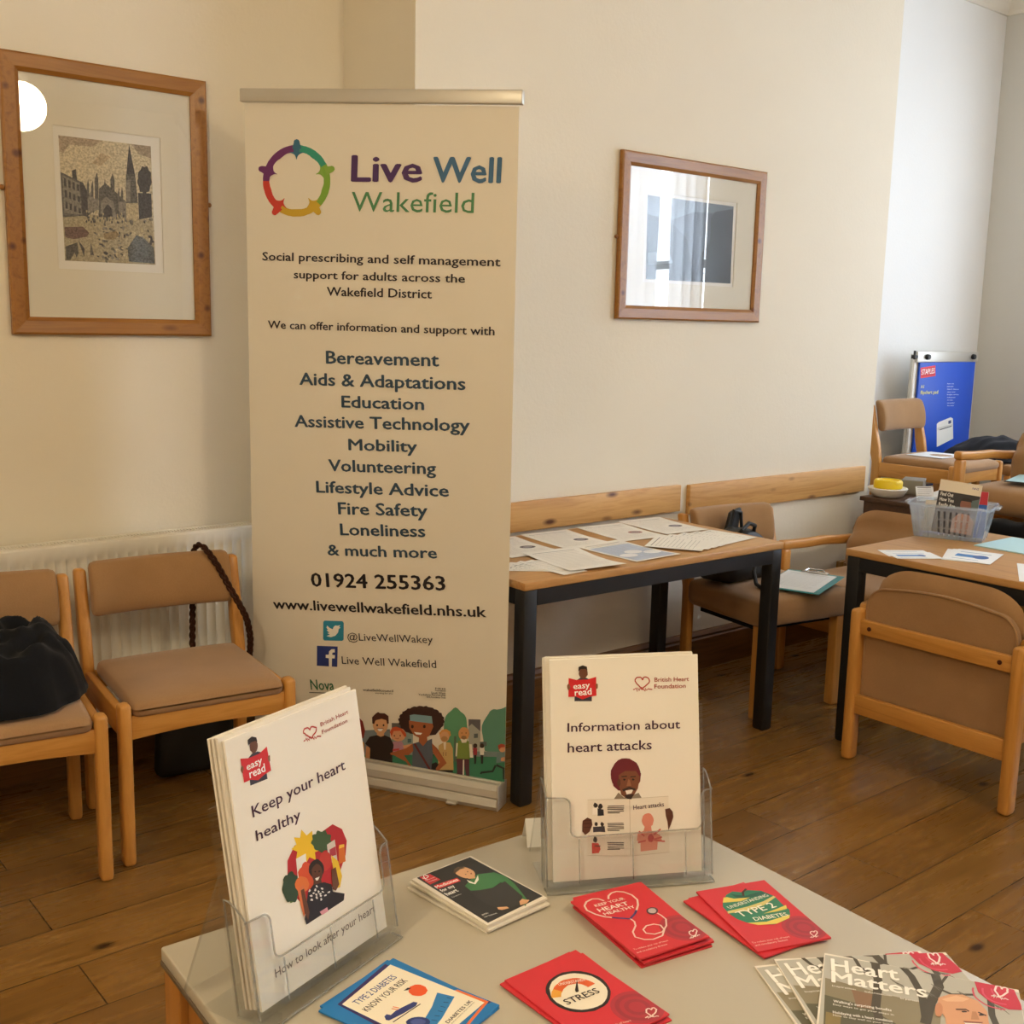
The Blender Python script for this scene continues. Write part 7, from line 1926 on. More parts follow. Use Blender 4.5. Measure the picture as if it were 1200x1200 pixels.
def about(bl, rz, w, h, z, dx, dy, dr):
    """same sheet shifted and turned about its middle"""
    a = math.radians(rz)
    cx = bl[0] + math.cos(a) * w / 2 - math.sin(a) * h / 2
    cy = bl[1] + math.sin(a) * w / 2 + math.cos(a) * h / 2
    a2 = math.radians(rz + dr)
    return flat_at((cx + dx - math.cos(a2) * w / 2 + math.sin(a2) * h / 2, cy + dy - math.sin(a2) * w / 2 - math.cos(a2) * h / 2), rz + dr, z)


RED = ink('D2303C')
BLUE = ink('1E78BE')
TT = .7202
ORD = ['topmost', 'second', 'third', 'fourth', 'fifth', 'sixth']


def stack(name, what, cat, n, th, w, h, bl, rz, mat, art, group, emblem=None, jit=(), under_emblem=True, deco=None):
    for k in range(n):                      # k = 0 is the bottom one
        z = TT + k * (th + .0002)
        top = k == n - 1
        pos = n - 1 - k
        lab = what + (', topmost of its stack' if top else ', %s from the top of its stack' % ORD[pos])
        j = (0, 0, 0) if top else jit[k % len(jit)]
        page_thing(name, lab, cat, w, h, th, mat, about(bl, rz, w, h, z, *j), group,
                   art if top else None, emblem if (top or under_emblem) else None, deco if top else None)


page_w = ink('E9E2D6')
stack('booklet', 'booklet with a green jumpered man on its cover', 'booklet', 4, .0028, .104, .153, (.803, 1.004), 3.5, page_w, 'COVER_MEDICINES', 'heart medicine booklets',
      jit=((-.004, .003, 3.0), (.003, -.003, -1.5), (-.002, .002, 1.0)))
stack('leaflet', 'red stethoscope heart leaflet before the right holder', 'leaflet', 5, .0024, .105, .151, (.900, .835), -9.2, RED, 'COVER_KEEP', 'red heart health leaflets', emblem=(.089, .031, .030),
      jit=((.004, -.003, -2), (.006, .000, 2), (.005, -.004, -1), (.006, .006, -4)))
stack('leaflet', 'red leaflet with a striped green apple', 'leaflet', 3, .0022, .105, .152, (1.032, .766), -19.5, RED, 'COVER_TYPE2', 'red type two diabetes leaflets', emblem=(.086, .030, .028),
      jit=((-.004, .004, 7), (-.012, .003, 11)))
stack('leaflet', 'red leaflet with a round dial', 'leaflet', 3, .0018, .108, .157, (.748, .750), -1.5, RED, 'COVER_STRESS', 'red stress leaflets', emblem=(.088, .030, .030),
      jit=((.003, -.002, -3), (-.004, .002, 2)))
stack('leaflet', 'blue bordered diabetes leaflet with a cream centre', 'leaflet', 2, .0018, .120, .158, (.606, .838), 18.5, BLUE, 'COVER_RISK', 'blue diabetes leaflets',
      jit=((.003, .004, -4),))
# three magazines fanned out at the front right corner
for k, (tl, rz, lab) in enumerate((((1.011, .754), -28.4, 'magazine with large white title, leftmost and lowest of the fanned three'),
                                   ((1.039, .747), -33.3, 'magazine with large white title, middle one of the fanned three'),
                                   ((1.096, .716), -58.0, 'magazine with a smiling bald man, uppermost of the fanned three'))):
    a = math.radians(rz)
    mw, mh = .216, .28
    blc = (tl[0] + math.sin(a) * mh, tl[1] - math.cos(a) * mh)
    page_thing('magazine', lab, 'magazine', mw, mh, .0018, page_w, flat_at(blc, rz, TT + k * .0021), 'fanned heart magazines', 'COVER_MAGAZINE')


# ================================================================== ACRYLIC HOLDERS with their booklets
def holder(label, A, u, tilt, z0, width, shoulder, cut, book_label, n, art, group):
    u = Vector(u)
    u.z = 0
    u.normalize()
    back = Vector((-u.y, u.x, 0))
    t_ = math.radians(tilt)
    v = back * math.sin(t_) + Vector((0, 0, math.cos(t_)))
    nn = u.cross(v)
    A = Vector(A)
    F = frame3(A, u, v, nn)
    h = thing('leaflet_holder', label, 'leaflet holder', basis=F, group='clear acrylic holders')
    bw, bh, bt = .210, .297, .0034
    depth = n * bt + .006
    zf = .007                                 # front panel sits just before the first cover
    x0, x1 = -.011, bw + .014
    ys = -.004
    T2 = .0022

    def arc(cx, cy, r, a0, a1, m=6):
        return [(cx + r * math.cos(math.radians(a0 + (a1 - a0) * i / m)), cy + r * math.sin(math.radians(a0 + (a1 - a0) * i / m))) for i in range(m + 1)]
    xc0, xc1 = .028, bw - .004
    out = [(x0, ys), (x1, ys), (x1, shoulder)]
    out += [(xc1 + .020, shoulder - .002)] + arc(xc1 + .014, shoulder - .012, .010, 90, 180)[1:] + arc(xc1 - .006, cut + .010, .010, 0, -90)
    out += arc(xc0 + .006, cut + .010, .010, 270, 180) + arc(xc0 - .014, shoulder - .012, .010, 0, 90) + [(x0, shoulder)]
    fp = MB().prism(out, T2, Matrix.Translation((0, 0, zf))).build('front_panel', MT['acrylic'], h, smooth=False)
    rm = MB()
    edge = out[2:]
    rm.tube([(x, y, zf + T2 / 2) for x, y in edge], .0012, 6)
    rm.build('front_rim', MT['acrylic_edge'], fp)
    for xx in (.035, .110, .185):
        MB().rbox((xx, (cut + ys) / 2, zf + T2 + .0004), (.0009, (cut - ys) / 2 - .002, .0006), .0004).build('front_rib', MT['acrylic_edge'], fp)
    # side walls, rising towards the back
    for xx in (x0, x1 - T2):
        side = [(0, ys), (zf + T2, ys)] + [(zf + T2, shoulder)] + [(zf + T2 - (depth + zf) * q, shoulder + .022 * math.sin(q * PI / 2)) for q in (.25, .5, .75, 1)] + [(-depth, ys)]
        sw = MB().prism([(z, y) for z, y in side], T2, Matrix(((0, 0, 1, xx), (0, 1, 0, 0), (1, 0, 0, 0), (0, 0, 0, 1))))
        sw = sw.build('side_wall', MT['acrylic'], h, smooth=False)
        MB().tube([(xx + T2 / 2, y, z) for z, y in side[1:]], .0012, 6).build('side_rim', MT['acrylic_edge'], sw)
    MB().box((x0, ys, -depth - T2), (x1, .225, -depth)).build('back_panel', MT['acrylic'], h, smooth=False)
    MB().box((x0, ys - T2, -depth - T2), (x1, ys, zf + T2)).build('shelf', MT['acrylic'], h, smooth=False)

    # base tray and easel strut, standing on the table (local point of a world offset)
    inv = F.inverted()

    def wp(du, db, z):
        q = A + u * du + back * db
        q.z = z
        return inv @ q
    zt = TT + .0003
    tray = MB()
    bx = [(x0, -.016), (x1, -.016), (x1, .075), (x0, .075)]
    vs = [wp(a, b, zt) for a, b in bx] + [wp(a, b, zt + .003) for a, b in bx]
    tray.add(vs, [(0, 3, 2, 1), (4, 5, 6, 7), (0, 1, 5, 4), (1, 2, 6, 5), (2, 3, 7, 6), (3, 0, 4, 7)])
    lo = A.z - TT
    for s0, s1 in ((x0, x0 + .03), (.078, .15), (x1 - .03, x1)):
        bb = [(s0, -.014), (s1, -.014), (s1, .0), (s0, .0)]
        vs = [wp(a, b, zt + .003) for a, b in bb] + [wp(a, b, zt + lo - .007) for a, b in bb]
        tray.add(vs, [(4, 5, 6, 7), (0, 1, 5, 4), (1, 2, 6, 5), (2, 3, 7, 6), (3, 0, 4, 7)])
    tr = tray.build('base_tray', MT['acrylic'], h, smooth=False)
    MB().tube([wp(x0, .0, zt + .002), wp(x0, -.016, zt + .002), wp(x1, -.016, zt + .002), wp(x1, .0, zt + .002)], .0015, 6).build('tray_rim', MT['acrylic_edge'], tr)
    st = MB()
    top0 = Vector((x0 + .004, .150, -depth - T2 - .0005))
    top1 = Vector((x1 - .004, .150, -depth - T2 - .0005))
    f0, f1 = wp(x0 + .004, .112, zt), wp(x1 - .004, .112, zt)
    off = inv.to_3x3() @ (back * .0024)
    st.add([top0, top1, f1, f0, top0 + off, top1 + off, f1 + off, f0 + off], [(0, 1, 2, 3), (7, 6, 5, 4), (0, 4, 5, 1), (1, 5, 6, 2), (2, 6, 7, 3), (3, 7, 4, 0)])
    for x in (x0 + .004, x1 - .004):
        st.tube([Vector((x, .150, -depth - T2 - .001)), wp(x, .112, zt + .001)], .0012, 6)
    st.build('easel_strut', MT['acrylic'], h, smooth=False)
    rr = random.Random(n)
    for k in range(n):
        dx, dy, dz = (0, 0, 0) if k == 0 else (-.003 - .0025 * (k % 3) + rr.uniform(-.001, .001), .002 + rr.uniform(0, .003), 0)
        B = F @ Matrix.Translation((dx, dy * (k > 0), -(k + 1) * (bt + .0004) + .0038))
        page_thing('booklet', book_label + (', frontmost in its holder' if k == 0 else ', %s from the front in its holder' % ORD[k]), 'booklet',
                   bw, bh, bt, page_w if k else MT['paper'], B, group, art if k == 0 else None)
    return h


holder('clear acrylic leaflet holder at the table edge in front of the roll-up banner', (.495, 1.005, .738), (.9506, .3104, 0), 9.5, .738, .235, .104, .048,
       'easy read booklet on keeping the heart healthy', 5, 'COVER_HEALTHY', 'healthy heart booklets')
holder('clear acrylic leaflet holder in front of the black legged table', (.941, 1.038, .732), (.884, -.4675, 0), 11, .732, .235, .114, .059,
       'easy read booklet about heart attacks', 4, 'COVER_ATTACKS', 'heart attack booklets')


# folded white card standing behind the right holder
fc_ = MB()
for sgn in (-1, 1):
    fc_.sheet(lambda a, b, sgn=sgn: (.24 * a, sgn * .018 * (1 - b), .036 * b + .0005), 2, 2, .0008)
fo_ = fc_.build('tent_card', MT['paper'], None, smooth=False)
fo_.matrix_world = frame3((.941 + .884 * -.008 + .4675 * .142, 1.038 + .4675 * .008 + .884 * .142, TT), (.884, -.4675, 0), (.4675, .884, 0), (0, 0, 1))
tag(fo_, 'low folded white card standing behind the heart attack booklets', 'card')


# ================================================================== PAPERS ON THE BACK TABLE
def doc(seed, w, h, oval=True, col='8C8985', rows=16, blue=False):
    rr = random.Random(seed)

    def f(p):
        if blue:
            for k in range(10):
                a, b = .012 + (h * .8 - .012) * k / 10, .012 + (h * .8 - .012) * (k + 1) / 10
                for q in range(4):
                    c, d = .012 + (w - .024) * q / 4, .012 + (w - .024) * (q + 1) / 4
                    p.poly('B9C6DC', [(c, a), (d, a), (d, b), (c, b)], 1)
            for k in range(3):
                cx, cy = w * (.25 + .27 * k), h * (.3 + .12 * (k % 2))
                p.poly('EEF0F4', [(cx + .036 * math.cos(a * PI / 8), cy + .026 * math.sin(a * PI / 8)) for a in range(16)], 5)
        for i in range(rows):
            y = h * (.90 - i * .8 / rows)
            x1 = w * (.9 - (rr.random() * .35 if i % 4 == 3 else .02))
            if oval and .30 < y / h < .52:
                x1 = w * .5
            t = .0028 if i == 0 else .0012
            p.poly('6A6870' if i == 0 else col, [(w * .1, y), (x1, y), (x1, y + t), (w * .1, y + t)], 2)
        if oval:
            cx, cy = w * .72, h * .44
            p.poly('55525A' if seed % 2 else 'A0655A', [(cx + .030 * math.cos(a * PI / 9), cy + .022 * math.sin(a * PI / 9)) for a in range(18)], 2)
            p.poly('9C96A0', [(cx + .018 * math.cos(a * PI / 9), cy + .012 * math.sin(a * PI / 9)) for a in range(18)], 3)
    return f


TZ = .7103
A4 = (.21, .297)


def sheet_at(label, c, rz, z, w, h, seed, group, oval=True, blue=False, mat='paper', name='printed_sheet', curl=.004, rows=16):
    a = math.radians(rz)
    blc = (c[0] - math.cos(a) * w / 2 + math.sin(a) * h / 2, c[1] - math.sin(a) * w / 2 - math.cos(a) * h / 2)
    return page_thing(name, label, 'paper', w, h, .0006, MT[mat], flat_at(blc, rz, z), group, deco=doc(seed, w, h, oval, rows=rows, blue=blue), curl=curl)


G1 = 'papers on the back table'
sheet_at('white printed sheet half hidden by the banner edge at the back of the table', (2.405, 2.905), -6, TZ, *A4, 1, G1)
sheet_at('white printed sheet with an oval photo, second along the back row', (2.655, 2.905), -6, TZ, *A4, 3, G1)
sheet_at('white printed sheet with a reddish oval photo, third along the back row', (2.925, 2.900), -8, TZ, *A4, 2, G1)
sheet_at('white printed sheet at the right end of the back row', (3.150, 2.905), -7, TZ + .0012, *A4, 5, G1)
sheet_at('curled white printed sheet at the front left of the table', (2.425, 2.622), -10, TZ + .004, *A4, 4, G1, oval=False, curl=.009)
sheet_at('pale blue printed sheet with white ovals at the front middle of the table', (2.69, 2.64), 0, TZ + .001, *A4, 6, G1, oval=False, blue=True)
for k in range(5):
    sheet_at(['lowest', 'second lowest', 'middle', 'second highest', 'uppermost'][k] + ' sheet of the fan of white leaflets beside the banner', (2.255 + .012 * k, 2.615 - .008 * k), 52 - 13 * k, TZ + .0008 * k + .0055 * (k == 9), .10, .21, 10 + k,
             'fanned leaflets beside the banner', oval=False, curl=0, rows=10)
for k in range(5):
    sheet_at(['lowest', 'second lowest', 'middle', 'second highest', 'uppermost'][k] + ' sheet of the fan of white papers at the right end of the table', (3.155 - .058 * k, 2.635 - .004 * k), 8 + 6 * k, TZ + .0022 + .0010 * k, .21, .20, 20 + k,
             'fanned papers at the right end', oval=False, curl=0, rows=11)

# ================================================================== ON THE RIGHT HAND TABLE
def lines_deco(w, h, blue):
    def f(p):
        p.poly('2E7FC8' if blue else '5A7FB0', [(w * .12, h * .35), (w * .62, h * .35), (w * .62, h * .58), (w * .12, h * .58)], 1)
        p.poly('2E5FA8', [(w * .66 + .4 * h * .3 * math.cos(a * PI / 8), h * .46 + .4 * h * .4 * math.sin(a * PI / 8)) for a in range(16)], 2)
        p.poly('8FA6C4', [(w * .12, h * .75), (w * .8, h * .75), (w * .8, h * .79), (w * .12, h * .79)], 1)
        p.poly('8FA6C4', [(w * .12, h * .15), (w * .7, h * .15), (w * .7, h * .18), (w * .12, h * .18)], 1)
    return f


def loose(name, lab, cat, tlc, rz, w, h, z, deco, group, mat='paper_cool', th=.0008):
    a = math.radians(rz)
    blc = (tlc[0] + math.sin(a) * h, tlc[1] - math.cos(a) * h)
    return page_thing(name, lab, cat, w, h, th, MT[mat], flat_at(blc, rz, z), group, deco=deco)


G2 = 'leaflets on the right hand table'
loose('leaflet', 'white leaflet with a blue mark near the table corner, lower of the pair', 'leaflet', (3.455, 2.165), -36, .165, .105, TZ, lines_deco(.165, .105, False), G2)
loose('leaflet', 'white leaflet with a blue mark near the table corner, upper of the pair', 'leaflet', (3.435, 2.125), -34, .165, .105, TZ + .001, lines_deco(.165, .105, True), G2)
for k in range(3):
    loose('leaflet', ['lowest', 'middle', 'topmost'][k] + ' of the white leaflets stacked in front of the basket', 'leaflet', (3.695 + .012 * k, 2.035 - .014 * k), -66 - 4 * k, .15, .215, TZ + .001 * k, lines_deco(.15, .215, True) if k == 2 else None, G2)
loose('folder', 'pale blue card folder beside the plastic basket', 'folder', (4.11, 2.01), -90, .22, .28, TZ, None, None, 'pale_blue', .004)
loose('leaflet', 'pale printed sheet at the right edge of the photo on the table', 'leaflet', (3.66, 1.765), -62, .21, .297, TZ, doc(8, .21, .297, True, '8FA6C4'), G2)

# frosted basket
BKF = frame3((3.862, 2.133, TZ), (.085, -.225, 0), (.225, .085, 0), (0, 0, 1))
bk = thing('plastic_basket', 'clear frosted plastic basket full of booklets on the right hand table', 'basket', basis=BKF)
HB = .125


def wall(side):
    b0, b1, t0, t1 = .120, .0, .142, -.018
    D0, D1 = .15, .172
    cb = [(-b0, 0), (b0, 0), (b0, D0), (-b0, D0)]
    ct = [(-t0, t1), (t0, t1), (t0, D1), (-t0, D1)]
    i, j = side, (side + 1) % 4
    return cb[i], cb[j], ct[i], ct[j]


for sidek in range(4):
    a, b, c, d = wall(sidek)
    m = MB()
    nv, nu = 6, 14
    nrm = Vector((b[1] - a[1], -(b[0] - a[0]), 0)).normalized()
    vs, fs = [], []

    def pt(q, r, a=a, b=b, c=c, d=d):
        lo = Vector((a[0] + (b[0] - a[0]) * q, a[1] + (b[1] - a[1]) * q, .001))
        hi = Vector((c[0] + (d[0] - c[0]) * q, c[1] + (d[1] - c[1]) * q, HB))
        return lo.lerp(hi, r)
    th = .0018
    # grid of slots in the long walls: bars only
    slots = sidek in (0, 2)
    ub = [0, .18, .30, .36, .385, .435, .46, .51, .535, .585, .61, .66, .685, .735, .76, .82, 1]
    vb = [0, .10, .30, .36, .56, .62, .84, 1]
    for iu in range(len(ub) - 1):
        for iv in range(len(vb) - 1):
            if slots and 3 <= iu <= 13 and iu % 2 == 1 and iv in (1, 3, 5):
                continue
            q = [pt(ub[iu], vb[iv]), pt(ub[iu + 1], vb[iv]), pt(ub[iu + 1], vb[iv + 1]), pt(ub[iu], vb[iv + 1])]
            m.add(q + [p - nrm * th for p in q], [(0, 1, 2, 3), (7, 6, 5, 4)])
    wo = m.build('side_panel', MT['tub_plastic'], bk, smooth=False)
    for uq in ((.10, .22, .90) if slots else (.3, .7)):
        m2 = MB()
        m2.bar(pt(uq, .02) + nrm * .001, pt(uq, .95) + nrm * .001, .003, .003, .001)
        m2.build('rib', MT['tub_plastic'], wo)
MB().box((-.119, .001, 0), (.119, .149, .002)).build('bottom', MT['tub_plastic'], bk, smooth=False)
rim = MB()
rc = [(-.142, -.018), (.142, -.018), (.142, .172), (-.142, .172)]
pts = []
for i, (x, y) in enumerate(rc):
    cx, cy = x * (1 - .015 / abs(x)), (y + .015 if y < 0 else y - .015)
    for k in range(5):
        a_ = math.radians([180, 270, 0, 90][i] + 90 * k / 4)
        pts.append((cx + .021 * math.cos(a_), cy + .021 * math.sin(a_), HB))
rim.tube(pts, .0055, 8, closed=True)
rim.build('rim', MT['tub_plastic'], bk)
for s in (-1, 1):
    MB().rbox((s * .155, .077, HB), (.012, .05, .004), .003).build('handle', MT['tub_plastic'], bk)


def in_basket(x, y, w, h, lean, turn, lab, mat, deco, th=.004, name='booklet', roll=0):
    m = BKF @ Matrix.Translation((x, y, .004 + w * math.sin(math.radians(max(0, -roll))))) @ Matrix.Rotation(math.radians(turn), 4, 'Z') @ Matrix.Rotation(math.radians(90 - lean), 4, 'X') @ Matrix.Rotation(math.radians(roll), 4, 'Z')
    return page_thing(name, lab, 'booklet', w, h, th, mat, m, 'booklets in the basket', deco=deco)


def find_out(p):
    w, h = .148, .200
    p.poly('2E2A30', [(0, 0), (w, 0), (w, h * .79), (0, h * .79)], 1)
    p.poly('E6D9C4', [(0, h * .79), (w, h * .79), (w, h), (0, h)], 1)
    p.text('6A5A8A', 'NHS', (w * .78, h * .90), (w * .93, h * .90), h * .04, .02)
    for k, s_ in enumerate(('Find Out', 'How You', 'Really Are')):
        p.text('F2F0EC', s_, (w * .06, h * (.70 - .10 * k)), (w * (.37, .40, .46)[k], h * (.70 - .10 * k)), h * .07, .02)
    p.poly('8A5A48', [(w * .70 + .020 * math.cos(a * PI / 10), h * .60 + .024 * math.sin(a * PI / 10)) for a in range(20)], 2)
    p.poly('241A1A', [(w * .70 + .020 * math.cos(a * PI / 10), h * .66 + .013 * math.sin(a * PI / 10)) for a in range(0, 11)], 3)
    p.poly('B98A78', [(w * .45, h * .3), (w * .58, h * .42), (w * .82, h * .42), (w * .96, h * .3), (w * .96, h * .05), (w * .45, h * .05)], 2)
    p.poly('5A6A6A', [(w * .80, h * .68), (w, h * .74), (w, h * .5), (w * .86, h * .5)], 2)


in_basket(-.068, .052, .148, .200, 8, 3, 'dark booklet with white lettering and beige band sticking out of the basket', MT['paper'], find_out, roll=-5)


def redblue(p):
    w, h = .085, .175
    p.poly('2A62B4', [(0, 0), (w, 0), (w, h * .72), (0, h * .72)], 1)
    p.poly('C22838', [(0, h * .72), (w, h * .72), (w, h), (0, h)], 1)
    p.text('F2F2F4', 'NHS', (w * .12, h * .60), (w * .45, h * .60), h * .08, .03)
    p.text('F2F2F4', 'stop', (w * .62, h * .60), (w * .92, h * .60), h * .06, .01)


in_basket(.032, .075, .085, .175, 8, 0, 'red and blue leaflet standing at the right in the basket', MT['paper_cool'], redblue, .002, 'leaflet')
in_basket(-.02, .105, .10, .150, 6, 2, 'pale blue leaflet at the back of the basket', MT['pale_blue'], None, .002, 'leaflet')
in_basket(-.108, .118, .10, .120, 5, 0, 'low beige leaflet at the left end of the basket', page_w, None, .002, 'leaflet')


# ================================================================== SOFT THINGS
def heap(name, label, cat, mat, basis, rx, ry, h, seed, peak=(0, 0), rough=1.0, power=2.2, parts=None, nr=26, na=72, fold=5.0):
    """a crumpled heap of cloth: folds running over a mound with an irregular edge"""
    vs, fs = [], []
    sv = Vector((seed * 3.7, seed * 1.3, 0))
    for i in range(nr + 1):
        r = i / nr
        for k in range(na):
            a = 2 * PI * k / na
            edge = 1 + .16 * rough * noise.noise(Vector((math.cos(a) * 1.6, math.sin(a) * 1.6, 0)) + sv) + .07 * rough * noise.noise(Vector((math.cos(a) * 5, math.sin(a) * 5, 3)) + sv)
            x, y = rx * r * edge * math.cos(a), ry * r * edge * math.sin(a)
            px, py = peak[0] * (1 - r) ** 1.0, peak[1] * (1 - r) ** 1.0
            q = Vector(((x + px) * fold, (y + py) * fold * 1.7, seed))
            n1 = noise.noise(q * .8 + Vector((noise.noise(q * .5), noise.noise(q * .5 + Vector((5, 5, 5))), 0)) * 1.2)
            n2 = noise.noise(q * 1.7 + sv)
            ridge = 1 - math.sqrt(n1 * n1 + .012) * 2.6
            z = h * (1 - r ** power) * (.86 + .16 * n2) + .044 * (1 - r ** 8) * ridge * rough
            z = max(z, .004)
            if i == nr:
                z = .0015
            vs.append((x + px, y + py, z))
    for i in range(nr):
        for k in range(na):
            k2 = (k + 1) % na
            fs.append((i * na + k, (i + 1) * na + k, (i + 1) * na + k2, i * na + k2))
    fs.append([nr * na + k for k in range(na)][::-1])
    o = MB().add(vs, fs).build(name, mat, None, angle=2.5)
    o.matrix_world = basis
    return tag(o, label, cat)


def seat_basis(ch, dx, dy, z, rz=0):
    c = ch.location
    a = ch.rotation_euler[2]
    x = c.x + dx * math.cos(a) - dy * math.sin(a)
    y = c.y + dx * math.sin(a) + dy * math.cos(a)
    return Matrix.Translation((x, y, c.z + z)) @ Matrix.Rotation(a + math.radians(rz), 4, 'Z')


heap('coat', 'black coat heaped on the seat of the chair at the left edge', 'coat', MT['black_cloth'], seat_basis(ch1, .01, -.01, .472), .225, .20, .185, 2.3, peak=(.07, .085), rough=1.1, power=3.0, fold=9)
heap('jacket', 'black jacket spread in the far alcove below the blue flipchart', 'jacket', MT['black_cloth'], Matrix.Translation((5.99, 3.08, .793)), .31, .26, .125, 5.1, rough=.8, power=1.7)
stl = thing('padded_stool', 'low padded stool under the black jacket in the far alcove', 'stool', (5.99, 3.08, .37))
MB().rbox((0, 0, .39), (.24, .23, .03), .025, (4, 4, 0)).build('seat', MT['upholstery'], stl)
for sx in (-1, 1):
    for sy in (-1, 1):
        MB().rbox((sx * .21, sy * .20, .18), (.018, .018, .18), .006).build('leg', MT['beech'], stl)


# handbag on the chair beside the back table
hb = thing('handbag', 'black handbag slumped on the chair seat beside the back table', 'bag', basis=seat_basis(ch3, -.110, .072, .482, 8))


def slump(x, y, z):
    k = (z + .095) / .19
    return (x * (1 - .10 * k) + .012 * math.sin(z * 30 + y * 20), y * (1 - .25 * k) + .014 * math.sin(x * 26) * k, z + .014 * math.sin(x * 22 + 1) * k - .02 * (x / .13) ** 2 * k)


MB().rbox((0, 0, .097), (.135, .085, .095), .04, (8, 6, 6), deform=slump).build('bag_body', MT['black_nylon'], hb)
MB().tube([(-.07, -.03, .17), (-.05, -.07, .215), (.0, -.06, .235), (.05, -.05, .22), (.075, -.02, .175)], .008, 8).build('handle', MT['black_nylon'], hb)
MB().tube([(.02, -.088, .10), (-.01, -.105, .05), (-.04, -.145, .012), (-.06, -.215, .000), (-.07, -.262, -.02), (-.075, -.275, -.075)], .008, 8).build('strap', MT['black_nylon'], hb)
kb = MB()
kb.rbox((.085, .085, .215), (.034, .012, .042), .010, (3, 1, 3), deform=slump)
kb.rbox((.045, .08, .20), (.022, .012, .05), .010, (3, 1, 3), deform=slump)
kb.tube([(.03, .075, .17), (.06, .07, .262), (.11, .075, .25), (.125, .08, .18)], .007, 8)
kb.build('buckle_strap', MT['black_nylon'], hb)

# clipboard on the same seat
cb_u = Vector((.30, -.954, 0)).normalized()
cb_v0 = Vector((.954, .30, 0)).normalized()
tl_ = math.radians(2.0)
cb_v = cb_v0 * math.cos(tl_) + Vector((0, 0, math.sin(tl_)))
CBF = frame3((3.425, 2.640, .489), cb_u, cb_v, cb_u.cross(cb_v))


def clipboard(label, F, board, paper, deco, group=None):
    t = thing('clipboard', label, 'clipboard', basis=F, group=group)
    MB().rbox((.115, .16, .0015), (.115, .16, .0015), .001).build('board', board, t)
    sh = MB().box((.006, .012, .0032), (.206, .296, .0045)).build('paper_sheet', paper, t, smooth=False)
    if deco:
        p = Print(lambda u, v, h: Vector((u + .006, v + .012, .0046 + h)), .0001)
        deco(p)
        p.build('printed_text', sh)
    c = MB().rbox((.115, .302, .008), (.055, .012, .004), .003)
    c.tube([(.075, .300, .012), (.085, .322, .016), (.145, .322, .016), (.155, .300, .012)], .003, 6)
    c.build('clip', MT['chrome'], t)
    return t


clipboard('teal clipboard holding a white form on the seat beside the black handbag', CBF, MT['teal_board'], MT['paper_cool'], doc(31, .20, .284, False, '8A8A92', 14))
a_ = math.radians(-75)
clipboard('dark clipboard with a pale blue sheet on the armchair seat at the right edge',
          frame3((4.80, 2.41, .826), (math.cos(a_), math.sin(a_), 0), (-math.sin(a_), math.cos(a_), 0), (0, 0, 1)), MT['dark_plastic'], MT['pale_blue'], None)

# white sheet on the far chair
bs_ = seat_basis(chE, 0, 0, .4745)
page_thing('paper_sheet', 'blank white sheet lying on the seat of the far alcove chair', 'paper', .25, .20, .0006, MT['paper_cool'], bs_ @ Matrix.Translation((-.13, -.10, 0)))

# shoulder bag hung over the second chair: plaited strap, body behind the chair
sb = thing('shoulder_bag', 'dark shoulder bag hung by a brown plaited strap over a chair back', 'bag', basis=seat_basis(ch2, 0, 0, 0))


def plait(pts, r=.0085):
    out = MB()
    P_ = [Vector(p) for p in pts]
    L = [0]
    for i in range(1, len(P_)):
        L.append(L[-1] + (P_[i] - P_[i - 1]).length)

    def at(s):
        for i in range(1, len(P_)):
            if s <= L[i] or i == len(P_) - 1:
                f = (s - L[i - 1]) / max(1e-6, L[i] - L[i - 1])
                a, b = P_[max(0, i - 2)], P_[min(len(P_) - 1, i + 1)]
                m0, m1 = (P_[i] - a) * .5, (b - P_[i - 1]) * .5
                h00, h10, h01, h11 = 2 * f ** 3 - 3 * f * f + 1, f ** 3 - 2 * f * f + f, -2 * f ** 3 + 3 * f * f, f ** 3 - f * f
                return P_[i - 1] * h00 + m0 * h10 + P_[i] * h01 + m1 * h11
    N = int(L[-1] / .006)
    C_ = [at(L[-1] * i / N) for i in range(N + 1)]
    for ph in (0, 2 * PI / 3, 4 * PI / 3):
        tr = []
        for i, c in enumerate(C_):
            t = (C_[min(N, i + 1)] - C_[max(0, i - 1)]).normalized()
            n = t.cross(Vector((0, 1, .3))).normalized()
            b = t.cross(n)
            an = L[-1] * i / N / .045 * 2 * PI / 1.5 + ph
            tr.append(c + n * (math.cos(an) * r * .75) + b * (math.sin(an * 2) * r * .35))
        out.tube(tr, r * .55, 6)
    return out


plait([(.11, .300, .36), (.112, .295, .50), (.115, .290, .62), (.118, .288, .72), (.124, .270, .762), (.133, .240, .764), (.146, .216, .745), (.170, .198, .70), (.197, .184, .64), (.222, .166, .585), (.246, .166, .53), (.264, .19, .45), (.270, .24, .36), (.262, .29, .33)]).build('strap', MT['strap'], sb)
MB().rbox((.12, .318, .20), (.125, .036, .195), .03, (6, 2, 6), deform=lambda x, y, z: (x * (1 + .1 * (z < 0) * -z / .2), y, z + .01 * math.sin(x * 20) * (z > .1))).build('bag_body', MT['black_nylon'], sb)

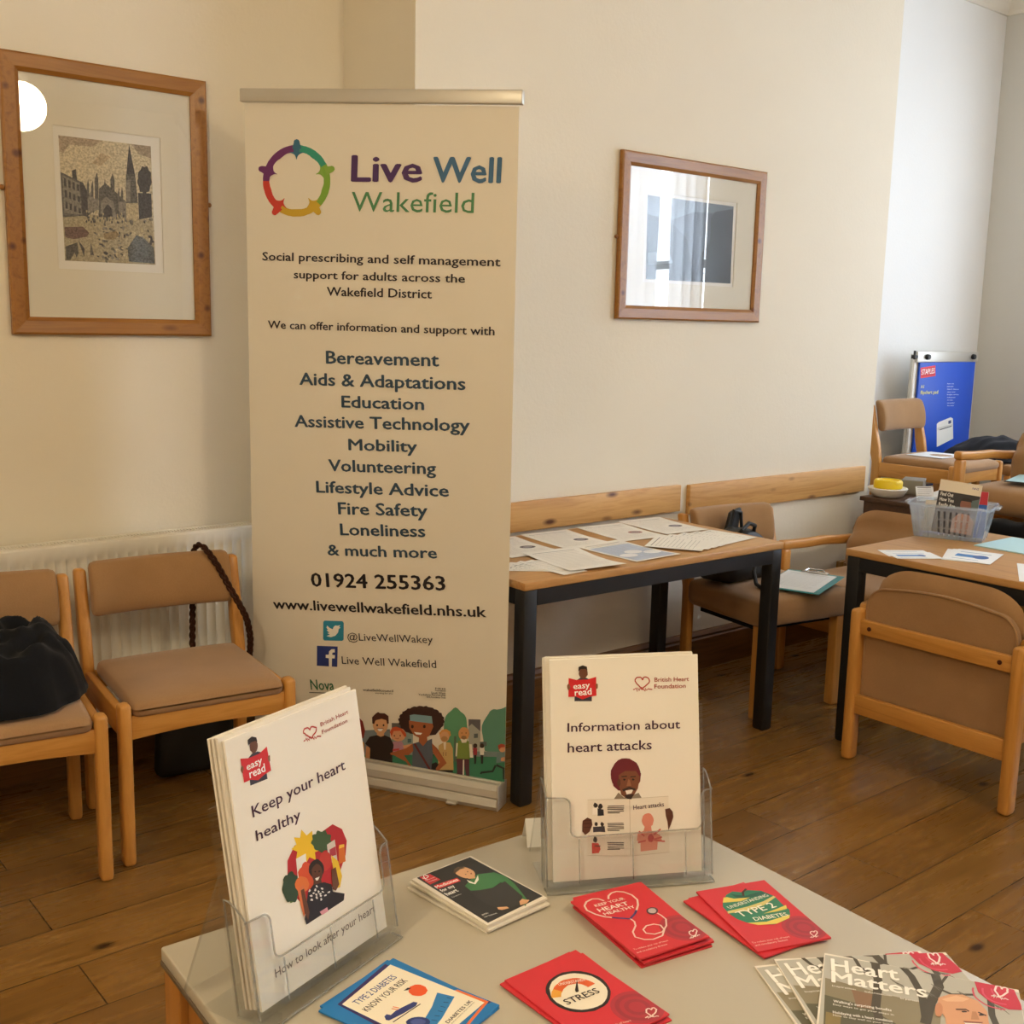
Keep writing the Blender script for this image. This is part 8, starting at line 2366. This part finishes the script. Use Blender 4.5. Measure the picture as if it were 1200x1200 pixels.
# ================================================================== FAR ALCOVE
fl = thing('flipchart_easel', 'flipchart easel with blue pad standing in the far alcove', 'flipchart', (5.98, 3.40, .37))
MB().rbox((0, .012, .62), (.325, .007, .36), .004).build('board', MT['white_gloss'], fl)
MB().rbox((0, -.004, .965), (.325, .008, .030), .004).build('clamp_bar', MT['alu'], fl)
for x in (-.235, .255):
    MB().lathe([(.0005, 0), (.014, 0), (.016, .006), (.014, .020), (.0005, .022)], (x, -.011, .965), 16, axis=(0, -1, 0)).build('clamp_knob', MT['dark_plastic'], fl)
MB().rbox((-.335, .0, .965), (.018, .012, .010), .003).rbox((-.345, -.004, .975), (.004, .006, .024), .002).build('hook', MT['dark_plastic'], fl)
pad = MB().rbox((0, -.0065, .585), (.295, .006, .35), .001).build('pad', ink('0B4CC4'), fl)
for nm, dd in (('pad_logo', ART['PAD'][:3]), ('pad_lettering', ART['PAD'][3:5]), ('pad_list', [d for d in ART['PAD'][5:] if d[0] == 't']), ('pad_picture', [d for d in ART['PAD'][5:] if d[0] != 't'])):
    pt_ = Print(lambda u, v, h: Vector((5.69 + u - 5.98, 3.387 - h - 3.40, .70 + v - .37)), .0004)
    pt_.run(dd)
    pt_.build(nm, pad)
for x in (-.31, .31):
    MB().tube([(x, .026, .98), (x * 1.08, .03, .003)], .011, 8).build('leg', MT['alu'], fl)
MB().tube([(0, .03, .9), (0, .14, .003)], .011, 8).build('leg', MT['alu'], fl)
MB().rbox((0, -.012, .252), (.30, .02, .006), .003).build('pen_tray', MT['alu'], fl)

stb = thing('side_table', 'small dark side table in the alcove under the yellow lidded tub', 'side table', (4.815, 2.835, .37))
MB().rbox((0, 0, .318), (.205, .17, .010), .003).build('tabletop', MT['dark_wood'], stb)
MB().box((-.19, -.155, .25), (.19, .155, .307)).build('apron', MT['dark_wood'], stb, smooth=False)
for sx in (-1, 1):
    for sy in (-1, 1):
        MB().rbox((sx * .175, sy * .14, .125), (.016, .016, .125), .003).build('leg', MT['dark_wood'], stb)
tub = thing('lidded_tub', 'white round tub with a bright yellow lid in the alcove', 'tub', (4.715, 2.925, .6985))
MB().lathe([(.001, 0), (.06, 0), (.072, .006), (.088, .032), (.092, .040), (.088, .044), (.070, .040), (.001, .038)], (0, 0, 0), 36).build('tub_body', MT['white_plastic'], tub)
MB().lathe([(.060, .039), (.066, .044), (.066, .072), (.060, .080), (.050, .080), (.047, .074), (.001, .073)], (0, 0, 0), 36).build('lid', MT['yellow_lid'], tub)
wal = MB().rbox((0, 0, .006), (.085, .042, .006), .003, deform=lambda x, y, z: (x, y, z + (.20 * (x + .085) if z > 0 else 0)))
o = wal.build('document_wallet', MT['white_plastic'], None)
o.location, o.rotation_euler = (4.895, 2.745, .6985), (0, 0, R_(-12))
tag(o, 'white wedge shaped document wallet beside the yellow lidded tub', 'document wallet')
bx = MB().rbox((0, 0, .035), (.07, .05, .035), .003)
o = bx.build('box_file', ink('8E8A80'), None)
o.location, o.rotation_euler = (4.925, 2.918, .6985), (0, 0, R_(25))
tag(o, 'grey box file standing on the dark side table in the alcove', 'box file')
m = Matrix.Translation((4.70, 2.762, .6990)) @ Matrix.Rotation(R_(-35), 4, 'Z') @ Matrix.Rotation(R_(68), 4, 'X')
page_thing('card', 'small white printed card leaning at the side table edge', 'card', .085, .07, .0008, MT['paper_cool'], m, deco=doc(41, .085, .07, False, '8A8A92', 6))

hd = thing('holdall', 'black fabric holdall standing behind the right hand table', 'bag', (4.652, 2.13, .3705))
MB().rbox((0, 0, .158), (.056, .30, .158), .045, (3, 12, 5), deform=lambda x, y, z: (x + .006 * math.sin(y * 25), y, z * (1 + .04 * math.sin(y * 17 + 1)) + .008 * math.sin(y * 40))).build('bag_body', MT['black_cloth'], hd)
MB().tube([(0, -.1, .30), (-.02, -.07, .335), (-.02, .07, .335), (0, .1, .30)], .010, 8).build('handle', MT['black_nylon'], hd)
